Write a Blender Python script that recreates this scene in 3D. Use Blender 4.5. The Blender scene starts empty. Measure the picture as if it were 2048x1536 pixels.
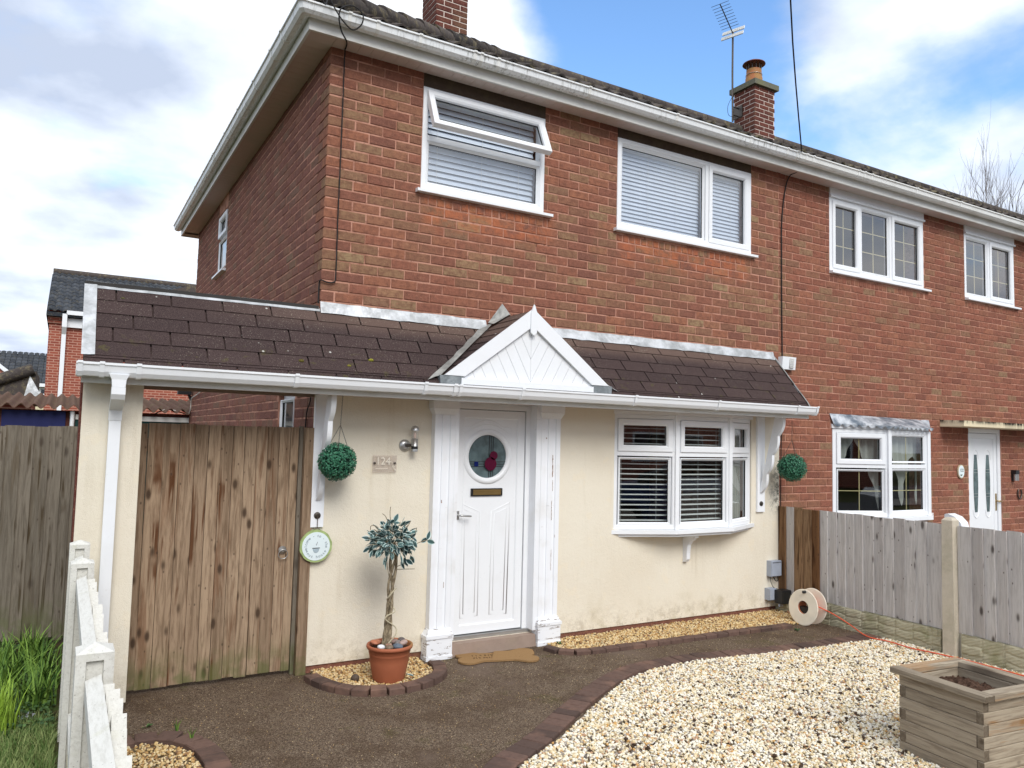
import bpy, math, random
import numpy as np
from mathutils import Vector, Matrix
random.seed(7); rng = np.random.default_rng(7)
S = bpy.context.scene
COL = S.collection

# ------------------------------------------------------------------ camera
CAM = Vector((-1.6197, -5.6896, 1.7524)); FOC = 1532.445
RV = Vector((0.87628, -0.48180, 0.0)); FD = Vector((0.0, 0.0, 0.0))
_yaw, _pitch, _roll = math.radians(30.21999), math.radians(4.01629), math.radians(1.41307)
_d = Vector((math.sin(_yaw)*math.cos(_pitch), math.cos(_yaw)*math.cos(_pitch), math.sin(_pitch)))
_r = Vector((math.cos(_yaw), -math.sin(_yaw), 0)); _u = _r.cross(_d)
CR = _r*math.cos(_roll) + _u*math.sin(_roll); CU = -_r*math.sin(_roll) + _u*math.cos(_roll)
cam = bpy.data.cameras.new('camera'); camo = bpy.data.objects.new('camera', cam); COL.objects.link(camo)
cam.sensor_width = 36; cam.lens = FOC/2048*36; cam.clip_start = 0.05; cam.clip_end = 800
M = Matrix(((CR.x, CU.x, -_d.x, CAM.x), (CR.y, CU.y, -_d.y, CAM.y), (CR.z, CU.z, -_d.z, CAM.z), (0, 0, 0, 1)))
camo.matrix_world = M
S.camera = camo
def vis(p, m=60):
    q = Vector(p)-CAM; z = q.dot(_d)
    if z < .3: return False
    x = 1024+FOC*q.dot(CR)/z; y = 768-FOC*q.dot(CU)/z
    return -m < x < 2048+m and -m < y < 1536+m

# ------------------------------------------------------------------ world and sun
SUN_EL, SUN_AZ = math.radians(42), math.radians(186)      # azimuth measured from +y towards +x
w = bpy.data.worlds.new('World'); S.world = w; w.use_nodes = True
nt = w.node_tree; nt.nodes.clear()
def wn(t, **k):
    n = nt.nodes.new(t)
    for a, b in k.items(): setattr(n, a, b)
    return n
wl = nt.links.new
sky = wn('ShaderNodeTexSky', sky_type='NISHITA', sun_disc=False, sun_elevation=SUN_EL, sun_rotation=SUN_AZ, air_density=1.0, dust_density=0.4, ozone_density=2.2)
tc = wn('ShaderNodeTexCoord')
sep = wn('ShaderNodeSeparateXYZ'); wl(tc.outputs['Generated'], sep.inputs[0])
zc = wn('ShaderNodeMath', operation='MAXIMUM'); wl(sep.outputs[2], zc.inputs[0]); zc.inputs[1].default_value = 0.0
za = wn('ShaderNodeMath', operation='ADD'); wl(zc.outputs[0], za.inputs[0]); za.inputs[1].default_value = 0.22
dv = wn('ShaderNodeVectorMath', operation='DIVIDE'); wl(tc.outputs['Generated'], dv.inputs[0])
cmb = wn('ShaderNodeCombineXYZ')
for i in range(3): wl(za.outputs[0], cmb.inputs[i])
wl(cmb.outputs[0], dv.inputs[1])
flat = wn('ShaderNodeVectorMath', operation='MULTIPLY'); wl(dv.outputs[0], flat.inputs[0]); flat.inputs[1].default_value = (1, 1, .35)
nz = wn('ShaderNodeTexNoise'); nz.inputs['Scale'].default_value = 2.1; nz.inputs['Detail'].default_value = 8; nz.inputs['Roughness'].default_value = .52; nz.inputs['Distortion'].default_value = .15
wl(flat.outputs[0], nz.inputs['Vector'])
def lobe(v, a, b):
    n = Vector(v).normalized()
    d = wn('ShaderNodeVectorMath', operation='DOT_PRODUCT'); wl(tc.outputs['Generated'], d.inputs[0]); d.inputs[1].default_value = n
    m = wn('ShaderNodeMapRange', interpolation_type='SMOOTHSTEP'); wl(d.outputs['Value'], m.inputs[0]); m.inputs[1].default_value = a; m.inputs[2].default_value = b
    return m.outputs[0]
def wmath(op, a, b, clamp=False):
    m = wn('ShaderNodeMath', operation=op); m.use_clamp = clamp
    for i, x in enumerate((a, b)):
        if isinstance(x, (int, float)): m.inputs[i].default_value = x
        else: wl(x, m.inputs[i])
    return m.outputs[0]
hole = wmath('MAXIMUM', lobe((.57, .665, .50), .972, .998), wmath('MULTIPLY', lobe((.76, .45, .50), .92, .992), .2))
cov = wmath('ADD', nz.outputs['Fac'], wmath('SUBTRACT', .15, wmath('MULTIPLY', hole, .34)))
cr = wn('ShaderNodeMapRange', interpolation_type='SMOOTHSTEP'); wl(cov, cr.inputs[0]); cr.inputs[1].default_value = .36; cr.inputs[2].default_value = .60
# cloud tone
nz2 = wn('ShaderNodeTexNoise'); nz2.inputs['Scale'].default_value = 2.3; nz2.inputs['Detail'].default_value = 7; nz2.inputs['Roughness'].default_value = .5
mp = wn('ShaderNodeVectorMath', operation='ADD'); wl(flat.outputs[0], mp.inputs[0]); mp.inputs[1].default_value = (3.1, 1.7, .4); wl(mp.outputs[0], nz2.inputs['Vector'])
rmp = wn('ShaderNodeValToRGB'); wl(nz2.outputs['Fac'], rmp.inputs[0])
rmp.color_ramp.elements[0].position = .36; rmp.color_ramp.elements[0].color = (.46, .53, .67, 1)
rmp.color_ramp.elements[1].position = .66; rmp.color_ramp.elements[1].color = (.98, 1.0, 1.04, 1)
e = rmp.color_ramp.elements.new(.5); e.color = (.72, .79, .91, 1)
hs = wn('ShaderNodeHueSaturation'); hs.inputs['Saturation'].default_value = 1.12; hs.inputs['Value'].default_value = 1.3; wl(sky.outputs[0], hs.inputs['Color'])
bg1 = wn('ShaderNodeBackground'); wl(hs.outputs[0], bg1.inputs[0]); bg1.inputs[1].default_value = 0.15
bg2 = wn('ShaderNodeBackground'); wl(rmp.outputs[0], bg2.inputs[0]); bg2.inputs[1].default_value = 0.86
mx = wn('ShaderNodeMixShader'); wl(cr.outputs[0], mx.inputs[0]); wl(bg1.outputs[0], mx.inputs[1]); wl(bg2.outputs[0], mx.inputs[2])
out = wn('ShaderNodeOutputWorld'); wl(mx.outputs[0], out.inputs[0])
sl = bpy.data.lights.new('sun', 'SUN'); sl.energy = 1.6; sl.angle = math.radians(30); sl.color = (1, .97, .92)
so = bpy.data.objects.new('sun', sl); COL.objects.link(so)
sdir = Vector((math.sin(SUN_AZ)*math.cos(SUN_EL), math.cos(SUN_AZ)*math.cos(SUN_EL), math.sin(SUN_EL)))
so.rotation_euler = sdir.to_track_quat('Z', 'Y').to_euler(); so.location = (0, -4, 12)
S.view_settings.view_transform = 'Standard'; S.view_settings.look = 'None'; S.view_settings.gamma = 1
S.view_settings.exposure = 0.62; S.view_settings.use_curve_mapping = False
S.render.engine = 'CYCLES'

# ------------------------------------------------------------------ materials
def srgb(r, g, b):
    f = lambda c: (c/255/12.92) if c/255 <= .04045 else ((c/255+.055)/1.055)**2.4
    return (f(r), f(g), f(b), 1)
class NM:
    def __init__(s, name, rough=.8, spec=.3, metal=0):
        s.m = bpy.data.materials.new(name); s.m.use_nodes = True; s.t = s.m.node_tree
        s.b = s.t.nodes['Principled BSDF']; s.b.inputs['Roughness'].default_value = rough
        s.b.inputs['Specular IOR Level'].default_value = spec; s.b.inputs['Metallic'].default_value = metal
    def n(s, t, **k):
        n = s.t.nodes.new(t)
        for a, b in k.items(): setattr(n, a, b)
        return n
    def l(s, a, b): s.t.links.new(a, b)
    def put(s, sock, v):
        if isinstance(v, (int, float)): sock.default_value = v
        elif isinstance(v, (tuple, list)): sock.default_value = v
        else: s.l(v, sock)
    def co(s, kind='Object', scale=(1, 1, 1), rnd=0):
        c = s.n('ShaderNodeTexCoord').outputs[kind]
        if rnd:
            oi = s.n('ShaderNodeObjectInfo').outputs['Random']
            v = s.n('ShaderNodeVectorMath', operation='MULTIPLY_ADD'); s.l(oi, v.inputs[0]); v.inputs[1].default_value = (rnd, rnd*.7, rnd*1.3); s.l(c, v.inputs[2]); c = v.outputs[0]
        v = s.n('ShaderNodeVectorMath', operation='MULTIPLY'); s.l(c, v.inputs[0]); v.inputs[1].default_value = scale
        return v.outputs[0]
    def noise(s, vec, scale=5, detail=4, rough=.55, dist=0, out='Fac'):
        n = s.n('ShaderNodeTexNoise'); s.l(vec, n.inputs['Vector']); n.inputs['Scale'].default_value = scale
        n.inputs['Detail'].default_value = detail; n.inputs['Roughness'].default_value = rough; n.inputs['Distortion'].default_value = dist
        return n.outputs[out]
    def vor(s, vec, scale=5, feature='F1', out='Distance', rand=1):
        n = s.n('ShaderNodeTexVoronoi', feature=feature); s.l(vec, n.inputs['Vector']); n.inputs['Scale'].default_value = scale; n.inputs['Randomness'].default_value = rand
        return n.outputs[out]
    def ramp(s, f, stops, interp='LINEAR'):
        r = s.n('ShaderNodeValToRGB'); s.put(r.inputs[0], f); r.color_ramp.interpolation = interp
        el = r.color_ramp.elements
        while len(el) > 1: el.remove(el[-1])
        el[0].position = stops[0][0]; el[0].color = stops[0][1]
        for p, c in stops[1:]:
            x = el.new(p); x.color = c
        return r.outputs[0]
    def mr(s, f, a, b, c=0, d=1, smooth=True):
        m = s.n('ShaderNodeMapRange', interpolation_type='SMOOTHSTEP' if smooth else 'LINEAR'); s.put(m.inputs[0], f)
        for i, x in enumerate((a, b, c, d)): m.inputs[i+1].default_value = x
        return m.outputs[0]
    def mix(s, f, a, b, mode='MIX'):
        m = s.n('ShaderNodeMix', data_type='RGBA', blend_type=mode); s.put(m.inputs[0], f); s.put(m.inputs[6], a); s.put(m.inputs[7], b)
        return m.outputs[2]
    def math(s, op, a, b=0, c=0, clamp=False):
        m = s.n('ShaderNodeMath', operation=op); m.use_clamp = clamp
        s.put(m.inputs[0], a); s.put(m.inputs[1], b); s.put(m.inputs[2], c); return m.outputs[0]
    def island(s):
        g = s.n('ShaderNodeNewGeometry').outputs['Random Per Island']; o = s.n('ShaderNodeObjectInfo').outputs['Random']
        return s.math('FRACT', s.math('ADD', s.math('MULTIPLY', g, 1.0), s.math('MULTIPLY', o, 7.31)))
    def sep(s, vec):
        n = s.n('ShaderNodeSeparateXYZ'); s.l(vec, n.inputs[0]); return n.outputs
    def world(s): return s.n('ShaderNodeNewGeometry').outputs['Position']
    def bump(s, h, strength=.3, dist=.01):
        b = s.n('ShaderNodeBump'); s.put(b.inputs['Height'], h); b.inputs['Strength'].default_value = strength; b.inputs['Distance'].default_value = dist
        s.l(b.outputs[0], s.b.inputs['Normal']); return b
    def col(s, c): s.put(s.b.inputs['Base Color'], c); return s
    def rough(s, c): s.put(s.b.inputs['Roughness'], c); return s
def flat_mat(name, c, rough=.6, spec=.3, metal=0, var=.06, sc=8):
    m = NM(name, rough, spec, metal)
    v = m.noise(m.world(), sc, 3)
    m.col(m.mix(m.mr(v, .3, .7), tuple(x*(1-var) for x in c[:3])+(1,), tuple(min(1, x*(1+var)) for x in c[:3])+(1,)))
    return m.m

def mk_brick(name, stops, sat=1, under=0):
    m = NM(name, .92, .15)
    isl = m.island(); W_ = m.world()
    base = m.ramp(isl, stops, 'LINEAR')
    n1 = m.noise(W_, 22, 6, .65); n2 = m.noise(W_, 160, 3, .7)
    c = m.mix(m.mr(n1, .35, .7, 0, .7), base, srgb(112, 74, 62))
    c = m.mix(m.mr(n2, .5, .75, 0, .45), c, srgb(178, 132, 110)); n3 = m.noise(W_, 55, 4, .7, .5); c = m.mix(m.mr(n3, .56, .68, 0, .45), c, srgb(176, 124, 100))
    pits = m.mr(m.vor(W_, 140), 0, .13, .5, 0)
    c = m.mix(pits, c, srgb(62, 44, 38))
    big = m.noise(W_, 1.6, 4, .6)
    c = m.mix(m.mr(big, .5, .72, 0, .35), c, srgb(132, 112, 84))
    if under:
        X, Y, Z = m.sep(W_); a = m.math('MULTIPLY', m.mr(X, .75, .9), m.mr(X, 2.15, 1.95)); b = m.math('MULTIPLY', m.mr(X, 2.75, 2.9), m.mr(X, 4.65, 4.45))
        zn = m.math('MULTIPLY', m.mr(Z, 3.38, 3.55), m.mr(Z, 3.8, 3.74)); st_ = m.math('MULTIPLY', m.math('MULTIPLY', m.math('ADD', a, b), zn), m.mr(m.noise(W_, 7, 5, .7), .38, .6)); c = m.mix(m.math('MULTIPLY', st_, .65), c, srgb(190, 112, 76))
    eff = m.mr(m.noise(W_, 9, 5, .7), .60, .78, 0, .4)
    if sat: c = m.mix(eff, c, srgb(198, 150, 120))
    m.col(c)
    m.bump(m.math('ADD', n1, m.math('ADD', m.math('MULTIPLY', n3, .8), m.math('MULTIPLY', n2, .5))), .9, .009)
    return m.m
B1 = [(0, srgb(139, 91, 75)), (.14, srgb(157, 102, 82)), (.3, srgb(126, 85, 73)), (.42, srgb(163, 109, 84)), (.55, srgb(146, 96, 78)), (.66, srgb(150, 120, 91)), (.78, srgb(135, 91, 75)), (.87, srgb(159, 135, 102)), (.95, srgb(159, 107, 84)), (1, srgb(135, 111, 89))]
m_brick = mk_brick('weathered red brick', B1, 1, 1)
m_brick2 = mk_brick('neighbour red brick', [(0, srgb(144, 89, 73)), (.2, srgb(159, 102, 82)), (.4, srgb(131, 83, 69)), (.55, srgb(163, 107, 84)), (.7, srgb(146, 104, 82)), (.85, srgb(152, 96, 78)), (.94, srgb(152, 126, 97)), (1, srgb(131, 85, 71))])
m_brickdark = mk_brick('chimney brick', [(0, srgb(80, 40, 38)), (.3, srgb(96, 48, 44)), (.6, srgb(72, 40, 40)), (.85, srgb(104, 54, 46)), (1, srgb(84, 42, 40))], 0)
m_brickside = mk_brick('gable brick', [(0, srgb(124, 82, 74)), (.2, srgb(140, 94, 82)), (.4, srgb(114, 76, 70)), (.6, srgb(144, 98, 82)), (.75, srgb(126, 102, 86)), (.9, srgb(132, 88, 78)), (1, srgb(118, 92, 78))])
def mk_mortar(name, a, b):
    m = NM(name, .95, .1); W_ = m.world(); n = m.noise(W_, 60, 5, .7)
    c = m.mix(n, a, b); c = m.mix(m.mr(m.noise(W_, 5, 6, .7), .42, .62, 0, .75), c, srgb(138, 94, 76)); c = m.mix(m.mr(m.noise(W_, 18, 4), .6, .7, 0, .6), c, srgb(84, 62, 52)); m.col(c); m.bump(n, .6, .006); return m.m
m_mortar = mk_mortar('pinkish mortar', srgb(206, 156, 134), srgb(178, 130, 112))
m_mortar_pale = flat_mat('pale mortar', srgb(212, 196, 184), .95, .1, var=.1, sc=20)

def mk_render():
    m = NM('cream textured render', .9, .2); W_ = m.world(); X, Y, Z = m.sep(W_)
    n = m.noise(W_, 140, 4, .7); g = m.noise(W_, 1.1, 5, .6)
    c = m.mix(m.mr(g, .35, .7), srgb(234, 226, 208), srgb(228, 218, 198))
    st = m.math('MULTIPLY', m.mr(Z, .05, .45, 1, 0), m.mr(m.noise(W_, 3.2, 5, .65), .5, .72))
    c = m.mix(m.math('MULTIPLY', st, .5), c, srgb(176, 162, 122))
    mould = m.math('MULTIPLY', m.math('MULTIPLY', m.mr(X, 4.8, 5.0), m.math('MULTIPLY', m.mr(Z, .95, 1.15), m.mr(Z, 1.75, 1.35))), m.mr(m.noise(W_, 30, 5, .8), .42, .6))
    c = m.mix(m.math('MULTIPLY', mould, .85), c, srgb(84, 80, 66))
    patch = m.math('MULTIPLY', m.mr(m.noise(W_, 6, 3), .6, .66), .25)
    c = m.mix(patch, c, srgb(238, 224, 196))
    spk = m.math('MULTIPLY', m.mr(m.vor(W_, 9), .0, .035, 1, 0), .55); c = m.mix(spk, c, srgb(146, 128, 100))
    v = m.n('ShaderNodeVectorMath', operation='MULTIPLY'); m.l(W_, v.inputs[0]); v.inputs[1].default_value = (14, 14, .8)
    rs = m.math('MULTIPLY', m.mr(m.noise(v.outputs[0], 1, 5, .65), .52, .75), m.mr(m.noise(W_, 1.7, 3), .4, .65)); c = m.mix(m.math('MULTIPLY', rs, .28), c, srgb(186, 170, 140))
    spl = m.math('MULTIPLY', m.mr(Z, .30, .06), m.mr(m.noise(W_, 12, 5, .75), .45, .65)); c = m.mix(m.math('MULTIPLY', spl, .4), c, srgb(150, 134, 108))
    m.col(c); m.bump(m.math('ADD', n, m.math('MULTIPLY', m.noise(W_, 40, 3), .7)), .6, .006); return m.m
m_render = mk_render()
def mk_upvc(name, base=(238, 240, 242), dirt=.25, rough=.32):
    m = NM(name, rough, .45); W_ = m.world()
    n = m.noise(W_, 3.5, 5, .6); s = m.noise(m.co('Object', (1, 1, 1)), 40, 3)
    c = m.mix(m.mr(n, .45, .75, 0, dirt), srgb(*base), srgb(188, 184, 172)); c = m.mix(m.mr(s, .62, .8, 0, .12), c, srgb(150, 146, 134)); m.col(c); return m.m
m_upvc = mk_upvc('white upvc', dirt=.08)
m_upvc_dirty = mk_upvc('streaked white plastic', (232, 232, 228), .55)
m_fascia = mk_upvc('white fascia board', (216, 215, 210), .5, .4)
m_soffit = mk_upvc('soffit board', (206, 188, 180), .45, .5)
def mk_streak_gutter():
    m = NM('streaked gutter', .35, .4); W_ = m.world(); v = m.n('ShaderNodeVectorMath', operation='MULTIPLY'); m.l(W_, v.inputs[0]); v.inputs[1].default_value = (38, 38, 3)
    n = m.noise(v.outputs[0], 1, 5, .7); g = m.noise(W_, 1.3, 3)
    f = m.math('MULTIPLY', m.mr(n, .48, .7), m.mr(g, .42, .6, .15, .8)); c = m.mix(f, srgb(236, 238, 238), srgb(134, 134, 124)); m.col(c); return m.m
m_gutter = mk_streak_gutter()
def mk_paint(name, flake):
    m = NM(name, .5, .4); o = m.co('Object', (6, 6, 60)); W_ = m.world()
    n = m.noise(o, 1.2, 5, .7); n2 = m.noise(W_, 30, 4)
    f = m.math('MULTIPLY', m.mr(n, .66-.1*flake, .70-.1*flake), m.mr(n2, .40, .55)); c = m.mix(m.math('MULTIPLY', f, .9 if flake else .25), srgb(240, 242, 245), srgb(118, 96, 78))
    c = m.mix(m.mr(m.noise(W_, 5, 4), .5, .8, 0, .25), c, srgb(198, 192, 176)); m.col(c); m.bump(m.math('SUBTRACT', 1, f), .5, .004); return m.m
m_paint = mk_paint('white gloss paint', 0); m_paint_flaky = mk_paint('flaking white paint', 1)
def mk_glass(name, tint=(1, 1, 1, 1), refl=.9, ior=1.75):
    m = NM(name); t = m.t; t.nodes.remove(m.b)
    f0 = ((ior-1)/(ior+1))**2*1.6; ge = m.n('ShaderNodeNewGeometry'); dt = m.n('ShaderNodeVectorMath', operation='DOT_PRODUCT'); m.l(ge.outputs['Normal'], dt.inputs[0]); m.l(ge.outputs['Incoming'], dt.inputs[1])
    pw = m.math('POWER', m.math('SUBTRACT', 1.0, m.math('ABSOLUTE', dt.outputs['Value']), 0, True), 5.0); fr = m.math('MULTIPLY_ADD', pw, 1-f0, f0)
    gl = m.n('ShaderNodeBsdfGlossy'); gl.inputs['Roughness'].default_value = .015; gl.inputs['Color'].default_value = (refl, refl, refl, 1)
    nb = m.noise(m.world(), .9, 2); bp = m.n('ShaderNodeBump'); bp.inputs['Strength'].default_value = .05; bp.inputs['Distance'].default_value = .02; m.l(nb, bp.inputs['Height']); m.l(bp.outputs[0], gl.inputs['Normal'])
    tr = m.n('ShaderNodeBsdfTransparent'); tr.inputs[0].default_value = tint
    mxs = m.n('ShaderNodeMixShader'); m.l(fr, mxs.inputs[0]); m.l(tr.outputs[0], mxs.inputs[1]); m.l(gl.outputs[0], mxs.inputs[2])
    m.l(mxs.outputs[0], t.nodes['Material Output'].inputs[0]); return m.m
m_glass = mk_glass('window glass', (.86, .9, .9, 1)); m_glass_up = mk_glass('reflective window glass', (.93, .95, .97, 1), 1.0, 2.0)
m_door_glass = flat_mat('obscured door glass', srgb(92, 108, 110), .12, .8, var=.25, sc=14)
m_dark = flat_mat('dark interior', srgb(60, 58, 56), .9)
m_lead = None
def mk_lead(name, a, b, bs=.8):
    m = NM(name, .45, .5, .25); W_ = m.world(); n = m.noise(W_, 8, 5, .6, .3); n2 = m.noise(W_, 45, 4)
    c = m.mix(m.mr(n, .3, .7), a, b); m.col(c); m.rough(m.mr(n2, .3, .7, .35, .65)); m.bump(m.math('ADD', n, m.math('MULTIPLY', n2, .3)), bs, .015); return m.m
m_lead = mk_lead('silvery flashing', srgb(158, 160, 160), srgb(214, 216, 218)); m_lead_dark = mk_lead('weathered lead', srgb(128, 128, 124), srgb(176, 176, 170)); m_lead_bay = mk_lead('blotched lead apron', srgb(96, 108, 120), srgb(206, 210, 214), .25)
def mk_tile(name, a, b, moss):
    m = NM(name, .95, .1); W_ = m.world(); isl = m.island(); n = m.noise(W_, 30, 5, .7); l = m.noise(W_, 9, 5, .7)
    c = m.mix(isl, a, b); c = m.mix(m.mr(n, .5, .75, 0, .5), c, srgb(120, 116, 108)); c = m.mix(m.mr(l, .5, .68, 0, moss), c, srgb(128, 118, 92)); m.col(c); m.bump(n, .8, .01); return m.m
m_tile = mk_tile('mossy concrete roof tile', srgb(58, 54, 52), srgb(88, 80, 76), .75)
m_tile_bg = mk_tile('dark roof tile', srgb(50, 54, 60), srgb(70, 74, 80), .35)
def mk_shingle():
    m = NM('felt shingle', .95, .12); W_ = m.world(); isl = m.island(); X, Y, Z = m.sep(W_)
    n = m.noise(W_, 260, 2, .8); c = m.mix(isl, srgb(57, 46, 46), srgb(67, 54, 53)); c = m.mix(m.mr(n, .48, .75, 0, .6), c, srgb(138, 120, 112))
    top = m.math('MULTIPLY', m.mr(Z, 2.48, 2.62), m.mr(X, -1.2, .6)); c = m.mix(m.math('MULTIPLY', top, .35), c, srgb(140, 116, 102))
    li = m.math('MULTIPLY', m.mr(m.vor(W_, 60), .10, .22, 1, 0), m.mr(m.noise(W_, 2.4, 4), .44, .58)); c = m.mix(m.math('MULTIPLY', li, m.math('ADD', m.math('MULTIPLY', top, .5), .35)), c, srgb(186, 178, 158))
    l2 = m.math('MULTIPLY', m.mr(m.vor(W_, 7.3), .045, .075, 1, 0), m.mr(m.noise(W_, 1.7, 3), .46, .52)); c = m.mix(m.math('MULTIPLY', l2, .85), c, srgb(214, 212, 204))
    mo = m.math('MULTIPLY', m.mr(m.noise(W_, 14, 4), .58, .7), m.mr(Z, 2.42, 2.2)); c = m.mix(m.math('MULTIPLY', mo, .5), c, srgb(92, 88, 50))
    m.col(c); m.bump(n, .7, .004); return m.m
m_shingle = mk_shingle()
def mk_wood(name, a, b, dark, stain, knot=.7, axis='Z', green=0, knots=7, grain=.65):
    m = NM(name, .88, .12); sc = {'Z': (1, 1, .07), 'X': (.07, 1, 1), 'Y': (1, .07, 1)}[axis]
    o = m.co('Object', sc, 9.0); oo = m.co('Object', (1, 1, 1), 9.0); r = m.n('ShaderNodeObjectInfo').outputs['Random']
    kd = m.vor(m.co('Object', tuple(x if x == 1 else .42 for x in sc), 9.0), knots); kmask = m.mr(kd, .07, .19, 1, 0)
    g = m.noise(o, 42, 6, .62, .8); g2 = m.noise(o, 12, 4, .6, 1.2); w_ = m.noise(o, 150, 3, .6)
    c = m.mix(r, a, b); c = m.mix(m.mr(g, .40, .68, 0, grain), c, dark); c = m.mix(m.mr(w_, .5, .7, 0, grain*.5), c, dark)
    if stain is not None:
        s1 = m.math('MULTIPLY', m.mr(g2, .50, .62), m.mr(m.math('FRACT', m.math('MULTIPLY', r, 13.7)), .1, .7)); c = m.mix(m.math('MULTIPLY', s1, .55), c, tuple(x*1.5 for x in stain[:3])+(1,))
        g3 = m.noise(m.co('Object', tuple(x if x == 1 else .045 for x in sc), 9.0), 24, 3, .5, .5); g4 = m.noise(oo, 2.5, 3); c = m.mix(m.math('MULTIPLY', m.math('MULTIPLY', m.mr(g3, .58, .65), m.mr(g4, .42, .56)), .9), c, stain)
    c = m.mix(m.math('MULTIPLY', kmask, knot), c, srgb(52, 40, 34))
    k2 = m.mr(m.vor(m.co('Object', tuple(x if x == 1 else .6 for x in sc), 7.0), knots*1.9), .05, .13, 1, 0); c = m.mix(m.math('MULTIPLY', k2, knot*.75), c, srgb(66, 52, 44)); c = m.mix(m.math('MULTIPLY', m.math('SUBTRACT', .5, r), .5, 0, True), c, dark)
    halo = m.math('MULTIPLY', m.math('MULTIPLY', m.mr(kd, .1, .25, 1, 0), .35), knot); c = m.mix(halo, c, dark)
    if green:
        Z = m.sep(m.world())[2]; c = m.mix(m.math('MULTIPLY', m.math('MULTIPLY', m.mr(Z, green, 0, 0, 1), m.mr(m.noise(oo, 8, 4), .35, .6)), .7), c, srgb(92, 100, 58))
    nn = m.sep(m.n('ShaderNodeTexCoord').outputs['Normal'])[{'X': 0, 'Y': 1, 'Z': 2}[axis]]; eg = m.mr(m.math('ABSOLUTE', nn), .8, .95); c = m.mix(m.math('MULTIPLY', eg, .6), c, srgb(70, 58, 46))
    m.col(c); m.bump(m.math('ADD', g, m.math('MULTIPLY', kmask, -.6)), .6, .006); return m.m
m_wood_gate = mk_wood('stained gate wood', srgb(188, 163, 136), srgb(148, 126, 104), srgb(98, 78, 60), srgb(88, 54, 32), .9, green=.35, knots=9)
m_wood_fence = mk_wood('silver grey fence wood', srgb(226, 222, 218), srgb(176, 170, 166), srgb(140, 133, 128), None, 1.0, knots=9, grain=.42)
m_wood_new = mk_wood('brown stained fence wood', srgb(170, 140, 108), srgb(120, 86, 58), srgb(80, 54, 36), srgb(58, 36, 22), .8)
m_wood_back = mk_wood('grey brown back fence wood', srgb(142, 132, 118), srgb(118, 110, 98), srgb(88, 80, 70), srgb(74, 62, 46), .7, green=.45)  # grey brown board colour of its own, greener near the ground
m_wood_plant = mk_wood('weathered planter wood', srgb(186, 173, 152), srgb(158, 145, 126), srgb(114, 100, 84), srgb(146, 108, 68), .6, axis='X', knots=4)
m_wood_planty = mk_wood('weathered planter wood end', srgb(178, 165, 145), srgb(150, 138, 120), srgb(108, 95, 80), None, .6, axis='Y', knots=4)
def mk_white_wood():
    m = NM('worn white fence paint', .85, .15); o = m.co('Object', (30, 4, 30)); W_ = m.world(); n = m.noise(o, 3, 5, .7); g = m.noise(W_, 11, 5, .7)
    c = m.mix(m.mr(n, .42, .75, 0, .45), srgb(214, 212, 204), srgb(172, 168, 156)); c = m.mix(m.mr(g, .56, .78, 0, .3), c, srgb(182, 180, 146)); c = m.mix(m.mr(m.noise(W_, 120, 3), .64, .74, 0, .6), c, srgb(112, 106, 96)); m.col(c); m.bump(m.noise(W_, 80, 4), .4, .004); return m.m
m_picket = mk_white_wood()
def mk_concrete(name, a, b, green=.3, sc=30):
    m = NM(name, .95, .1); W_ = m.world(); n = m.noise(W_, sc, 6, .7); g = m.noise(W_, 5, 5, .6); s = m.noise(W_, 220, 2)
    c = m.mix(n, a, b); c = m.mix(m.mr(g, .45, .7, 0, green), c, srgb(126, 126, 84)); c = m.mix(m.mr(s, .6, .8, 0, .4), c, srgb(110, 102, 92)); m.col(c); m.bump(m.math('ADD', n, m.math('MULTIPLY', s, .4)), .5, .008); return m.m
m_conc = mk_concrete('pale concrete', srgb(214, 204, 186), srgb(188, 177, 158), .25)
m_conc_step = mk_concrete('step concrete', srgb(168, 148, 134), srgb(140, 122, 110), .1, 14)
m_conc_grav = mk_concrete('mossy gravel board', srgb(200, 194, 168), srgb(160, 153, 128), .55, 14)
m_conc_cap = mk_concrete('stone cap', srgb(122, 122, 108), srgb(96, 96, 84), .4)
m_stone = mk_concrete('pale stone', srgb(214, 200, 170), srgb(196, 180, 150), .1)
def mk_canopy():
    m = NM('stained cream concrete', .9, .1); W_ = m.world(); X, Y, Z = m.sep(W_); n = m.noise(W_, 16, 6, .75); v = m.n('ShaderNodeVectorMath', operation='MULTIPLY'); m.l(W_, v.inputs[0]); v.inputs[1].default_value = (12, 12, 3)
    s = m.noise(v.outputs[0], 1, 5, .7); f = m.math('ADD', m.mr(Z, 2.05, 2.11), m.mr(X, 8.2, 9.4, 0, .35)); f = m.math('MULTIPLY', f, m.mr(s, .35, .6)); c = m.mix(f, srgb(226, 212, 180), srgb(44, 42, 38)); m.col(c); m.bump(n, .4, .01); return m.m
m_canopy = mk_canopy()
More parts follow.
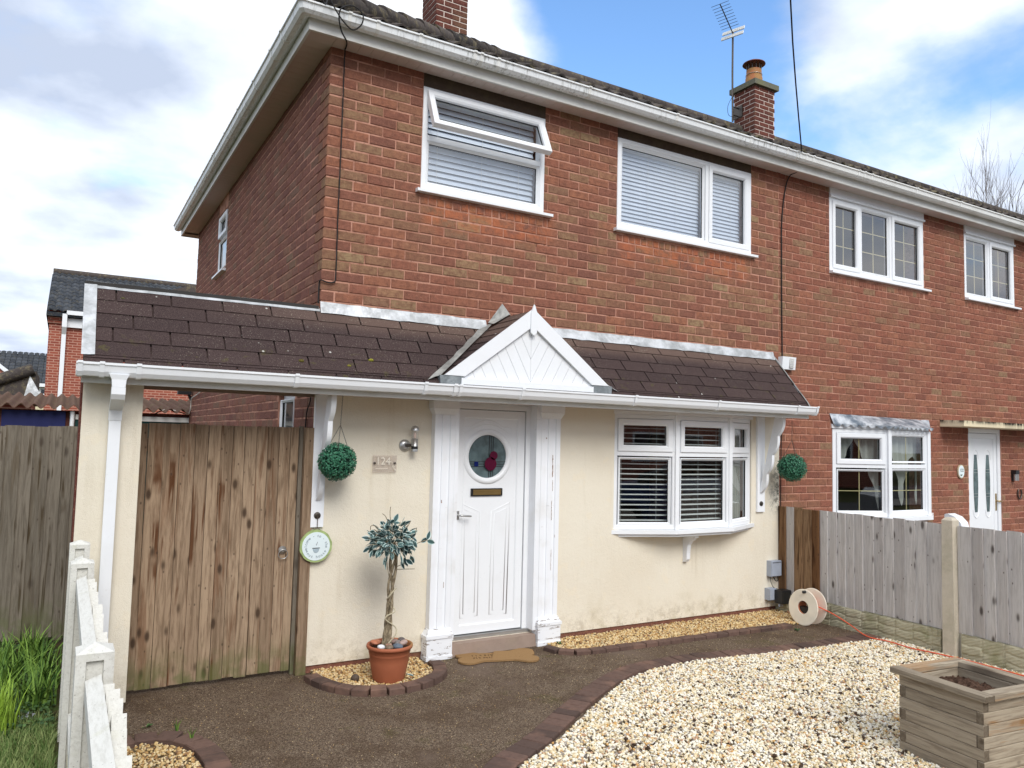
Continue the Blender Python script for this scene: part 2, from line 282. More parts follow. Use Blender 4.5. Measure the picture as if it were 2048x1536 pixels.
def mk_tarmac():
    m = NM('weathered path surface', .95, .12); W_ = m.world()
    v = m.vor(W_, 210, out='Color'); d = m.vor(W_, 210); n = m.noise(W_, 2.2, 5, .65); f = m.noise(W_, 60, 5, .75)
    sv = m.sep(v)[0]; c = m.mix(f, srgb(90, 74, 60), srgb(132, 113, 95)); c = m.mix(.55, c, m.ramp(sv, [(0, srgb(56, 44, 35)), (.5, srgb(112, 94, 79)), (1, srgb(160, 140, 118))])); c = m.mix(m.mr(sv, .80, .92, 0, .75), c, srgb(172, 156, 134)); c = m.mix(m.mr(sv, .12, .04), c, srgb(58, 48, 42))
    c = m.mix(m.mr(n, .44, .64, 0, .6), c, srgb(88, 70, 54)); ms = m.math('MULTIPLY', m.mr(m.noise(W_, 2.9, 6, .7), .55, .66), m.mr(f, .42, .55)); c = m.mix(m.math('MULTIPLY', ms, .6), c, srgb(88, 84, 42))
    c = m.mix(m.mr(m.noise(W_, 1.1, 3), .56, .7, 0, .4), c, srgb(150, 132, 120))
    m.col(c); m.bump(m.math('ADD', m.math('MULTIPLY', d, -1), m.math('MULTIPLY', f, .8)), .9, .008); return m.m
m_tarmac = mk_tarmac()
def mk_stones(name, stops):
    m = NM(name, .8, .25); isl = m.island(); n = m.noise(m.world(), 190, 3, .6); c = m.ramp(isl, stops, 'CONSTANT'); c = m.mix(m.mr(n, .4, .75, 0, .35), c, srgb(176, 158, 128)); m.col(c); return m.m
GS = [(0, srgb(238, 230, 208)), (.24, srgb(222, 202, 160)), (.36, srgb(238, 232, 216)), (.55, srgb(206, 186, 146)), (.63, srgb(222, 206, 170)), (.74, srgb(150, 140, 132)), (.8, srgb(184, 146, 116)), (.85, srgb(240, 236, 226)), (.93, srgb(102, 94, 90)), (.96, srgb(206, 160, 96))]
m_gravel = mk_stones('cream gravel', GS)
m_gravel_y = mk_stones('golden gravel', [(0, srgb(206, 176, 122)), (.3, srgb(188, 148, 92)), (.5, srgb(226, 204, 158)), (.72, srgb(160, 118, 74)), (.82, srgb(120, 92, 70)), (.9, srgb(214, 196, 160))])
m_gravbase = flat_mat('gravel bed', srgb(120, 104, 80), .95, .1, var=.3, sc=60)
def mk_paver():
    m = NM('edging brick', .9, .15); W_ = m.world(); isl = m.island(); n = m.noise(W_, 35, 6, .7); c = m.mix(isl, srgb(112, 89, 79), srgb(84, 69, 63)); c = m.mix(m.mr(n, .45, .75, 0, .5), c, srgb(70, 56, 50)); c = m.mix(m.mr(m.noise(W_, 4, 4), .5, .7, 0, .4), c, srgb(150, 116, 98)); m.col(c); m.bump(n, .6, .006); return m.m
m_paver = mk_paver()
def mk_leafy(name, a, b, rough=.45, spec=.4):
    m = NM(name, rough, spec); isl = m.island(); c = m.mix(isl, a, b); m.col(c)
    m.b.inputs['Subsurface Weight'].default_value = 0; return m.m
m_topiary = mk_leafy('topiary leaf', srgb(34, 92, 70), srgb(78, 142, 108))
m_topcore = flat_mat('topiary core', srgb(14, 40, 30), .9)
m_leaf = mk_leafy('blue green leaf', srgb(36, 68, 70), srgb(74, 104, 102)); m_leafedge = mk_leafy('pale leaf edge', srgb(206, 218, 212), srgb(170, 196, 190))
m_grass = mk_leafy('long grass', srgb(42, 78, 30), srgb(128, 160, 70), .6, .2); m_grass_dark = mk_leafy('short grass', srgb(70, 104, 46), srgb(152, 160, 104), .7, .15)
m_weed = mk_leafy('weed leaf', srgb(40, 70, 34), srgb(84, 112, 58), .6)
def mk_bark():
    m = NM('grey bark', .95, .1); W_ = m.world(); v = m.n('ShaderNodeVectorMath', operation='MULTIPLY'); m.l(W_, v.inputs[0]); v.inputs[1].default_value = (60, 60, 18)
    n = m.noise(v.outputs[0], 1, 5, .7, .6); c = m.mix(m.mr(n, .35, .65), srgb(94, 82, 66), srgb(170, 156, 130)); m.col(c); m.bump(n, .9, .006); return m.m
m_bark = mk_bark()
m_twig = flat_mat('twig', srgb(112, 100, 92), .9)
def mk_terra():
    m = NM('terracotta', .7, .3); W_ = m.world(); X, Y, Z = m.sep(W_); n = m.noise(W_, 14, 5); c = m.mix(n, srgb(156, 90, 62), srgb(172, 102, 72)); c = m.mix(m.math('MULTIPLY', m.mr(X, .54, .64), m.mr(n, .35, .6, .2, .8)), c, srgb(150, 118, 68)); m.col(c); m.bump(n, .15, .004); return m.m
m_terra = mk_terra()
m_black = flat_mat('black plastic', srgb(28, 28, 30), .45, .5); m_cable = flat_mat('black cable', srgb(30, 28, 28), .6); m_grey_box = flat_mat('grey plastic box', srgb(166, 174, 188), .45, .4)
m_steel = flat_mat('brushed steel', srgb(186, 186, 184), .32, .5, .75); m_darksteel = flat_mat('dark steel', srgb(92, 86, 80), .4, .5, .9); m_brass = flat_mat('brass', srgb(176, 148, 96), .35, .5, .9)
m_reel = flat_mat('cream reel plastic', srgb(244, 234, 214), .5, .4); m_orange = flat_mat('orange cable', srgb(226, 96, 62), .5, .4); m_copper = flat_mat('copper hub', srgb(206, 130, 92), .5, .4)
m_bulb = mk_glass('lamp glass', (.95, .95, .95, 1), .9, 1.45)
m_slat = flat_mat('white blind slat', srgb(226, 226, 222), .4, .4, var=.03); m_curtain = flat_mat('cream curtain', srgb(176, 176, 168), .9, .1, var=.1, sc=5)
m_slat_up = flat_mat('pale blind slat', srgb(214, 222, 232), .45, .4, var=.03)
m_leadline = flat_mat('lead line', srgb(40, 40, 44), .5, .4); m_gold = flat_mat('gold glazing bar', srgb(204, 190, 140), .4, .4)
m_purple = flat_mat('plum stained glass', srgb(84, 18, 46), .2, .5); m_blueglass = flat_mat('blue stained glass', srgb(20, 34, 92), .2, .5)
m_acrylic = None
def mk_acr():
    m = NM('clear acrylic', .08, .6); t = m.t; tr = m.n('ShaderNodeBsdfTransparent'); tr.inputs[0].default_value = (.96, .95, .95, 1); mxs = m.n('ShaderNodeMixShader'); mxs.inputs[0].default_value = .22; m.b.inputs['Base Color'].default_value = srgb(220, 208, 196); m.l(tr.outputs[0], mxs.inputs[1]); m.l(m.b.outputs[0], mxs.inputs[2]); m.l(mxs.outputs[0], t.nodes['Material Output'].inputs[0]); return m.m
m_acrylic = mk_acr(); m_frost = flat_mat('frosted lettering', srgb(228, 221, 206), .5)
m_signface = flat_mat('sign face', srgb(226, 238, 240), .4, .4, var=.02); m_signrim = flat_mat('sign rim', srgb(160, 178, 118), .5, .4, var=.15, sc=30); m_signtext = flat_mat('sign lettering', srgb(120, 134, 142), .6)
m_mat = NM('coir', .95, .05); _n = m_mat.noise(m_mat.world(), 170, 3, .8); m_mat.col(m_mat.mix(_n, srgb(128, 97, 64), srgb(172, 140, 100))); m_mat.bump(_n, .8, .006); m_mat = m_mat.m
m_matmark = flat_mat('mat marking', srgb(88, 62, 40), .95)
m_navy = flat_mat('navy board', srgb(28, 34, 84), .6); m_green = flat_mat('dark green board', srgb(18, 58, 56), .6); m_rust = mk_concrete('corrugated fibre sheet', srgb(112, 84, 70), srgb(84, 66, 58), .2)
m_soil = flat_mat('soil', srgb(78, 60, 50), .98, .05, var=.35, sc=70)
m_duct = mk_lead('grey tape', srgb(116, 122, 124), srgb(150, 156, 158))
m_ground = NM('verge soil', .95, .1); _n = m_ground.noise(m_ground.world(), 5, 6, .7); m_ground.col(m_ground.mix(m_ground.mr(_n, .4, .62), srgb(70, 58, 42), srgb(72, 88, 44))); m_ground.bump(_n, .6, .02); m_ground = m_ground.m
m_asphalt = flat_mat('road asphalt', srgb(78, 78, 80), .9, .1, var=.12, sc=3); m_pave = flat_mat('pavement slab', srgb(140, 136, 130), .9, .1, var=.1, sc=4)
m_carblue = flat_mat('blue car paint', srgb(36, 62, 110), .25, .6, .2, var=.02); m_carglass = flat_mat('car glass', srgb(30, 36, 42), .08, .8); m_tyre = flat_mat('tyre rubber', srgb(24, 24, 24), .9); m_silver = flat_mat('silver car paint', srgb(160, 166, 172), .25, .6, .4, var=.02)
m_bgbrick = None
def mk_bgbrick():
    m = NM('background brick', .95, .1); W_ = m.world(); c = m.co('Object', (1, 1, 1))
    X, Y, Z = m.sep(W_); cb = m.n('ShaderNodeCombineXYZ'); m.l(m.math('ADD', X, Y), cb.inputs[0]); m.l(Z, cb.inputs[1])
    b = m.n('ShaderNodeTexBrick'); m.l(cb.outputs[0], b.inputs['Vector']); b.inputs['Scale'].default_value = 1; b.inputs['Brick Width'].default_value = .225; b.inputs['Row Height'].default_value = .075; b.inputs['Mortar Size'].default_value = .011
    b.inputs['Color1'].default_value = srgb(158, 88, 70); b.inputs['Color2'].default_value = srgb(136, 74, 62); b.inputs['Mortar'].default_value = srgb(186, 142, 124); m.col(b.outputs[0]); return m.m
m_bgbrick = mk_bgbrick()

# ------------------------------------------------------------------ mesh helpers
WL = {}
def wloc(o):
    return WL.get(o.name, Vector((0, 0, 0))) if o else Vector((0, 0, 0))
def thing(name, label, cat, loc=(0, 0, 0), group=None):
    o = bpy.data.objects.new(name, None); COL.objects.link(o); o.empty_display_size = .1
    o.location = loc; WL[o.name] = Vector(loc); tag(o, label, cat, group); return o
def tag(o, label=None, cat=None, group=None, kind=None):
    if label: o['label'] = label
    if cat: o['category'] = cat
    if group: o['group'] = group
    if kind: o['kind'] = kind
    return o
class MB:
    def __init__(s): s.v = []; s.f = []; s.mi = []; s.sm = []
    def add(s, vs, fs, mi=0, sm=False):
        b = len(s.v); s.v += [tuple(x) for x in vs]; s.f += [tuple(i+b for i in f) for f in fs]; s.mi += [mi]*len(fs); s.sm += [sm]*len(fs)
    def box(s, x0, x1, y0, y1, z0, z1, mi=0):
        s.add([(x0,y0,z0),(x1,y0,z0),(x1,y1,z0),(x0,y1,z0),(x0,y0,z1),(x1,y0,z1),(x1,y1,z1),(x0,y1,z1)],
              [(0,3,2,1),(4,5,6,7),(0,1,5,4),(1,2,6,5),(2,3,7,6),(3,0,4,7)], mi)
    def hexa(s, p, mi=0):
        s.add(p, [(0,3,2,1),(4,5,6,7),(0,1,5,4),(1,2,6,5),(2,3,7,6),(3,0,4,7)], mi)
    def quad(s, a, b, c, d, mi=0): s.add([a, b, c, d], [(0,1,2,3)], mi)
    def tube(s, pts, r, n=8, cap=True, mi=0, sm=True):
        pts = [Vector(p) for p in pts]; rs = r if isinstance(r, (list, tuple)) else [r]*len(pts)
        T = [(pts[min(i+1, len(pts)-1)]-pts[max(i-1, 0)]).normalized() for i in range(len(pts))]
        a = Vector((0, 0, 1)) if abs(T[0].z) < .9 else Vector((1, 0, 0)); N = (a-T[0]*a.dot(T[0])).normalized()
        vs = []; fs = []
        for i, p in enumerate(pts):
            N = (N-T[i]*N.dot(T[i])).normalized(); B = T[i].cross(N)
            for k in range(n):
                t = 2*math.pi*k/n; vs.append(p+(N*math.cos(t)+B*math.sin(t))*rs[i])
        for i in range(len(pts)-1):
            for k in range(n):
                k2 = (k+1) % n; fs.append((i*n+k, i*n+k2, (i+1)*n+k2, (i+1)*n+k))
        s.add(vs, fs, mi, sm)
        if cap: s.add(vs[:n], [tuple(range(n))[::-1]], mi); s.add(vs[-n:], [tuple(range(n))], mi)
    def lathe(s, prof, c, ax='Z', n=24, mi=0, sm=True, capb=True, capt=True):
        c = Vector(c); vs = []; fs = []
        for r, h in prof:
            for k in range(n):
                t = 2*math.pi*k/n; a, b = r*math.cos(t), r*math.sin(t)
                vs.append(c+(Vector((a, b, h)) if ax == 'Z' else Vector((h, a, b)) if ax == 'X' else Vector((b, h, a))))
        for i in range(len(prof)-1):
            for k in range(n):
                k2 = (k+1) % n; fs.append((i*n+k, i*n+k2, (i+1)*n+k2, (i+1)*n+k))
        s.add(vs, fs, mi, sm)
        if capb: s.add(vs[:n], [tuple(range(n))[::-1]], mi)
        if capt: s.add(vs[-n:], [tuple(range(n))], mi)
    def prism(s, poly, a, b, f, mi=0):
        """poly: 2D points; f(p,q,t) -> 3D, t from a to b"""
        n = len(poly); vs = [f(p, q, a) for p, q in poly]+[f(p, q, b) for p, q in poly]
        s.add(vs, [tuple(range(n))[::-1], tuple(range(n, 2*n))]+[(i, (i+1) % n, (i+1) % n+n, i+n) for i in range(n)], mi)
    def build(s, name, mat, parent=None, label=None, cat=None, group=None, kind=None, recalc=True):
        me = bpy.data.meshes.new(name); L = wloc(parent)
        me.from_pydata([(x-L.x, y-L.y, z-L.z) for x, y, z in s.v], [], s.f)
        mats = mat if isinstance(mat, (list, tuple)) else [mat]
        for m in mats: me.materials.append(m)
        if len(mats) > 1: me.polygons.foreach_set('material_index', s.mi)
        me.polygons.foreach_set('use_smooth', s.sm)
        if recalc:
            import bmesh
            bm = bmesh.new(); bm.from_mesh(me); bmesh.ops.recalc_face_normals(bm, faces=bm.faces); bm.to_mesh(me); bm.free()
        me.update()
        o = bpy.data.objects.new(name, me); COL.objects.link(o); WL[o.name] = L
        if parent: o.parent = parent
        return tag(o, label, cat, group, kind)
def inst(name, me, parent, loc, rot=(0, 0, 0), scale=(1, 1, 1), label=None):
    o = bpy.data.objects.new(name, me); COL.objects.link(o); L = wloc(parent)
    o.location = Vector(loc)-L; o.rotation_euler = rot; o.scale = scale; WL[o.name] = Vector(loc)
    if parent: o.parent = parent
    if label: o['label'] = label
    return o
def npmesh(name, V, F, mat, parent=None, smooth=False, **tg):
    """V (n,3) array, F (m,k) array"""
    me = bpy.data.meshes.new(name); L = np.array(wloc(parent)); V = np.asarray(V, np.float32)-L.astype(np.float32)
    m, k = F.shape; me.vertices.add(len(V)); me.vertices.foreach_set('co', V.ravel()); me.loops.add(m*k); me.loops.foreach_set('vertex_index', F.ravel().astype(np.int32))
    me.polygons.add(m); me.polygons.foreach_set('loop_start', np.arange(m, dtype=np.int32)*k)
    me.polygons.foreach_set('use_smooth', np.full(m, smooth)); me.materials.append(mat); me.update(calc_edges=True); me.validate()
    o = bpy.data.objects.new(name, me); COL.objects.link(o); WL[o.name] = Vector(L)
    if parent: o.parent = parent
    return tag(o, **tg)
class Pl:
    """plane frame: u along, d outward, z up"""
    def __init__(s, o, U, N): s.o = Vector(o); s.U = Vector(U).normalized(); s.N = Vector(N).normalized()
    def __call__(s, u, d, z): return s.o+s.U*u+s.N*d+Vector((0, 0, z))
def pbox(mb, P, u0, u1, d0, d1, z0, z1, mi=0):
    mb.hexa([P(u0,d0,z0),P(u1,d0,z0),P(u1,d1,z0),P(u0,d1,z0),P(u0,d0,z1),P(u1,d0,z1),P(u1,d1,z1),P(u0,d1,z1)], mi)
def pring(mb, P, u0, u1, z0, z1, w, df, db, ch=.012, mi=0):
    def rect(i, d): return [P(u0+i, d, z0+i), P(u1-i, d, z0+i), P(u1-i, d, z1-i), P(u0+i, d, z1-i)]
    L = [rect(0, db), rect(0, df-.003), rect(.003, df), rect(w-ch, df), rect(w, df-ch), rect(w, db)]
    vs = [p for r in L for p in r]; fs = []
    for a in range(len(L)):
        b = (a+1) % len(L)
        for k in range(4): k2 = (k+1) % 4; fs.append((a*4+k, a*4+k2, b*4+k2, b*4+k))
    mb.add(vs, fs, mi)
def clip_poly(poly, hp):
    """half planes (a,b,c): keep a*x+b*y<=c"""
    for a, b, c in hp:
        out = []
        for i in range(len(poly)):
            p, q = poly[i], poly[(i+1) % len(poly)]; fp = a*p[0]+b*p[1]-c; fq = a*q[0]+b*q[1]-c
            if fp <= 0: out.append(p)
            if (fp < 0 < fq) or (fq < 0 < fp): t = fp/(fp-fq); out.append((p[0]+(q[0]-p[0])*t, p[1]+(q[1]-p[1])*t))
        poly = out
        if len(poly) < 3: return []
    return poly
def wall_holes(mb, P, u0, u1, z0, z1, d0, d1, holes, mi=0):
    us = sorted({u0, u1, *[h[0] for h in holes], *[h[1] for h in holes]}); us = [u for u in us if u0 <= u <= u1]
    for a, b in zip(us, us[1:]):
        c = (a+b)/2; cuts = sorted([(h[2], h[3]) for h in holes if h[0] <= c <= h[1]]); z = z0
        for p, q in cuts:
            if p > z: pbox(mb, P, a, b, d0, d1, z, p, mi)
            z = max(z, q)
        if z < z1: pbox(mb, P, a, b, d0, d1, z, z1, mi)
CH = .0804; BP = .225
def zk(k): return 4.60-CH*k             # bed joint k (centre)

# brick template meshes --------------------------------------------------
def brick_verts(w, h, dep, c=.005, jit=.0018, r=random):
    x, z = w/2+r.uniform(-.0015, .0015), h/2+r.uniform(-.001, .001); J = lambda: r.uniform(-jit, jit)
    b = [(-x, dep, -z), (x, dep, -z), (x, dep, z), (-x, dep, z)]
    o = [(-x, c, -z), (x, c, -z), (x, c, z), (-x, c, z)]
    i = [(-x+c+J(), J(), -z+c+J()), (x-c+J(), J(), -z+c+J()), (x-c+J(), J(), z-c+J()), (-x+c+J(), J(), z-c+J())]
    fs = [(8,9,10,11)]+[(4+k, 4+(k+1) % 4, 8+(k+1) % 4, 8+k) for k in range(4)]+[(k, (k+1) % 4, 4+(k+1) % 4, 4+k) for k in range(4)]
    return b+o+i, fs
_bm = {}
def brick_mesh(w, h, dep, mat):
    key = (round(w, 4), round(h, 4), dep, mat.name, random.randrange(6))
    if key not in _bm:
        me = bpy.data.meshes.new('brick'); v, f = brick_verts(w, h, dep); me.from_pydata(v, [], f); me.materials.append(mat); me.update(); _bm[key] = me
    return _bm[key]
class Bricks:
    """collect brick rects for one thing; nearest n become objects, the rest one joined mesh"""
    def __init__(s, mat): s.L = []; s.mat = mat
    def wall(s, P, u0, u1, ka, kb, holes, off, k_headers=(), rz=0, mat=None, dep=.03):
        for k in range(ka, kb):
            zt, zb = zk(k)-.005, zk(k+1)+.005; o = off(k); u = o
            cells = []
            n0 = int((u0-o)/BP)-2
            for n in range(n0, n0+int((u1-u0)/BP)+5): cells.append((o+n*BP+.005, o+n*BP+BP-.005))
            hs = [h for h in holes if h[2] < zt-.02 and h[3] > zb+.02]
            for a, b in cells:
                segs = [(max(a, u0), min(b, u1))]
                for h in hs:
                    ns = []
                    for p, q in segs:
                        if h[1] <= p or h[0] >= q: ns.append((p, q)); continue
                        if h[0] > p: ns.append((p, h[0]-.003))
                        if h[1] < q: ns.append((h[1]+.003, q))
                    segs = ns
                for p, q in segs:
                    if q-p < .018: continue
                    s.L.append((P, (p+q)/2, (zt+zb)/2, q-p, zt-zb, dep, rz, mat or s.mat))
    def row(s, P, u0, u1, zt, zb, pitch, rz=0, mat=None):
        n = max(1, round((u1-u0)/pitch)); p = (u1-u0)/n
        for i in range(n): s.L.append((P, u0+(i+.5)*p, (zt+zb)/2, p-.01, zt-zb, .03, rz, mat or s.mat))
    def build(s, parent, n_ind=300):
        def key(b):
            p = b[0](b[1], 0, b[2]); return (0 if vis(p, 0) else 1, -b[3]*b[4]/((p-CAM).length**2)*abs(b[0].N.dot((CAM-p).normalized())))
        s.L.sort(key=key); cut = min(n_ind, len(s.L))
        for P, u, z, w, h, dep, rz, mat in s.L[:cut]:
            std = min((.215, .1025, .07), key=lambda q: abs(q-w)); me = brick_mesh(std, .0704, dep, mat)
            inst('brick', me, parent, P(u, random.uniform(-.0012, .0015), z+random.uniform(-.001, .001)), (random.uniform(-.006, .006), random.uniform(-.006, .006), rz+random.uniform(-.006, .006)), (w/std, 1, h/.0704))
        by = {}
        for b in s.L[cut:]: by.setdefault(b[7].name, []).append(b)
        for nm, lst in by.items():
            mb = MB()
            for P, u, z, w, h, dep, rz, mat in lst:
                v, f = brick_verts(w, h, dep); t = random.uniform(-.0012, .0015)
                mb.add([P(u+x*1.0, t-y, z+zz) for x, y, zz in v], f)
            mb.build('brickwork', lst[0][7], parent, kind='stuff')

def cable(name, pts, r, mat, parent=None, n=6, **k):
    mb = MB(); mb.tube(smooth_path(pts), r, n); return mb.build(name, mat, parent, **k)
def smooth_path(pts, sub=5):
    P = [Vector(p) for p in pts]
    if len(P) < 3: return P
    out = []
    for i in range(len(P)-1):
        p0, p1, p2, p3 = P[max(i-1, 0)], P[i], P[i+1], P[min(i+2, len(P)-1)]
        for j in range(sub):
            t = j/sub; out.append(.5*((2*p1)+(-p0+p2)*t+(2*p0-5*p1+4*p2-p3)*t*t+(-p0+3*p1-3*p2+p3)*t**3))
    return out+[P[-1]]
def text_mesh(txt, size, ext=.001):
    c = bpy.data.curves.new('t', 'FONT'); c.body = txt; c.size = size; c.extrude = ext; c.align_x = 'CENTER'; c.align_y = 'CENTER'
    o = bpy.data.objects.new('t', c); COL.objects.link(o); dg = bpy.context.evaluated_depsgraph_get(); dg.update()
    me = bpy.data.meshes.new_from_object(o.evaluated_get(dg)); vs = [tuple(v.co) for v in me.vertices]; fs = [tuple(p.vertices) for p in me.polygons]
    bpy.data.objects.remove(o); bpy.data.curves.remove(c); bpy.data.meshes.remove(me); return vs, fs

# windows -----------------------------------------------------------------
def light(win, P, u0, u1, z0, z1, sash=False, bars=None, glass=None, mat=None, tilt=0, d=-.012):
    """one glazed light: optional sash ring, pane, glazing bars (nu, nz, mat)"""
    g = glass or m_glass; w = .03
    Q = P
    if tilt:
        ct, st = math.cos(tilt), math.sin(tilt)
        def Q(u, dd, z): return P(u, dd*ct+(z1-z)*st+.012, z1+(z-z1)*ct+dd*st)
    if sash:
        mb = MB(); pring(mb, Q, u0, u1, z0, z1, .058, d+.022, d-.03, .014); mb.build('sash', mat or m_upvc, win); w = .058
    else:
        mb = MB(); pring(mb, Q, u0, u1, z0, z1, .022, d+.006, d-.03, .016); mb.build('bead', mat or m_upvc, win); w = .022
    a, b, c, e = u0+w-.002, u1-w+.002, z0+w-.002, z1-w+.002
    mb = MB(); mb.quad(Q(a, d-.02, c), Q(b, d-.02, c), Q(b, d-.02, e), Q(a, d-.02, e)); mb.build('pane', g, win, recalc=False)
    mb = MB(); pring(mb, Q, a-.004, b+.004, c-.004, e+.004, .009, d-.012, d-.026, .003); mb.build('gasket', m_black, win)
    if bars:
        nu, nz_, bm_ = bars; mb = MB()
        for i in range(1, nu): x = a+(b-a)*i/nu; pbox(mb, Q, x-.004, x+.004, d-.034, d-.026, c, e)
        for i in range(1, nz_): x = c+(e-c)*i/nz_; pbox(mb, Q, a, b, d-.034, d-.026, x-.004, x+.004)
        if nu > 1 or nz_ > 1: mb.build('glazing_bar', bm_, win)
def window(parent, P, u0, u1, z0, z1, lights, mull=(), trans=(), df=-.01, db=-.075, sill=None, mat=None, outer=.05, name='window'):
    mb = MB(); pring(mb, P, u0, u1, z0, z1, outer, df, db, .01)
    for m in mull: pbox(mb, P, m[0]-.022, m[0]+.022, db, df-.002, m[1], m[2])
    for t in trans: pbox(mb, P, t[1], t[2], db, df-.003, t[0]-.022, t[0]+.022)
    win = mb.build(name, mat or m_upvc, parent)
    for L in lights: light(win, P, *L[:4], **(L[4] if len(L) > 4 else {}))
    if sill:
        mb = MB(); a, b, pr, th = sill
        mb.hexa([P(a, pr, z0-th), P(b, pr, z0-th), P(b, db, z0-th), P(a, db, z0-th), P(a, pr, z0-th*.35), P(b, pr, z0-th*.35), P(b, db, z0+.004), P(a, db, z0+.004)])
        pbox(mb, P, a-.003, a, db, pr+.002, z0-th-.004, z0-th*.3); pbox(mb, P, b, b+.003, db, pr+.002, z0-th-.004, z0-th*.3)
        mb.build('sill', mat or m_upvc, win)
    return win
def blind(P, u0, u1, z0, z1, pitch, width, ang, label, d=-.13, mat=None, cords=(.15, .85)):
    b = thing('venetian_blind', label, 'blind', P((u0+u1)/2, d, z0), 'venetian blinds in the windows')
    mb = MB(); pbox(mb, P, u0, u1, d-.02, d+.02, z1-.03, z1); mb.build('headrail', m_slat, b)
    me = bpy.data.meshes.new('slat'); L = u1-u0; c, s_ = math.cos(ang)*width/2, math.sin(ang)*width/2; t = .0012
    X = P.U; N = P.N; vs = []
    for uu in (-L/2, L/2):
        for q, rise in ((-1, 0), (-.33, .003), (.33, .003), (1, 0)):
            for k in (0, t): vs.append(X*uu+N*(q*c)+Vector((0, 0, -q*s_+rise+k)))
    fs = []
    for j in range(3):
        a = 2*j; fs += [(a, a+2, a+10, a+8), (a+1, a+9, a+11, a+3)]
    fs += [(0, 8, 9, 1), (6, 7, 15, 14)]
    me.from_pydata([tuple(v) for v in vs], [], fs); me.materials.append(mat or m_slat); me.update()
    z = z1-.05
    while z > z0:
        inst('slat', me, b, P((u0+u1)/2+random.uniform(-.001, .001), d, z), (random.uniform(-.01, .01), random.uniform(-.002, .002), 0)); z -= pitch
    mb = MB()
    for c_ in cords:
        x = u0+(u1-u0)*c_; mb.tube([P(x, d+width*.5, z1-.03), P(x, d+width*.5, z0)], .0016, 4)
    mb.build('cord', m_slat, b); return b

# ================================================================== GROUND
def sheet(name, x0, x1, y0, y1, z, mat, **k):
    mb = MB(); mb.quad((x0, y0, z), (x1, y0, z), (x1, y1, z), (x0, y1, z)); return mb.build(name, mat, None, kind='structure', recalc=False, **k)
sheet('ground', -150, 250, -150, 250, -.03, m_ground)
sheet('path', -1.50, 5.05, -9.0, .25, -.002, m_tarmac)
sheet('pavement', -30, 30, -10.8, -9.0, .0, m_pave)
sheet('road', -60, 60, -16.5, -10.8, -.012, m_asphalt)
sheet('driveway', 5.06, 12, -9.0, .25, -.004, m_pave)

# ================================================================== HOUSE (own half)
FP = Pl((0, 0, 0), (1, 0, 0), (0, -1, 0))
SP = Pl((0, 0, 0), (0, 1, 0), (-1, 0, 0))
HD = 6.70
house = thing('semi_detached_house', 'red brick house with cream rendered ground floor, white front door and dark shingled porch roof', 'house', (2.5, 3.3, 0))
W1 = (.785, 1.975, 3.765, 4.625); W2 = (2.80, 4.60, 3.765, 4.645)
SW = (4.22, 4.86, 3.765, 4.56); SL = (.62, 1.17, 1.0, 2.08)
DR = (1.13, 1.93, .10, 2.055); BY = (2.80, 4.60, .93, 2.035)
mb = MB()
wall_holes(mb, FP, .007, 5.06, 0, 4.80, -.25, -.0048, [W1, W2, DR, BY])
wall_holes(mb, Pl((0, 0, 0), (0, 1, 0), (-1, 0, 0)), .2505, HD, 0, 4.80, -.25, -.0036, [SW, SL])
mb.box(.251, 5.06, HD-.25, HD, 0, 4.8); mb.box(4.86, 5.06, .25, HD-.25, 0, 4.8)
mb.build('wall', m_mortar, house)
mb = MB(); mb.box(.25, 4.86, .25, HD-.25, 2.40, 2.50); mb.box(.25, 4.86, .25, HD-.25, 4.68, 4.72); mb.box(.25, 4.86, 1.9, 1.95, 0, 2.4); mb.box(.25, 4.86, 1.9, 1.95, 2.5, 4.68); mb.box(2.3, 2.35, .26, 1.89, 0, 4.67)
mb.build('inner_partition', m_dark, house)
BR = Bricks(m_brick)
lint = [(.785, 1.975, 4.625, 4.8), (2.80, 4.60, 4.645, 4.8)]
kb_front = 25
sillrows = [(.785, 1.975, zk(12)+.005, 3.77), (2.80, 4.60, zk(12)+.005, 3.77)]
holes_f = [W1, W2]+lint+[(a, b, zk(12), 3.77) for a, b, _, _ in sillrows]
for k in range(-2, 25):
    odd = k % 2 == 1
    if odd: BR.L.append((FP, .1075, zk(k)-CH/2, .215, .0704, .1025, 0, m_brick)); u0 = .2275
    else: BR.L.append((FP, .05125, zk(k)-CH/2, .1025, .0704, .215, 0, m_brick)); u0 = .115
BR.wall(FP, .1175, 5.03, -2, 25, holes_f+[(0, .2225, zk(k+1), zk(k)) for k in range(-1, 25, 2)], lambda k: (.2225 if k % 2 == 1 else .11)-.0)
for a, b, z0, z1 in sillrows: BR.row(FP, a, b, z0-.01+.0704+.005, z0, .0765)
# gable side: corner bricks show .1025 (stretcher courses) or .215 deep
BRS = m_brickside
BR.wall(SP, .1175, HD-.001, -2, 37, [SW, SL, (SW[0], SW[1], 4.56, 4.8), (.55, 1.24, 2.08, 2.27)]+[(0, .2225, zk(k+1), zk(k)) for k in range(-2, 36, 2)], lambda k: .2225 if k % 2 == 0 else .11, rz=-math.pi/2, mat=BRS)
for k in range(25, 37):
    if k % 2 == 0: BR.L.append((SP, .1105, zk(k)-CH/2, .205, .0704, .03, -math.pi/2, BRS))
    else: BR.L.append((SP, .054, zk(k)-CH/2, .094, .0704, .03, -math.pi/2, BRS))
BR.build(house)
for a, b, z0, z1 in lint:
    mb = MB(); mb.box(a-.0, b+.0, -.001, .2, z0+.002, 4.79); mb.build('lintel', mk_concrete('stained lintel %.0f' % (a*10), srgb(92, 78, 66), srgb(58, 48, 42), .1, 12), house)
mb = MB(); mb.box(-.004, .2, .56, 1.23, 2.085, 2.26); mb.build('lintel', m_stone, house)
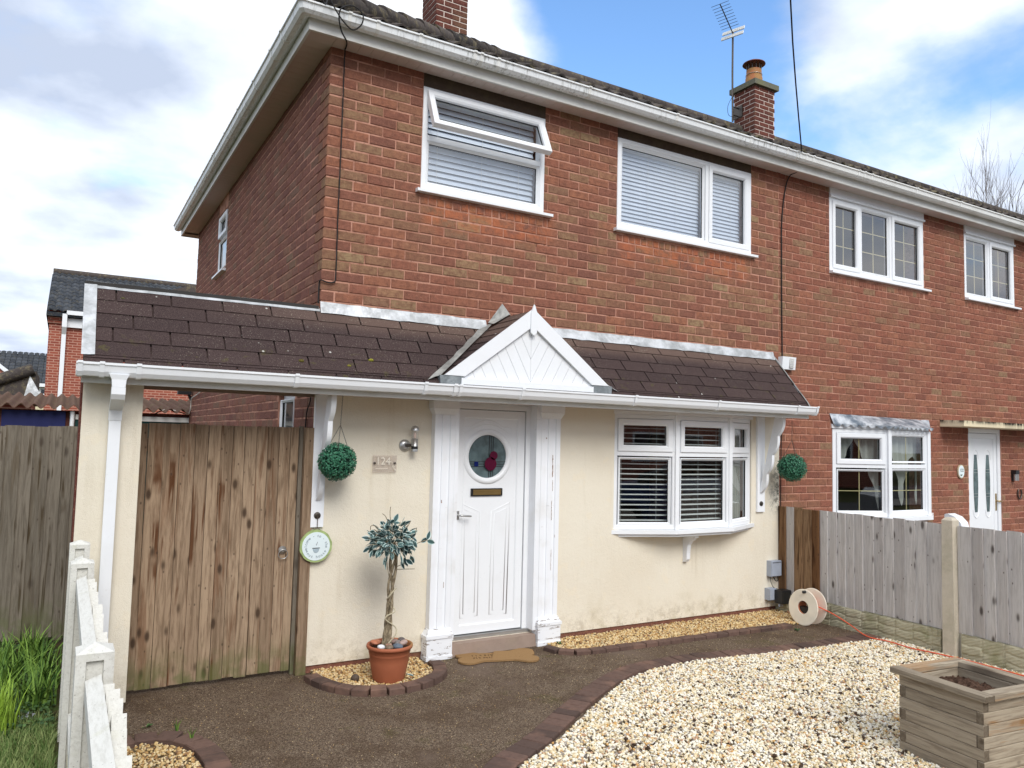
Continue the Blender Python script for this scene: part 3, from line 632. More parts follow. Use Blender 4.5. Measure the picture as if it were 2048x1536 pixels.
mb = MB(); mb.box(.002, .2, SW[0]-.02, SW[1]+.02, 4.562, 4.79); mb.build('lintel', m_mortar, house)
# upper windows
window(house, FP, *W1, [(.815, 1.945, 4.225, 4.595, dict(sash=True, glass=m_glass_up, tilt=math.radians(25))), (.835, 1.925, 3.815, 4.180, dict(glass=m_glass_up))],
       trans=[(4.20, .83, 1.93)], df=.004, sill=(.745, 2.045, .05, .035))
window(house, FP, *W2, [(2.85, 3.935, 3.815, 4.595, dict(glass=m_glass_up)), (3.985, 4.565, 3.80, 4.612, dict(sash=True, glass=m_glass_up))],
       mull=[(3.96, 3.8, 4.61)], df=.004, sill=(2.765, 4.655, .05, .035))
blind(FP, .85, 1.91, 3.83, 4.60, .050, .056, math.radians(66), 'pale blind behind the upstairs window with its top light open', mat=m_slat_up, cords=(.1, .5, .85), d=-.10)
blind(FP, 2.87, 3.93, 3.83, 4.60, .040, .048, math.radians(66), 'pale blind in the wide light of the upstairs window left of the black cable', mat=m_slat_up, cords=(.35, .7), d=-.10)
blind(FP, 4.05, 4.52, 3.86, 4.58, .040, .048, math.radians(66), 'narrow pale blind in the right light of the closed upstairs window', mat=m_slat_up, cords=(.7,), d=-.10)
mb = MB(); mb.box(.83, .86, .06, .12, 3.8, 4.6); 
window(house, SP, *SW, [(4.26, 4.82, 4.245, 4.52, dict(sash=True)), (4.26, 4.82, 3.81, 4.2, {})], trans=[(4.22, 4.25, 4.83)], df=-.06, db=-.12, sill=(4.18, 4.9, .05, .035))
window(house, SP, *SL, [(.67, 1.12, 1.05, 2.03, {})], df=-.05, db=-.12)
# soffit, fascia, gutter
ES, EF = -.175, -.205        # soffit outer edge (y), side outer edge (x)
def soffit_boards(parent, xa, xb, side=True):
    me = None; w = .1; n = int((xb-xa)/w); mb = MB()
    for i in range(n):
        mb.box(xa+i*w+.0015, xa+(i+1)*w-.0015, ES+.004, .006, 4.738, 4.748)
    mb.box(xa, xb, ES+.003, .0, 4.7425, 4.752)
    return mb
mb = soffit_boards(house, 0, 5.06); 
n = 68
for i in range(n): mb.box(EF+.004, .006, i*.1+.0015, i*.1+.0985, 4.738, 4.748)
mb.box(EF+.003, .0, 0, 6.9, 4.7425, 4.752)
mb.box(EF+.004, -.002, ES+.004, -.0015, 4.738, 4.748)
mb.build('soffit', m_soffit, house)
mb = MB(); mb.box(EF-.018, 5.06, ES-.018, ES+.003, 4.722, 4.905); mb.build('fascia', m_fascia, house)
mb = MB(); mb.box(EF-.018, EF+.003, ES+.003, 6.93, 4.722, 4.905); mb.build('fascia', m_fascia, house)
mb = MB(); mb.box(EF-.018, .3, 6.93, 6.95, 4.722, 4.905); mb.build('fascia', m_fascia, house)
mb = MB(); mb.box(EF, .3, HD-.005, 6.93, 4.738, 4.75); mb.build('soffit', m_soffit, house)
GPROF = [(0, .0), (0, -.062), (.03, -.078), (.07, -.076), (.092, -.055), (.100, -.012), (.112, -.008), (.112, .004), (.104, .004), (.094, -.008), (.084, -.05), (.066, -.068), (.03, -.07), (.006, -.056), (.006, 0)]
def sweep_gutter(path, prof, z, parent, name='gutter', mat=None, ends=True):
    """path: list of (x,y, outward dir x,y) mitre points"""
    mb = MB(); n = len(prof); vs = []; fs = []
    for x, y, ox, oy in path:
        for d, h in prof: vs.append((x+ox*d, y+oy*d, z+h))
    for i in range(len(path)-1):
        for k in range(n):
            k2 = (k+1) % n; fs.append((i*n+k, i*n+k2, (i+1)*n+k2, (i+1)*n+k))
    mb.add(vs, fs)
    if ends: mb.add(vs[:n], [tuple(range(n))]); mb.add(vs[-n:], [tuple(range(n))])
    return mb.build(name, mat or m_gutter, parent)
GY, GX = ES-.020, EF-.020
gut = sweep_gutter([(5.06, GY, 0, -1), (GX+.03, GY, 0, -1), (GX+.0, GY-.0, -.75, -1), (GX, GY, -1, -.75), (GX, GY+.03, -1, 0), (GX, 6.97, -1, 0)], GPROF, 4.875, house)
def bracket_me(prof, mat, w=.028):
    mb = MB(); off = [(d+(.004 if d > .02 else 0), h-(.004 if h < -.02 else -.003)) for d, h in prof[:8]]
    mb.prism(off+[(d-.001, h) for d, h in prof[8:]][:0]+[(.10, .006), (.088, -.045), (.03, -.06), (.004, -.05), (0, .0)], -w/2, w/2, lambda p, q, t: (t, -p, q))
    me = bpy.data.meshes.new('gutter_bracket'); me.from_pydata([tuple(v) for v in mb.v], [], mb.f); me.materials.append(mat); me.update(); return me
BME = bracket_me(GPROF, m_upvc_dirty)
for x in (.05, .27, .62, 1.10, 1.16, 1.32, 2.25, 3.28, 4.28): inst('gutter_bracket', BME, gut, (x, GY-.001, 4.876))
for x in (4.83, 4.98, 5.03): inst('gutter_bracket', BME, gut, (x, GY-.001, 4.876))
for y in (.25, .60, 1.25, 1.95, 2.65, 3.35, 3.42, 4.05, 4.75, 5.45, 6.15, 6.75): inst('gutter_bracket', BME, gut, (GX-.001, y, 4.876), (0, 0, -math.pi/2))
# roof
RT = .583; RIDGE = HD/2
def tile_mesh(w=.165, L=.36, amp=.026, th=.016, n=8):
    vs = []; fs = []
    for j, (ly, lz) in enumerate(((0, 0), (L, 0))):
        for k in range(n+1):
            t = k/n; h = amp*math.exp(-((t-.5)/.23)**2)
            vs.append(((t-.5)*w, ly, h+th+(.0 if j == 0 else -.012))); vs.append(((t-.5)*w, ly, h-(.004 if j else 0)))
    m = 2*(n+1)
    for k in range(n):
        a = 2*k; fs += [(a, a+2, m+a+2, m+a), (a+1, m+a+1, m+a+3, a+3), (a, a+1, a+3, a+2)]
    me = bpy.data.meshes.new('roof_tile'); me.from_pydata(vs, [], fs); me.materials.append(m_tile); me.update()
    for p in me.polygons: p.use_smooth = False
    return me, vs, fs
TME, TV, TF = tile_mesh()
th = math.atan(RT); cs, sn = math.cos(th), math.sin(th); Y0, Z0R = -.235, 4.905
def roof_tiles(parent, xa, xb, hip=False):
    mb = MB(); row = 0; s = 0
    while True:
        y = Y0+s*cs; z = Z0R+s*sn+.004
        if y > RIDGE: break
        n = int((xb-xa)/.165)
        for i in range(n):
            x = xa+(i+.5)*.165+random.uniform(-.004, .004); dz = random.uniform(-.003, .005); rz = random.uniform(-.012, .012)
            if hip and x-.06 < (y-Y0)-.26: continue
            tilt = th-.035
            if row < 2: inst('roof_tile', TME, parent, (x, y, z+dz), (tilt, 0, rz))
            else:
                R = Matrix.Rotation(tilt, 3, 'X'); mb.add([R @ Vector(v)+Vector((x, y, z+dz)) for v in TV], TF)
        s += .30; row += 1
    mb.build('tiling', m_tile, parent, kind='stuff', recalc=False)
roof_tiles(house, -.25, 5.06, True)
def ZR(y): return Z0R+(y-Y0)*RT
mb = MB()   # under-deck, hip and rear planes
hx = -.25+(RIDGE-Y0)
mb.add([(-.25, Y0, Z0R-.01), (5.07, Y0, Z0R-.01), (5.07, RIDGE, ZR(RIDGE)-.01), (hx, RIDGE, ZR(RIDGE)-.01), (-.25, 6.97, Z0R-.01), (5.07, 6.97, Z0R-.01)], [(0, 1, 2, 3), (0, 3, 4), (3, 2, 5, 4)])
mb.build('roof', m_tile, house, recalc=False)
mb = MB(); n = 12
for i in range(n):
    a = Vector((-.30, Y0-.04, Z0R+.02)).lerp(Vector((hx, RIDGE, ZR(RIDGE)+.04)), i/n); b = Vector((-.30, Y0-.04, Z0R+.02)).lerp(Vector((hx, RIDGE, ZR(RIDGE)+.04)), (i+1.08)/n); mb = MB(); mb.tube([a+Vector((0, 0, .03)), b], .085, 12); mb.build('hip_tile', m_tile, house)
mb = MB()
for i in range(5): mb = MB(); mb.tube([(hx+i*.45, RIDGE, ZR(RIDGE)+.03), (hx+.47+i*.45, RIDGE, ZR(RIDGE)+.03)], .1, 12); mb.build('ridge_tile', m_tile, house)
# chimneys
def chimney(parent, x0, x1, y0, y1, ztop, cap=None):
    mb = MB(); mb.box(x0+.006, x1-.006, y0+.006, y1-.006, 5.6, ztop-.002); ch = mb.build('chimney', m_mortar_pale, parent)
    L = []; z = ztop; k = 0; h = .075; J = .012
    def face(P, wd, st):
        u = -st
        while u < wd:
            a, b = max(u+J/2, 0), min(u+.225-J/2, wd)
            if b-a > .02: L.append((P, (a+b)/2, z-h/2, b-a))
            u += .225
    while z > 6.3:
        face(Pl((x0, y0, 0), (1, 0, 0), (0, -1, 0)), x1-x0, 0 if k % 2 else .1125)
        face(Pl((x0, y0, 0), (0, 1, 0), (-1, 0, 0)), y1-y0, .1125 if k % 2 else 0); z -= h; k += 1
    for P, u, zz, w in L:
        rz = 0 if P.N.y < -.5 else -math.pi/2; me = brick_mesh(.213, h-J, .02, m_brickdark)
        p = P(u, .001, zz); inst('brick', me, ch, p, (0, 0, rz), (w/.213, 1, 1))
    if cap: mb = MB(); mb.box(x0-.05, x1+.05, y0-.05, y1+.05, ztop, ztop+cap); mb.build('chimney_cap', m_conc_cap, ch)
    return ch
chimney(house, 2.155, 2.60, 2.93, 3.38, 7.9, .09)
# render skin -------------------------------------------------------------
mb = MB(); wall_holes(mb, FP, -.012, 5.02, .055, 2.62, .0015, .016, [DR, BY]); mb.build('render', m_render, house)
mb = MB(); mb.box(.735, .745, -.0135, -.0121, 1.48, 1.60); mb.box(.745, .80, -.0135, -.0121, 1.48, 1.495); mb.box(.80, .808, -.0135, -.0121, 1.49, 1.575); mb.build('paint_scar', flat_mat('pale paint scar', srgb(236, 228, 210), .9), house)
mb = MB(); mb.box(.0, 5.03, -.004, .2, .0, .054); mb.build('plinth', m_brick, house)
# interior of bay: curtain -------------------------------------------------
# ---- front door
door = None
mb = MB()
DY = .045   # door leaf face y
pbox(mb, FP, 1.13, 1.195, -.12, -.02, .13, 2.05); pbox(mb, FP, 1.862, 1.93, -.12, -.02, .13, 2.05); pbox(mb, FP, 1.196, 1.861, -.12, -.02, 1.985, 2.05)
mb.build('door_frame', m_upvc, house)
mb = MB(); pbox(mb, FP, 1.13, 1.93, -.12, .0, .102, .128); mb.build('threshold', m_steel, house)
DP = Pl((0, DY, 0), (1, 0, 0), (0, -1, 0))
mb = MB(); pring(mb, DP, 1.20, 1.857, .135, 1.98, .075, .012, -.04, .008)
# leaf panel with round opening
cx, cz, cr_ = 1.50, 1.59, .182; nseg = 48; a0, a1, b0, b1 = 1.272, 1.785, .208, 1.907
ring = [(cx+cr_*math.cos(2*math.pi*i/nseg), cz+cr_*math.sin(2*math.pi*i/nseg)) for i in range(nseg)]
def sqp(i):
    t = 2*math.pi*i/nseg; c, s = math.cos(t), math.sin(t); m = 1e9
    for lim, comp in ((a1-cx, c), (cx-a0, -c), (b1-cz, s), (cz-1.30, -s)):
        if comp > 1e-6: m = min(m, lim/comp)
    return (cx+c*m, cz+s*m)
for i in range(nseg):
    j = (i+1) % nseg; p, q, r_, s_ = ring[i], ring[j], sqp(j), sqp(i); mb.add([DP(p[0], 0, p[1]), DP(q[0], 0, q[1]), DP(r_[0], 0, r_[1]), DP(s_[0], 0, s_[1])], [(0, 1, 2, 3)])
    mb.add([DP(p[0], 0, p[1]), DP(q[0], 0, q[1]), DP(q[0], -.03, q[1]), DP(p[0], -.03, p[1])], [(0, 1, 2, 3)])
for sx, sz in ((a1, b1), (a0, b1), (a0, 1.30), (a1, 1.30)):
    pts = sorted([sqp(i) for i in range(nseg)], key=lambda p: (p[0]-sx)**2+(p[1]-sz)**2)[:2]; mb.add([DP(sx, 0, sz), DP(pts[0][0], 0, pts[0][1]), DP(pts[1][0], 0, pts[1][1])], [(0, 1, 2)])
pbox(mb, DP, a0, a1, -.03, 0, b0, 1.30)
door = mb.build('front_door', m_upvc, house)
def ridge_line(pts, r=.007, closed=False, par=None, nm='moulding', P=DP, mat=None, d=0):
    pp = [P(u, d, z) for u, z in pts]
    if closed: pp.append(pp[0])
    mb = MB(); mb.tube(pp, r, 6, cap=False); return mb.build(nm, mat or m_upvc, par)
circ = lambda r, n=40, x=cx, z=cz: [(x+r*math.cos(2*math.pi*i/n), z+r*math.sin(2*math.pi*i/n)) for i in range(n)]
mb = MB(); n = 40; pr = [(.182, -.006), (.19, .012), (.215, .014), (.232, .004), (.236, -.002)]
vs = []; fs = []
for r, dd in pr:
    for i in range(n): t = 2*math.pi*i/n; vs.append(DP(cx+r*math.cos(t), dd, cz+r*math.sin(t)))
for i in range(len(pr)-1):
    for k in range(n): fs.append((i*n+k, i*n+(k+1) % n, (i+1)*n+(k+1) % n, (i+1)*n+k))
mb.add(vs, fs, 0, True); mb.build('glass_surround', m_upvc, door)
mb = MB(); vs = [DP(x, -.012, z) for x, z in circ(.186)]; mb.add(vs, [tuple(range(40))]); mb.build('pane', m_door_glass, door, recalc=False)
mb = MB()
for u in (1.518, 1.537, 1.556): pbox(mb, DP, u-.0022, u+.0022, -.011, -.008, cz-math.sqrt(max(0, .184**2-(u-cx)**2)), cz+math.sqrt(.184**2-(u-cx)**2))
for z in (1.545, 1.525, 1.505): pbox(mb, DP, cx-math.sqrt(.184**2-(z-cz)**2), cx+math.sqrt(.184**2-(z-cz)**2), -.0112, -.0078, z-.0022, z+.0022)
mb.build('leading', m_leadline, door)
for x, z, r in ((1.527, 1.527, .058), (1.556, 1.598, .038)):
    mb = MB(); mb.lathe([(r, -.0035), (r*.97, -.007)], DP(x, 0, z), 'Y', 20, sm=False)
    o = mb.build('glass_rose', m_purple, door); mb = MB(); mb.tube([DP(x+r*.6*math.cos(t)*(1-t/14), -.003, z+r*.6*math.sin(t)*(1-t/14)) for t in [i*.5 for i in range(22)]], .0018, 4); mb.build('leading', m_leadline, door)
mb = MB(); pbox(mb, DP, 1.378, 1.415, -.0075, -.0055, 1.505, 1.545); mb.build('glass_square', m_blueglass, door)
arch = [(1.268, 1.775), (1.268, 1.832), (1.335, 1.836)]+[(1.335+(.31)*i/12, 1.836+.058*math.sin(math.pi*i/12)) for i in range(1, 12)]+[(1.645, 1.836), (1.722, 1.832), (1.722, 1.772)]+[(1.722-.454*i/14, 1.772+.085*math.sin(math.pi*i/14)) for i in range(1, 14)]
ridge_line(arch, .008, True, door, d=-.004)
for sg in (-1, 1):
    c0 = 1.4955; f = lambda x: c0+sg*(c0-x) if sg > 0 else x
    F2 = (lambda x: x) if sg < 0 else (lambda x: 2*c0-x)
    ridge_line([(F2(1.262), 1.20), (F2(1.44), 1.125), (F2(1.44), .27), (F2(1.275), .262)], .008, True, door, d=-.0045)
    ridge_line([(F2(1.295), 1.15), (F2(1.41), 1.105), (F2(1.41), .30), (F2(1.305), .295)], .006, True, door, d=-.0035)
mb = MB(); pbox(mb, DP, 1.345, 1.645, .0, .012, 1.258, 1.322); mb.build('letterbox', m_black, door)
mb = MB(); pbox(mb, DP, 1.362, 1.628, .0125, .018, 1.268, 1.313); pbox(mb, DP, 1.362, 1.628, .0185, .022, 1.300, 1.304); mb.build('letterbox_flap', m_brass, door)
mb = MB(); pbox(mb, DP, 1.212, 1.238, .0125, .016, 1.07, 1.14); mb.tube([DP(1.225, .018, 1.105), DP(1.225, .055, 1.105), DP(1.25, .06, 1.105), DP(1.33, .055, 1.098)], .008, 8); mb.build('handle', m_steel, door)
# pilasters
def pilaster(x0, x1, bx0, bx1, cx0, cx1):
    mb = MB(); w = x1-x0; yf = -.085
    # fluted shaft profile
    pr = [(x0, -.016), (x0, yf), (x0+.04, yf), (x0+.046, yf+.012), (x0+w*.36, yf+.012), (x0+w*.38, yf+.002), (x0+w*.62, yf+.002), (x0+w*.64, yf+.012), (x1-.046, yf+.012), (x1-.04, yf), (x1, yf), (x1, -.016)]
    mb.prism(pr, .235, 1.925, lambda p, q, t: (p, q, t)); p = mb.build('pilaster', m_paint, house)
    mb = MB(); mb.box(bx0, bx1, -.118, -.0175, .004, .19); mb.hexa([(bx0, -.118, .192), (bx1, -.118, .192), (bx1, -.0175, .192), (bx0, -.0175, .192), (x0-.004, yf-.004, .234), (x1+.004, yf-.004, .234), (x1+.004, -.0175, .234), (x0-.004, -.0175, .234)])
    mb.box(bx0-.008, bx1+.008, -.126, -.0178, .165, .191); mb.box(bx0-.004, bx1+.004, -.122, -.0178, .0, .03); mb.build('base', m_paint_flaky, p)
    mb = MB(); mb.hexa([(x0-.002, yf-.002, 1.926), (x1+.002, yf-.002, 1.926), (x1+.002, -.0175, 1.926), (x0-.002, -.0175, 1.926), (cx0, -.118, 1.975), (cx1, -.118, 1.975), (cx1, -.0175, 1.975), (cx0, -.0175, 1.975)])
    mb.box(cx0, cx1, -.118, -.0175, 1.976, 2.036); mb.build('capital', m_paint, p)
pilaster(.945, 1.125, .915, 1.135, .915, 1.145); pilaster(1.955, 2.150, 1.940, 2.168, 1.930, 2.172)
for i, (x, z0_, z1_, w_) in enumerate(((2.075, 1.42, 1.62, .006), (2.078, 1.30, 1.40, .003), (2.072, 1.05, 1.22, .003), (2.076, .62, .80, .0025), (2.005, 1.75, 1.77, .006), (1.02, 1.22, 1.25, .006), (1.06, .55, .60, .003), (2.11, .9, .93, .003))):
    mb = MB(); z = z0_; vs = []
    while z < z1_+.001: vs += [(x-w_*random.uniform(.2, 1), -.0857, z), (x+w_*random.uniform(.2, 1), -.0857, z)]; z += .012
    mb.add(vs, [(2*k, 2*k+1, 2*k+3, 2*k+2) for k in range(len(vs)//2-1)]); mb.build('paint_chip', flat_mat('bare wood %d' % i, srgb(150, 122, 108), .9, var=.3, sc=60), house, recalc=False)
mb = MB(); mb.box(1.126, 1.16, -.085, .02, .13, 2.036); mb.build('door_jamb', m_paint, house)
mb = MB(); mb.box(1.905, 1.954, -.083, .02, .13, 2.036); mb.build('door_jamb', m_paint, house)
mb = MB(); mb.hexa([(1.13, -.10, .0), (1.935, -.10, .0), (1.935, .12, .0), (1.13, .12, .0), (1.14, -.088, .098), (1.93, -.088, .098), (1.93, .12, .100), (1.14, .12, .100)]); mb.build('doorstep', m_conc_step, house)
# bay window --------------------------------------------------------------
pts = [(2.80, -.0), (3.40, -.20), (4.10, -.20), (4.60, -.0)]
bz0, bz1 = .93, 2.00
for i in range(3):
    a, b = Vector((*pts[i], 0)), Vector((*pts[i+1], 0)); U = (b-a).normalized(); N = Vector((U.y, -U.x, 0)); L = (b-a).length
    P = Pl(a, U, N)
    window(house, P, .0, L, bz0, bz1, [(.045, L-.045, 1.655, 1.955, dict(sash=True)), (.055, L-.055, .975, 1.60, {})], trans=[(1.635, .04, L-.04)], df=.0, db=-.06, outer=.045)
for x, y in pts[1:3]: mb = MB(); mb.box(x-.022, x+.022, y-.012, y+.03, bz0, bz1); mb.build('corner_post', m_upvc, house)
off = [(2.765, -.01), (3.385, -.245), (4.115, -.245), (4.66, -.01)]
mb = MB(); poly = off+[(4.66, .1), (2.765, .1)]; mb.prism(poly, .892, .928, lambda p, q, t: (p, q, t)); mb.build('bay_sill', m_upvc, house)
mb = MB(); poly = [(2.86, -.018), (3.40, -.215), (4.10, -.215), (4.56, -.018), (4.56, .1), (2.86, .1)]; mb.prism(poly, .865, .891, lambda p, q, t: (p, q, t)); mb.build('bay_base', m_paint, house)
mb = MB(); poly = [(2.79, -.018), (3.39, -.225), (4.11, -.225), (4.62, -.018), (4.62, .2), (2.79, .2)]; mb.prism(poly, 2.001, 2.034, lambda p, q, t: (p, q, t)); mb.build('bay_head', m_paint, house)
prof = [(-.017, .864), (-.19, .864), (-.185, .84), (-.16, .835), (-.15, .815), (-.12, .80), (-.085, .76), (-.075, .70), (-.07, .62), (-.05, .595), (-.017, .59)]
mb = MB(); mb.prism(prof, 3.655, 3.70, lambda p, q, t: (t, p, q)); mb.build('corbel', m_paint, house)
blind(Pl((2.80, 0, 0), Vector((.6, -.2, 0)), Vector((-.2, -.6, 0))), .04, .60, .97, 1.97, .048, .046, math.radians(10), 'open slatted blind in the left facet of the cream house bay window', d=-.10, cords=(.12, .75))
blind(Pl((3.40, -.20, 0), (1, 0, 0), (0, -1, 0)), .03, .66, .97, 1.97, .048, .046, math.radians(12), 'open slatted blind in the middle facet of the cream house bay window', d=-.10, cords=(.14, .5, .88))
mb = MB(); n = 60
U = Vector((.5, .2, 0)).normalized(); N = Vector((U.y, -U.x, 0)); P = Pl((4.10, -.20, 0), U, N)
vs = [];
for i in range(n+1):
    t = i/n; dd = -.10+.016*math.sin(t*52)
    for z in (.96, 1.98): vs.append(P(.03+t*.45, dd, z))
mb.add(vs, [(2*i, 2*i+2, 2*i+3, 2*i+1) for i in range(n)], 0, True)
tag(mb.build('curtain', m_curtain, None, recalc=False), 'cream net curtain hanging in the right facet of the bay window', 'curtain')
# brackets (gallows) --------------------------------------------------------
def gallows(xc, w, z0=1.05, ztop=2.036):
    mb = MB(); mb.box(xc-w/2, xc+w/2, -.04, -.0165, z0, ztop); b = mb.build('gallows_bracket', m_paint, house)
    # scalloped brace: outer edge wavy from (y=-.33,z=top) down to the wall
    n = 40; A = Vector((-.34, ztop-.002)); B = Vector((-.055, z0+.20)); inner = []; outer = []
    for i in range(n+1):
        t = i/n; p = A.lerp(B, t); nrm = Vector((-.86, -.5)).normalized()
        wv = abs(math.sin(t*math.pi*4.0))*.028; outer.append((p.x+nrm.x*wv, p.y+nrm.y*wv if i else ztop-.002))
        inner.append((min(p.x+.105*(1-t*.75), -.042), p.y+.03*(1-t)*0))
    mb = MB(); th_ = .036
    vs = []; fs = []
    for t_ in (-th_/2, th_/2):
        for (a, b_), (c, d_) in zip(outer, inner): vs.append((xc+t_, a, b_)); vs.append((xc+t_, c, d_))
    m = 2*(n+1)
    for i in range(n):
        a = 2*i; fs += [(a, a+2, a+3, a+1), (m+a, m+a+1, m+a+3, m+a+2), (a, m+a, m+a+2, a+2), (a+1, a+3, m+a+3, m+a+1)]
    fs += [(0, 1, m+1, m), (2*n, m+2*n, m+2*n+1, 2*n+1)]
    mb.add(vs, fs); mb.build('brace', m_paint, b)
    mb = MB(); mb.lathe([(.026, 0), (.024, -.006), (.012, -.009)], (xc, -.0405, z0+.085), 'Y', 16, sm=False); mb.build('bolt_cap', m_darksteel, b)
gallows(.035, .095, 1.06); gallows(4.72, .11, 1.045)
# ---- porch lean-to roof -----------------------------------------------------
PX0, PX1 = -1.535, 4.965; PT = (0, 2.668); PB = (-.425, 2.172)
sl_ = Vector((0, PB[0]-PT[0], PB[1]-PT[1])); SLn = sl_.length; sd = sl_.normalized(); sn_ = Vector((0, sd.z, -sd.y)); sn_ = sn_ if sn_.z > 0 else -sn_
mb = MB(); mb.add([(PX0, PT[0]-.005, PT[1]-.02), (PX1, PT[0]-.005, PT[1]-.02), (PX1, PB[0], PB[1]-.015), (PX0, PB[0], PB[1]-.015), (PX0, 0.0, 2.06), (PX1, 0.0, 2.06), (PX1, PB[0], 2.06), (PX0, PB[0], 2.06)], [(0, 1, 2, 3), (4, 7, 6, 5), (0, 3, 7, 4), (1, 5, 6, 2)])
proof = mb.build('porch_roof', m_shingle, house)
rows = 5; ex = .128; tabw = .333
for r in range(rows+1):
    top = .04+(r)*ex*1.0-.02
    s0 = r*ex+.0; s1 = min(s0+ex, SLn+.01)
    if s0 > SLn-.01: break
    o_ = (.0 if r % 2 else tabw/2)+.05*r
    x = PX0-tabw+o_
    while x < PX1:
        a, b = max(x+.0055, PX0+.0), min(x+tabw-.0055, PX1)
        if b-a > .03:
            mid = (a+b)/2; C0 = Vector((mid, PT[0], PT[1]))+sd*((s0+s1)/2)+sn_*.004
            me = bpy.data.meshes.new('shingle'); hw = (b-a)/2; hl = (s1-s0)/2; v = []
            for su, hh in ((-hl-.01, .0005), (hl-.003, .0055+random.uniform(0, .002))):
                for xx in (-hw, hw):
                    for q in (0, .0035): v.append(Vector((xx, 0, 0))+sd*su+sn_*(hh+q))
            me.from_pydata([tuple(p) for p in v], [], [(0, 2, 6, 4), (1, 5, 7, 3), (4, 6, 7, 5), (0, 4, 5, 1), (2, 3, 7, 6), (0, 1, 3, 2)]); me.materials.append(m_shingle); me.update()
            inst('shingle', me, proof, C0)
        x += tabw
# curled bottom strip of each run
E_ = Vector((0, PB[0], PB[1]))
x = PX0-.12
while x < PX1:
    a, b = max(x+.004, PX0), min(x+tabw-.004, PX1); mb = MB(); v = []
    for dy, dz in ((.035, .041), (.0, .005), (-.03, -.032), (-.05, -.06)):
        for xx in (a, b): v.append(Vector((xx, PB[0]+dy, PB[1]+dz+.009)))
    mb.add(v, [(0, 1, 3, 2), (2, 3, 5, 4), (4, 5, 7, 6)], 0, True); mb.build('shingle', m_shingle, proof, recalc=False); x += tabw
# fascia, soffit, gutter
mb = MB(); mb.box(PX0-.01, 4.99, -.422, -.402, 2.022, 2.135); mb.build('porch_fascia', m_fascia, house)
mb = MB(); mb.box(.0, 4.985, -.401, -.0165, 2.0365, 2.050); mb.build('porch_soffit', m_soffit, house)
mb = MB(); mb.box(PX0, -.001, -.401, .04, 2.040, 2.056); mb.box(PX0, -.001, .02, .05, 2.02, 2.04); mb.build('porch_soffit', m_conc_step, house)
PG = [(0, .0), (0, -.055), (.03, -.07), (.066, -.066), (.084, -.04), (.092, -.004), (.1, .0), (.1, .014), (.092, .014), (.084, .0), (.072, -.04), (.06, -.058), (.03, -.06), (.006, -.05), (.006, 0)]
pg = sweep_gutter([(-1.575, -.423, 0, -1), (5.02, -.423, 0, -1)], PG, 2.128, house, 'porch_gutter', m_upvc)
BM2 = bracket_me(PG, m_upvc)
for x in (-1.555, -1.44, -1.24, -.28, .665, .905, .95, 1.50, 2.64, 3.63, 4.72, 5.005): inst('gutter_bracket', BM2, pg, (x, -.424, 2.1295), (0, 0, 0), (1, 1.03, 1.04))
# flashings
def strip(name, pts_a, pts_b, parent, mat, j=.004):
    mb = MB(); v = []
    for a, b in zip(pts_a, pts_b): v += [Vector(a)+Vector((0, 0, random.uniform(-j, j))), Vector(a).lerp(Vector(b), .55)+Vector((0, random.uniform(-j, j)*.6, random.uniform(-j, j))), Vector(b)+Vector((0, 0, random.uniform(-j, j)))]
    f = []
    for i in range(len(pts_a)-1): f += [(3*i, 3*i+3, 3*i+4, 3*i+1), (3*i+1, 3*i+4, 3*i+5, 3*i+2)]
    mb.add(v, f, 0, True); return mb.build(name, mat, parent, recalc=False)
def run(x0, x1, n, y, z): return [(x0+(x1-x0)*i/n, y, z) for i in range(n+1)]
strip('flashing', run(.0, 1.42, 18, -.004, 2.742), run(.0, 1.42, 18, -.035, 2.655), house, m_lead)
strip('flashing', run(1.78, 4.94, 36, -.004, 2.742), run(1.78, 4.94, 36, -.035, 2.655), house, m_lead)
strip('flashing', run(-1.55, .0, 16, .03, 2.715), run(-1.55, .0, 16, -.02, 2.665), house, m_lead, .001)
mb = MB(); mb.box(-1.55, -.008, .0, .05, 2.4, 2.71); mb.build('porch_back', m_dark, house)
vl = [Vector((PX0, 0, 2.68))+sd*(SLn*i/8)+sn_*.012 for i in range(9)]
strip('verge', [p+Vector((-.018, 0, 0)) for p in vl], [p+Vector((.055, 0, .002)) for p in vl], house, m_lead, .0015)
vl = [Vector((PX1, 0, 2.68))+sd*(SLn*i/8)+sn_*.012 for i in range(9)]+[Vector((PX1, -.47, 2.135))]
strip('verge', [p+Vector((.012, 0, -.01)) for p in vl], [p+Vector((-.02, 0, .004)) for p in vl], house, m_lead_dark, .0015)
mb = MB(); mb.add([(4.97, 0, 2.70), (4.97, -.425, 2.19), (4.97, -.425, 2.03), (4.97, 0, 2.03)], [(0, 1, 2, 3)]); mb.build('verge_board', m_paint, house, recalc=False)
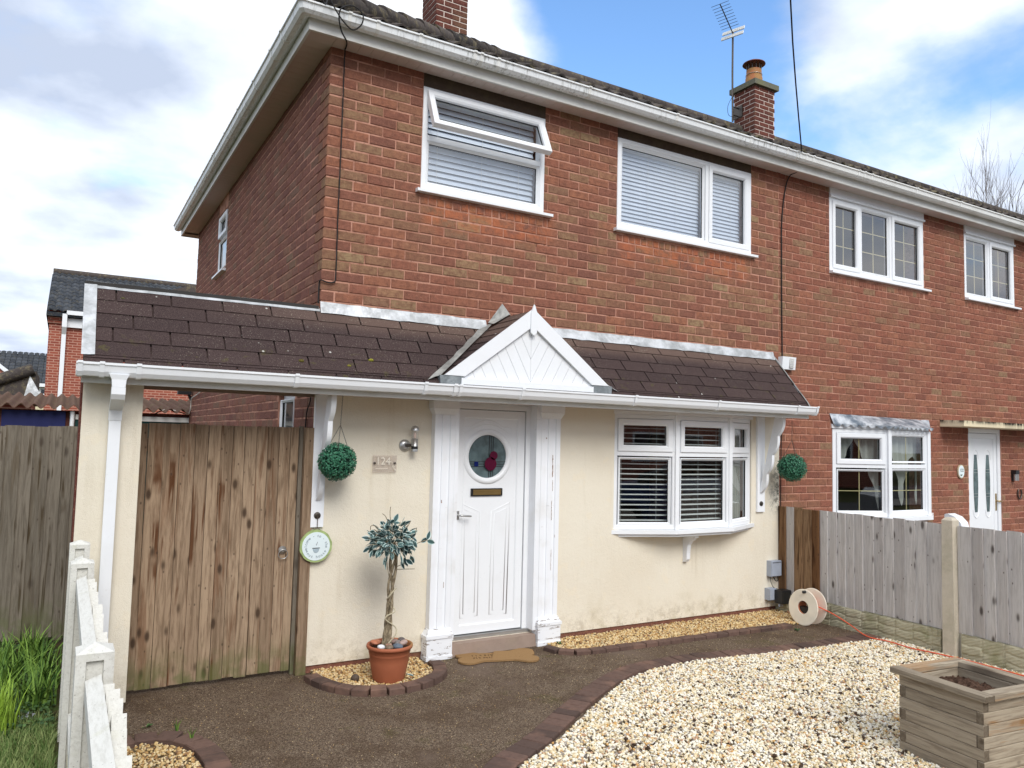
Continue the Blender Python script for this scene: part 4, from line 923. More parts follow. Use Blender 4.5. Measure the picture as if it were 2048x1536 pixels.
# ---- pediment -----------------------------------------------------------------
PC, PAZ, PHW, PZB = 1.605, 2.785, .765, 2.205     # centre, apex z, half width, foot z
tg_ = (PAZ-PZB)/PHW; YF = -.472
mb = MB()
for sg in (-1, 1):
    q = [(PC, 0.005, PAZ-.012), (PC, YF+.02, PAZ-.012), (PC+sg*(PHW+.02), YF+.02, PZB-.03), (PC+sg*(PHW+.02), 0.005, PZB-.03)]
    mb.add(q+[(a, b, c-.02) for a, b, c in q], [(0, 1, 2, 3), (4, 7, 6, 5), (1, 5, 6, 2), (2, 6, 7, 3)])
ped = mb.build('porch_gable', m_shingle, house)
for sg in (-1, 1):
    sdv = Vector((sg*PHW, 0, -(PAZ-PZB))); Ls = sdv.length; sdv.normalize(); nv = Vector((sg*(PAZ-PZB), 0, PHW)).normalized(); r = 0; s = 0
    while s < Ls+.01:
        e = min(s+.115, Ls+.025)
        for (ya, yb) in ((YF+.018, -.24), (-.236, .0)) if r % 2 == 0 else ((YF+.018, -.34), (-.336, -.05), (-.046, .0)):
            A = Vector((PC, 0, PAZ-.008)); mb = MB(); v = []
            for ss, hh in ((s-.005, .001), (e-.003, .007)):
                for yy in (ya, yb):
                    for q in (0, .0035): v.append(A+sdv*ss+nv*(hh+q)+Vector((0, yy, 0)))
            mb.add(v, [(0, 2, 6, 4), (1, 5, 7, 3), (4, 6, 7, 5), (0, 4, 5, 1), (2, 3, 7, 6)]); mb.build('shingle', m_shingle, ped)
        s += .115; r += 1
    # barge board
    bw = .105; A = (PC, PAZ); B = (PC+sg*PHW, PZB)
    n2 = Vector((sg*(PAZ-PZB), PHW)).normalized()
    poly = [(PC, PAZ+.012), (PC+sg*(PHW+.005), PZB+.008), (PC+sg*(PHW-.165), PZB+.008), (PC, PAZ-bw/n2.y)]
    mb = MB(); mb.prism(poly, YF, YF+.018, lambda p, q, t: (p, t, q)); mb.build('bargeboard', m_upvc, ped)
    poly = [(PC+sg*(PHW+.045), PZB+.006), (PC+sg*(PHW-.15), PZB+.006), (PC+sg*(PHW-.185), PZB-.085), (PC+sg*(PHW+.035), PZB-.085)]
    mb = MB(); mb.prism(poly, YF+.004, YF+.05, lambda p, q, t: (p, t, q)); mb.build('tape_wrap', m_duct, ped)
mb = MB(); mb.prism([(PC-.028, 2.60), (PC, 2.577), (PC+.028, 2.60), (PC+.028, 2.76), (PC+.008, 2.815), (PC, 2.83), (PC-.008, 2.815), (PC-.028, 2.76)], YF-.014, YF-.0005, lambda p, q, t: (p, t, q)); mb.build('finial', m_upvc, ped)
mb = MB(); mb.box(PC-.63, PC+.61, YF-.002, YF+.03, 2.150, 2.198); mb.build('pediment_beam', m_upvc, ped)
# diagonal boards
tri = [(PC-.60, 2.199), (PC+.60, 2.199), (PC, 2.199+.60*tg_)]
mb = MB(); mb.prism(tri, YF+.034, YF+.05, lambda p, q, t: (p, t, q)); mb.build('pediment_backing', m_paint, ped)
hp_t = [(0, -1, -2.199), (tg_, 1, PAZ-.10+PC*tg_), (-tg_, 1, PAZ-.10-PC*tg_)]
for sg in (-1, 1):
    dvx, dvz = math.cos(math.radians(62)), math.sin(math.radians(62))   # board direction rising towards centre
    for i in range(-5, 9):
        a, b = i*.088+.0015, (i+1)*.088-.0015
        # strips parallel to direction (−sg*cos, sin); normal (sg*sin, cos)
        nx, nz_ = sg*dvz, -dvx; c0 = nx*PC+nz_*2.2
        hp = hp_t+[(nx, nz_, c0+b), (-nx, -nz_, -(c0+a)), (-sg, 0, -sg*PC+ -.0012 if False else -(sg*PC)-.001)]
        pl_ = clip_poly([(PC-2, 1.5), (PC+2, 1.5), (PC+2, 3.5), (PC-2, 3.5)], hp)
        if len(pl_) >= 3: mb = MB(); mb.prism(pl_, YF+.026, YF+.033, lambda p, q, t: (p, t, q)); mb.build('cladding_board', m_upvc, ped)
# valley leads and wall saddle
def mainz(y): return PT[1]+(y)*(PT[1]-PB[1])/(PT[0]-PB[0])
for sg in (-1, 1):
    pa, pb = [], []
    for i in range(11):
        t = i/10; y = PB[0]*(1-t)-.02*(1-t); z = mainz(y); v = (PAZ-z)/tg_; x = PC+sg*v
        pa.append((x+sg*(.055+.012*random.uniform(-1, 1)), y-.005, mainz(y)+.022)); pb.append((x-sg*.045, y-.004, PAZ-tg_*(v-.045)+.028))
    strip('valley_flashing', pa, pb, ped, m_lead_dark if sg < 0 else m_lead, .003)
mb = MB(); A = (1.575, -.006, 2.895)
mb.add([(1.44, -.006, 2.72), (1.575, -.006, 2.90), (1.70, -.006, 2.77), (1.61, -.08, 2.80), (1.47, -.05, 2.71)], [(0, 1, 3, 4), (1, 2, 3)]); mb.build('saddle_flashing', m_lead_dark, ped, recalc=False)
# ---- pier and downpipe ------------------------------------------------------------
mb = MB(); mb.box(-1.527, -1.188, -.25, .10, .045, 2.04); mb.build('pier', m_render, house)
mb = MB(); mb.box(-1.538, -1.5275, -.235, .10, .0, 2.05); mb.build('pier_brick_edge', m_brickdark, house)
mb = MB()
sq = lambda x, y, z, a=.035: [(x-a, y-a, z), (x+a, y-a, z), (x+a, y+a, z), (x-a, y+a, z)]
def sqpipe(mb, secs):
    vs = []
    for x, y, z, ax, ay in secs: vs += [(x-ax, y-ay, z), (x+ax, y-ay, z), (x+ax, y+ay, z), (x-ax, y+ay, z)]
    fs = [(0, 1, 2, 3)]
    for i in range(len(secs)-1):
        for k in range(4): k2 = (k+1) % 4; fs.append((4*i+k, 4*i+k2, 4*i+4+k2, 4*i+4+k))
    n = 4*(len(secs)-1); fs.append((n+3, n+2, n+1, n)); mb.add(vs, fs)
sqpipe(mb, [(-1.345, -.30, 1.86, .033, .033), (-1.345, -.30, .0, .033, .033)]); dp = mb.build('downpipe', m_upvc, house)
mb = MB(); sqpipe(mb, [(-1.345, -.475, 2.075, .055, .042), (-1.345, -.475, 2.045, .04, .036), (-1.345, -.475, 2.00, .036, .036)]); mb.build('gutter_outlet', m_upvc, dp)
mb = MB(); sqpipe(mb, [(-1.345, -.475, 1.999, .038, .038), (-1.345, -.475, 1.955, .038, .038), (-1.345, -.455, 1.925, .038, .038), (-1.345, -.36, 1.885, .037, .04), (-1.345, -.315, 1.862, .036, .038), (-1.345, -.30, 1.80, .0365, .0365)]); mb.build('swan_neck', m_upvc, dp)

# ================================================================== NEIGHBOUR HOUSE
NX0, NX1 = 5.03, 18.0
nb = thing('semi_detached_house', 'right hand red brick house with lattice windows and a flat concrete door canopy', 'house', (8.5, 3.3, 0))
N1 = (5.885, 7.71, 3.77, 4.63); N2 = (8.635, 9.87, 3.77, 4.63); NB = (5.92, 7.75, .95, 1.99); ND = (8.66, 9.46, .12, 2.03)
NP1 = (N1[0], N1[1], 4.63, 4.8); NP2 = (N2[0], N2[1], 4.63, 4.8)
mb = MB(); wall_holes(mb, FP, 5.0601, NX1, 0, 4.80, -.25, -.0055, [N1, N2, NB, ND]); mb.box(NX1-.25, NX1, .2501, HD, 0, 4.8); mb.box(5.0601, NX1-.2501, HD-.25, HD, 0, 4.8)
mb.build('wall', m_mortar, nb)
mb = MB(); mb.box(5.07, NX1-.26, .26, HD-.26, 2.4, 2.5); mb.box(5.07, NX1-.26, .26, HD-.26, 4.68, 4.72); mb.box(5.07, NX1-.26, 2.6, 2.65, 0, 2.4); mb.box(5.07, NX1-.26, 2.6, 2.65, 2.5, 4.68); mb.box(8.1, 8.15, .26, 2.59, 0, 4.67); mb.build('inner_partition', m_dark, nb)
B2 = Bricks(m_brick2)
srn = [(N1[0], N1[1], zk(12)+.005, N1[2]), (N2[0], N2[1], zk(12)+.005, N2[2])]
holes = [N1, N2, NB, ND, NP1, NP2, (5.88, 7.79, 1.99, 2.13)]+[(a, b, zk(12), 3.78) for a, b, _, _ in srn]
B2.wall(FP, 5.035, 12.6, -2, 57, holes, lambda k: 5.035 if k % 2 else 5.035-.1125)
for a, b, z0, z1 in srn: B2.row(FP, a, b, z0-.01+.0704+.005, z0, .0765)
B2.build(nb)
GB = dict(bars=None)
def nbars(nu, nz_): return (nu, nz_, m_gold)
window(nb, FP, *N1, [(5.935, 6.43, 3.80, 4.60, dict(sash=True, bars=nbars(2, 3), glass=m_glass_up)), (6.475, 7.01, 3.82, 4.585, dict(bars=nbars(2, 3), glass=m_glass_up)), (7.055, 7.67, 3.80, 4.60, dict(sash=True, bars=nbars(2, 3), glass=m_glass_up))], mull=[(6.452, 3.8, 4.6), (7.032, 3.8, 4.6)], df=.0, sill=(5.885, 7.80, .045, .035))
window(nb, FP, *N2, [(8.675, 9.2, 3.82, 4.585, dict(bars=nbars(2, 3), glass=m_glass_up)), (9.245, 9.835, 3.80, 4.60, dict(sash=True, bars=nbars(2, 3), glass=m_glass_up))], mull=[(9.222, 3.8, 4.6)], df=.0, sill=(8.635, 9.96, .045, .035))
for (a, b, z0, z1) in (N1, N2): mb = MB(); mb.box(a, b, -.012, .1, 4.632, 4.738); mb.box(a-.004, b+.004, -.03, .0, 4.628, 4.65); mb.build('head_panel', m_upvc, nb)
mb = MB()
for i in range(129): mb.box(5.062+i*.1, 5.062+i*.1+.097, ES+.004, .006, 4.738, 4.748)
mb.box(5.062, 18, ES+.003, 0, 4.7425, 4.752); mb.build('soffit', m_soffit, nb)
mb = MB(); mb.box(5.0605, 18.1, ES-.018, ES+.003, 4.722, 4.905); mb.build('fascia', m_fascia, nb)
ng = sweep_gutter([(18.1, GY, 0, -1), (5.0605, GY, 0, -1)], GPROF, 4.875, nb, mat=m_upvc_dirty)
for x in (5.13, 5.24, 6.02, 6.12, 6.25, 7.12, 8.05, 9.0, 9.95, 10.9): inst('gutter_bracket', BME, ng, (x, GY-.001, 4.876))
roof_tiles(nb, 5.06, 18.1)
mb = MB(); mb.add([(5.071, Y0, Z0R-.01), (18.1, Y0, Z0R-.01), (18.1, RIDGE, ZR(RIDGE)-.01), (5.071, RIDGE, ZR(RIDGE)-.01), (18.1, 6.97, Z0R-.01), (5.071, 6.97, Z0R-.01)], [(0, 1, 2, 3), (3, 2, 4, 5)]); mb.build('roof', m_tile, nb, recalc=False)
ch2 = chimney(nb, 7.965, 8.44, 3.0, 3.47, 7.70, .09)
mb = MB(); mb.lathe([(.145, 7.79), (.14, 7.96), (.130, 7.965), (.125, 8.10)], (8.2, 3.235, 0), n=24); cp = mb.build('chimney_pot', m_terra, ch2)
cw = thing('chimney_cowl', 'round rusty cowl on top of the right hand chimney', 'cowl', (8.2, 3.235, 8.10))
mb = MB(); mb.lathe([(.19, 8.20), (.185, 8.212), (.09, 8.262), (.01, 8.275)], (8.2, 3.235, 0), n=28); mb.build('cap', mk_lead('rusty metal', srgb(96, 50, 42), srgb(132, 70, 56)), cw)
mb = MB()
for i in range(12): t = i*math.pi/6; mb.box(8.2+.12*math.cos(t)-.005, 8.2+.12*math.cos(t)+.005, 3.235+.12*math.sin(t)-.005, 3.235+.12*math.sin(t)+.005, 8.095, 8.21)
mb.build('guard_rod', m_darksteel, cw)
mb = MB(); mb.tube([(8.2+.136*math.cos(t/24*2*math.pi), 3.235+.136*math.sin(t/24*2*math.pi), 8.01) for t in range(25)], .004, 5); mb.build('clamp_band', m_steel, cw)
# aerial
ae = thing('tv_aerial', 'slim television aerial on a tall pole strapped to the right chimney', 'aerial', (7.80, 3.35, 7.2))
mb = MB(); mb.tube([(7.83, 3.36, 7.16), (7.80, 3.34, 8.0), (7.765, 3.30, 8.68)], .016, 8); mb.build('mast', m_darksteel, ae)
mb = MB(); mb.tube([(7.83, 3.36, 7.42), (7.97, 3.36, 7.42)], .012, 6); mb.tube([(7.83, 3.36, 7.28), (7.97, 3.36, 7.28)], .012, 6); mb.box(7.945, 7.965, 3.26, 3.46, 7.25, 7.45); mb.build('bracket', m_darksteel, ae)
def wp(a, b, D): return CAM+(_d+CR*((a-1024)/FOC)-CU*((b-768)/FOC))*D
A_, B_ = Vector((7.765, 3.30, 8.66)), Vector((7.28, 3.12, 8.93))
mb = MB(); mb.tube([A_, B_], .009, 6); mb.build('boom', m_black, ae)
ax = (B_-A_).normalized(); el_dir = Vector((.36, -.93, .04)).normalized(); el_dir = (el_dir-ax*el_dir.dot(ax)).normalized()
for i in range(9): p = A_.lerp(B_, .22+.78*i/8); mb = MB(); mb.tube([p-el_dir*.15, p+el_dir*.15], .004, 5); mb.build('element', m_black, ae)
up = ax.cross(el_dir).normalized(); up = up if up.z > 0 else -up
for sg in (-1, 1):
    mb = MB(); p = A_-ax*.0+up*sg*.065; 
    for a in (-.19, .19): mb.tube([p+el_dir*a-up*.03, p+el_dir*a+up*.03], .006, 5)
    for b in (-.03, -.01, .01, .03): mb.tube([p+el_dir*-.19+up*b, p+el_dir*.19+up*b], .011, 5)
    mb.build('reflector', m_upvc_dirty, ae)
cable('aerial_cable', [(7.815, 3.34, 7.6), (7.70, 3.34, 7.4), (7.72, 3.34, 7.24), (7.86, 3.32, 7.22), (7.80, 3.3, 7.05), (7.9, 3.1, 6.78)], .004, m_cable, ae)
# neighbour bay
npts = [(5.92, 0.0), (6.60, -.24), (7.36, -.24), (7.75, 0.0)]
cfg = [[(.05, None, 1.55, 1.90, dict(sash=True, bars=nbars(2, 1))), (.06, None, 1.0, 1.49, dict(bars=nbars(2, 2)))], [(.05, None, 1.57, 1.90, dict(bars=nbars(2, 1))), (.06, None, 1.0, 1.50, dict(bars=nbars(2, 2)))], [(.05, None, 1.52, 1.90, dict(sash=True, bars=nbars(2, 1))), (.06, None, 1.0, 1.46, dict(bars=nbars(2, 1)))]]
for i in range(3):
    a, b = Vector((*npts[i], 0)), Vector((*npts[i+1], 0)); U = (b-a).normalized(); N = Vector((U.y, -U.x, 0)); L = (b-a).length; P = Pl(a, U, N)
    window(nb, P, 0, L, .95, 1.95, [(c[0], L-c[0], c[2], c[3], c[4]) for c in cfg[i]], trans=[(1.53, .04, L-.04)], df=.0, db=-.06, outer=.05)
for x, y in npts[1:3]: mb = MB(); mb.box(x-.03, x+.03, y-.014, y+.03, .95, 1.95); mb.build('corner_post', m_upvc, nb)
for i in range(28): mb = MB(); mb.tube([(5.35+i*.45, RIDGE, ZR(RIDGE)+.03), (5.82+i*.45, RIDGE, ZR(RIDGE)+.03)], .1, 12); mb.build('ridge_tile', m_tile, nb)
mb = MB(); mb.prism([(5.87, -.02), (6.59, -.29), (7.37, -.29), (7.82, -.02), (7.82, .1), (5.87, .1)], .905, .948, lambda p, q, t: (p, q, t)); mb.build('bay_sill', m_upvc, nb)
o1 = [(5.87, .0, 2.115), (6.58, -.03, 2.11), (7.38, -.03, 2.10), (7.78, .0, 2.10)]; o2 = [(5.90, -.03, 2.0), (6.59, -.30, 1.99), (7.37, -.30, 1.985), (7.765, -.03, 1.99)]
def subd(L, n):
    out = []
    for a, b in zip(L, L[1:]): out += [tuple(Vector(a).lerp(Vector(b), i/n)) for i in range(n)]
    return out+[L[-1]]
strip('lead_apron', subd(o1, 8), subd(o2, 8), nb, m_lead_bay, .004)
mb = MB(); mb.prism([(5.90, -.01), (6.595, -.25), (7.365, -.25), (7.765, -.01), (7.765, .1), (5.90, .1)], 1.952, 2.0, lambda p, q, t: (p, q, t)); mb.build('bay_head', m_upvc, nb)
mb = MB()   # scalloped lower edge
for a, b, n in ((o2[0], o2[1], 7), (o2[1], o2[2], 9), (o2[2], o2[3], 5)):
    for i in range(n):
        p, q = Vector(a).lerp(Vector(b), i/n), Vector(a).lerp(Vector(b), (i+1)/n); c = (p+q)/2; v = [p+Vector((0, -.003, .004))]+[p.lerp(q, k/6)+Vector((0, -.003, -.03*math.sin(math.pi*k/6))) for k in range(7)]+[q+Vector((0, -.003, .004))]
        mb.add(v, [tuple(range(len(v)))])
mb.build('scalloped_edge', m_lead_bay, nb, recalc=False)
for i, (a, b) in enumerate(zip(npts, npts[1:])):   # curtains
    A, B = Vector((*a, 0)), Vector((*b, 0)); U = (B-A).normalized(); N = Vector((U.y, -U.x, 0)); P = Pl(A, U, N); L = (B-A).length; mb = MB(); vs = []; n = 50
    for k in range(n+1):
        t = k/n; lo = 1.0+.85*(1-abs(2*t-1))**.7 if i == 0 else 1.05+.6*abs(math.sin(t*math.pi*1.5+.4)); dd = -.14+.014*math.sin(t*44)
        vs += [P(.04+t*(L-.08), dd, max(lo, 1.0)), P(.04+t*(L-.08), dd, 1.93)]
    mb.add(vs, [(2*k, 2*k+2, 2*k+3, 2*k+1) for k in range(n)], 0, True)
    tag(mb.build('curtain', m_curtain, None, recalc=False), ['swagged net curtain in the left facet of the neighbouring bay window', 'swagged net curtain in the middle facet of the neighbouring bay window', 'swagged net curtain in the narrow right facet of the neighbouring bay window'][i], 'curtain')
# canopy and door
mb = MB(); mb.prism([(0, 2.03), (0, 2.115), (-.30, 2.105), (-.30, 2.035), (-.28, 2.03)], 8.02, 10.2, lambda p, q, t: (t, p, q)); mb.build('door_canopy', m_canopy, nb)
NDP = Pl((0, .05, 0), (1, 0, 0), (0, -1, 0))
mb = MB(); pring(mb, FP, ND[0]+.0, ND[1], .13, 2.03, .06, -.02, -.12, .01); mb.build('door_frame', m_upvc, nb)
mb = MB(); pring(mb, NDP, 8.725, 9.395, .18, 1.965, .07, .012, -.04, .008); pbox(mb, NDP, 8.78, 9.34, -.03, 0, .24, 1.9); nd = mb.build('front_door', m_upvc, nb)
for c0 in (8.90, 9.19):
    w0 = .055; out_ = [(c0+w0*math.sin(math.pi*t/12)*0+w0*(1 if sg > 0 else -1)*(.55+.45*math.sin(math.pi*t/12)), .92+.76*t/12) for sg in (1,) for t in range(13)]+[(c0-w0*(.55+.45*math.sin(math.pi*t/12)), .92+.76*t/12) for t in range(12, -1, -1)]
    mb = MB(); mb.prism(out_, .0015, .004, lambda p, q, t: tuple(NDP(p, t, q))); mb.build('pane', m_door_glass, nd)
    ridge_line([(c0-.075, 1.62), (c0-.05, 1.72), (c0, 1.75), (c0+.05, 1.72), (c0+.075, 1.62)], .007, False, nd, P=NDP); ridge_line([(c0-.075, .95), (c0-.05, .87), (c0, .84), (c0+.05, .87), (c0+.075, .95)], .007, False, nd, P=NDP)
    mb = MB()
    for z in (1.12, 1.16, 1.44, 1.48): pbox(mb, NDP, c0-.05, c0+.05, .0042, .006, z, z+.004)
    mb.build('leading', m_steel, nd)
mb = MB(); pbox(mb, NDP, 9.345, 9.375, .0125, .018, .93, 1.16); mb.tube([NDP(9.36, .018, 1.06), NDP(9.36, .05, 1.06), NDP(9.40, .055, 1.06), NDP(9.45, .05, 1.05)], .009, 8); mb.build('handle', m_brass, nd)
# plaque, wall light, horseshoe
pq = thing('house_plaque', 'small cream oval house plaque left of the neighbouring door', 'plaque', (8.45, -.01, 1.46))
mb = MB(); n = 28; pr = [(8.45+.072*math.cos(2*math.pi*i/n), 1.46+.088*math.sin(2*math.pi*i/n)) for i in range(n)]; mb.prism(pr, -.018, -.003, lambda p, q, t: (p, t, q)); mb.build('oval', m_stone, pq)
mb = MB(); pr = [(8.45+.062*math.cos(2*math.pi*i/n), 1.46+.078*math.sin(2*math.pi*i/n)) for i in range(n)]; mb.prism(pr, -.021, -.0181, lambda p, q, t: (p, t, q)); mb.build('face', m_signface, pq)
v, f = text_mesh('122', .055); mb = MB(); mb.add([(8.455+x, -.0215-z, 1.475+y) for x, y, z in v], f); mb.build('lettering', m_leadline, pq)
for dx, dz in ((-.02, -.045), (-.005, -.05), (.008, -.042)): mb = MB(); mb.lathe([(.009, 0), (.001, -.003)], (8.45+dx, -.0215, 1.46+dz), 'Y', 8, sm=False); mb.build('painted_leaf', m_weed, pq)
wl_ = thing('wall_light', 'small black and silver wall light right of the neighbouring door', 'wall light', (9.72, -.01, 1.38))
mb = MB(); mb.box(9.68, 9.765, -.07, -.003, 1.425, 1.48); mb.box(9.685, 9.76, -.02, -.003, 1.33, 1.424); mb.build('housing', m_black, wl_); mb = MB(); mb.lathe([(.034, 1.335), (.034, 1.424)], (9.722, -.045, 0), n=16); mb.build('shade', m_steel, wl_)
mb = MB(); mb.tube([(9.87+.05*math.cos(t), -.015, 1.155+.07*math.sin(t)) for t in [math.radians(a) for a in range(-235, 56, 15)]], .009, 6); tag(mb.build('horseshoe', m_darksteel, None), 'dark horseshoe hung on the brick wall below the small wall light', 'horseshoe')

# ================================================================== WALL THINGS
# topiary balls
def leaf_ball(n, R, seed):
    r = np.random.default_rng(seed); d = r.normal(size=(n, 3)); d /= np.linalg.norm(d, axis=1)[:, None]
    rad = (R*(1+.025*np.sin(d[:, 0]*5+seed)*np.cos(d[:, 2]*4))*r.uniform(.86, 1.04, n))[:, None]; c = d*rad; nrm = d+r.normal(size=(n, 3))*.55; nrm /= np.linalg.norm(nrm, axis=1)[:, None]
    a = np.cross(nrm, r.normal(size=(n, 3))); a /= np.linalg.norm(a, axis=1)[:, None]; b = np.cross(nrm, a); L = r.uniform(.007, .011, n)[:, None]; Wd = L*.55
    V = np.stack([c-a*L, c+b*Wd+nrm*.001, c+a*L, c-b*Wd+nrm*.001], 1).reshape(-1, 3); F = np.arange(4*n).reshape(-1, 4); return V, F
def topiary(loc, R, label, chain_top, n=3200):
    t = thing('topiary_ball', label, 'topiary ball', loc, 'hanging topiary balls')
    V, F = leaf_ball(n, R, int(loc[0]*10)+5); npmesh('foliage', V+np.array(loc), F, m_topiary, t)
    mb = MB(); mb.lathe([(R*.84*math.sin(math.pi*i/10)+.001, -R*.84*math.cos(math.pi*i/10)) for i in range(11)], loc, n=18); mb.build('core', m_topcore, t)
    mb = MB(); z = loc[2]+R*.95; L = Vector(loc); top = Vector(chain_top); k = 0; p = L+Vector((0, 0, R*.9))
    fork = L.lerp(top, .55) if chain_top[2]-loc[2] > .4 else L.lerp(top, .7)
    segs = [(fork, top)]+[(L+Vector((R*.7*math.cos(a), R*.7*math.sin(a), R*.6)), fork) for a in (.3, 2.4, 4.4)]
    for a, b in segs:
        m_ = max(2, int((b-a).length/.012))
        for i in range(m_):
            q = a.lerp(b, (i+.5)/m_); ax_ = (b-a).normalized(); s = Vector((1, 0, 0)) if i % 2 else Vector((0, 1, 0)); pts_ = [q+ax_*.008*math.cos(u)+s*.0035*math.sin(u) for u in [j*math.pi/3 for j in range(7)]]; mb.tube(pts_, .0011, 3, cap=False)
    mb.build('chain', m_darksteel, t); return t
topiary((.115, -.22, 1.548), .135, 'round green topiary ball hanging beside the wooden gate', (.135, -.22, 2.03))
topiary((4.93, -.26, 1.515), .142, 'round green topiary ball hanging in front of bare brick right of the bay window', (4.93, -.26, 2.03))
# round sign
sg_ = thing('hanging_sign', 'round white and green welcome sign hung below the white bracket by the gate', 'sign', (.03, -.06, .925))
mb = MB(); n = 60; pr = [(.03+(.118+.0025*math.sin(i*7.3)+.002*random.random())*math.cos(2*math.pi*i/n), .925+(.118+.002*random.random())*math.sin(2*math.pi*i/n)) for i in range(n)]; mb.prism(pr, -.058, -.044, lambda p, q, t: (p, t, q)); mb.build('rim', m_signrim, sg_)
mb = MB(); pr = [(.03+.103*math.cos(2*math.pi*i/n), .923+.103*math.sin(2*math.pi*i/n)) for i in range(n)]; mb.prism(pr, -.061, -.0581, lambda p, q, t: (p, t, q)); mb.build('face', m_signface, sg_)
mb = MB()
def ring_text(txt, R, a0, a1, inward=False):
    n = len(txt)
    for i, ch in enumerate(txt):
        if ch == ' ': continue
        a = math.radians(a0+(a1-a0)*i/(n-1)); v, f = text_mesh(ch, .030, .0004); ro = a-math.pi/2 if not inward else a+math.pi/2
        c, s = math.cos(ro), math.sin(ro); px, pz = .03+R*math.cos(a), .923+R*math.sin(a)
        mb.add([(px+x*c-y*s, -.0615-z, pz+x*s+y*c) for x, y, z in v], f)
ring_text('welcome - to - the', .077, 205, -5); ring_text('nut house', .077, 222, 330, True)
mb.build('lettering', m_signtext, sg_)
mb = MB(); ac = [(.03+.024*math.cos(t), .905+.030*math.sin(t)) for t in [math.radians(a) for a in range(180, 361, 15)]]; mb.prism(ac, -.063, -.0612, lambda p, q, t: (p, t, q)); mb.build('acorn', flat_mat('acorn grey', srgb(168, 184, 192), .6), sg_)
mb = MB(); mb.box(.002, .058, -.0632, -.0613, .908, .913); mb.tube([(.03, -.062, .93), (.04, -.062, .955)], .0015, 4); mb.build('acorn_cap', m_leadline, sg_)
mb = MB(); K = (.035, -.052, 1.055); mb.tube([(.035, -.055, 1.14), K], .003, 5); mb.tube([K, (-.03, -.053, 1.02)], .0022, 5); mb.tube([K, (.09, -.053, 1.02)], .0022, 5); mb.build('cord', flat_mat('jute cord', srgb(96, 84, 74), .9), sg_)
# number plate
np_ = thing('number_sign', 'clear acrylic house number sign reading 124 on the cream wall', 'sign', (.55, -.03, 1.53))
mb = MB(); mb.box(.452, .648, -.034, -.029, 1.462, 1.592); mb.build('plate', m_acrylic, np_)
v, f = text_mesh('124', .082, .0008); mb = MB(); mb.add([(.535+x, -.0355-z, 1.545+y) for x, y, z in v], f)
for i in range(9): a, b = .60+.0045*i, 1.545-.009*i; mb.tube([(a-.008, -.0358, b+.006*math.sin(i)), (a+.008, -.0358, b-.006*math.cos(i*2))], .0022, 4)
mb.build('lettering', m_frost, np_)
mb = MB(); mb.box(.475, .575, -.0358, -.0345, 1.487, 1.491); mb.build('underline', m_frost, np_)
for x in (.468, .633): mb = MB(); mb.lathe([(.0085, -.012), (.0085, -.038), (.006, -.040)], (x, 0, 1.532), 'Y', 14, sm=False); mb.build('stud', m_darksteel, np_)
# lantern
la = thing('wall_lantern', 'stainless steel cylinder wall light left of the white front door', 'wall light', (.76, -.06, 1.70))
mb = MB(); mb.lathe([(.048, -.012), (.048, -.022), (.042, -.034), (.02, -.04)], (.715, 0, 1.672), 'Y', 24); mb.build('backplate', m_steel, la)
mb = MB(); mb.tube([(.715, -.035, 1.672), (.772, -.075, 1.675)], .012, 8); mb.build('arm', m_darksteel, la)
mb = MB(); mb.lathe([(.026, 1.625), (.026, 1.728), (.012, 1.729)], (.775, -.08, 0), n=20); mb.build('lamp_body', m_steel, la)
mb = MB(); mb.lathe([(.0265, 1.645), (.0265, 1.668)], (.775, -.08, 0), n=20); mb.build('sensor_band', m_black, la)
mb = MB(); mb.lathe([(.028, 1.729), (.028, 1.79)], (.775, -.08, 0), n=20, capb=False, capt=False); mb.build('glass_tube', m_bulb, la, recalc=False)
mb = MB(); mb.lathe([(.008, 1.73), (.012, 1.75), (.011, 1.765), (.003, 1.78)], (.775, -.08, 0), n=12); mb.build('bulb', flat_mat('bulb white', srgb(226, 200, 184), .3, .5), la)
mb = MB(); mb.lathe([(.034, 1.79), (.032, 1.808), (.022, 1.822), (.004, 1.829)], (.775, -.08, 0), n=20); mb.build('dome', m_steel, la)
# security light, boxes
sl2 = thing('alarm_box', 'small white ribbed box on the brickwork beside the top right corner of the porch roof', 'alarm box', (5.13, -.04, 2.63))
mb = MB(); mb.hexa([(5.02, -.055, 2.565), (5.23, -.055, 2.565), (5.23, -.003, 2.565), (5.02, -.003, 2.565), (5.02, -.07, 2.70), (5.23, -.07, 2.70), (5.23, -.003, 2.70), (5.02, -.003, 2.70)]); mb.build('case', m_upvc, sl2)
mb = MB()
for i in range(6): pbox(mb, FP, 5.125, 5.195, .064, .073, 2.585+i*.018, 2.595+i*.018)
mb.build('grille', m_fascia, sl2)
jb = thing('junction_box', 'upper light grey junction box at the right end of the cream wall', 'junction box', (4.905, -.04, .46), 'grey junction boxes')
mb = MB(); mb.box(4.83, 4.985, -.075, -.0165, .375, .535); mb.build('body', m_grey_box, jb)
mb = MB(); mb.box(4.836, 4.979, -.082, -.0752, .381, .529); mb.build('lid', m_grey_box, jb)
mb = MB(); [mb.box(4.85+i*.016, 4.858+i*.016, -.0835, -.0821, .512, .524) for i in range(8)]; mb.build('vent', m_leadline, jb)
jb2 = thing('junction_box', 'lower light grey junction box half hidden by the black box at the wall foot', 'junction box', (4.83, -.05, .19), 'grey junction boxes')
mb = MB(); mb.box(4.80, 4.90, -.08, -.0165, .135, .255); mb.build('body', m_grey_box, jb2); mb = MB(); mb.box(4.80, 4.90, -.088, -.0802, .14, .25); mb.build('lid', m_grey_box, jb2)
bb = thing('electrical_box', 'black weatherproof socket box low in the corner above the cable reel', 'socket box', (4.95, -.09, .18))
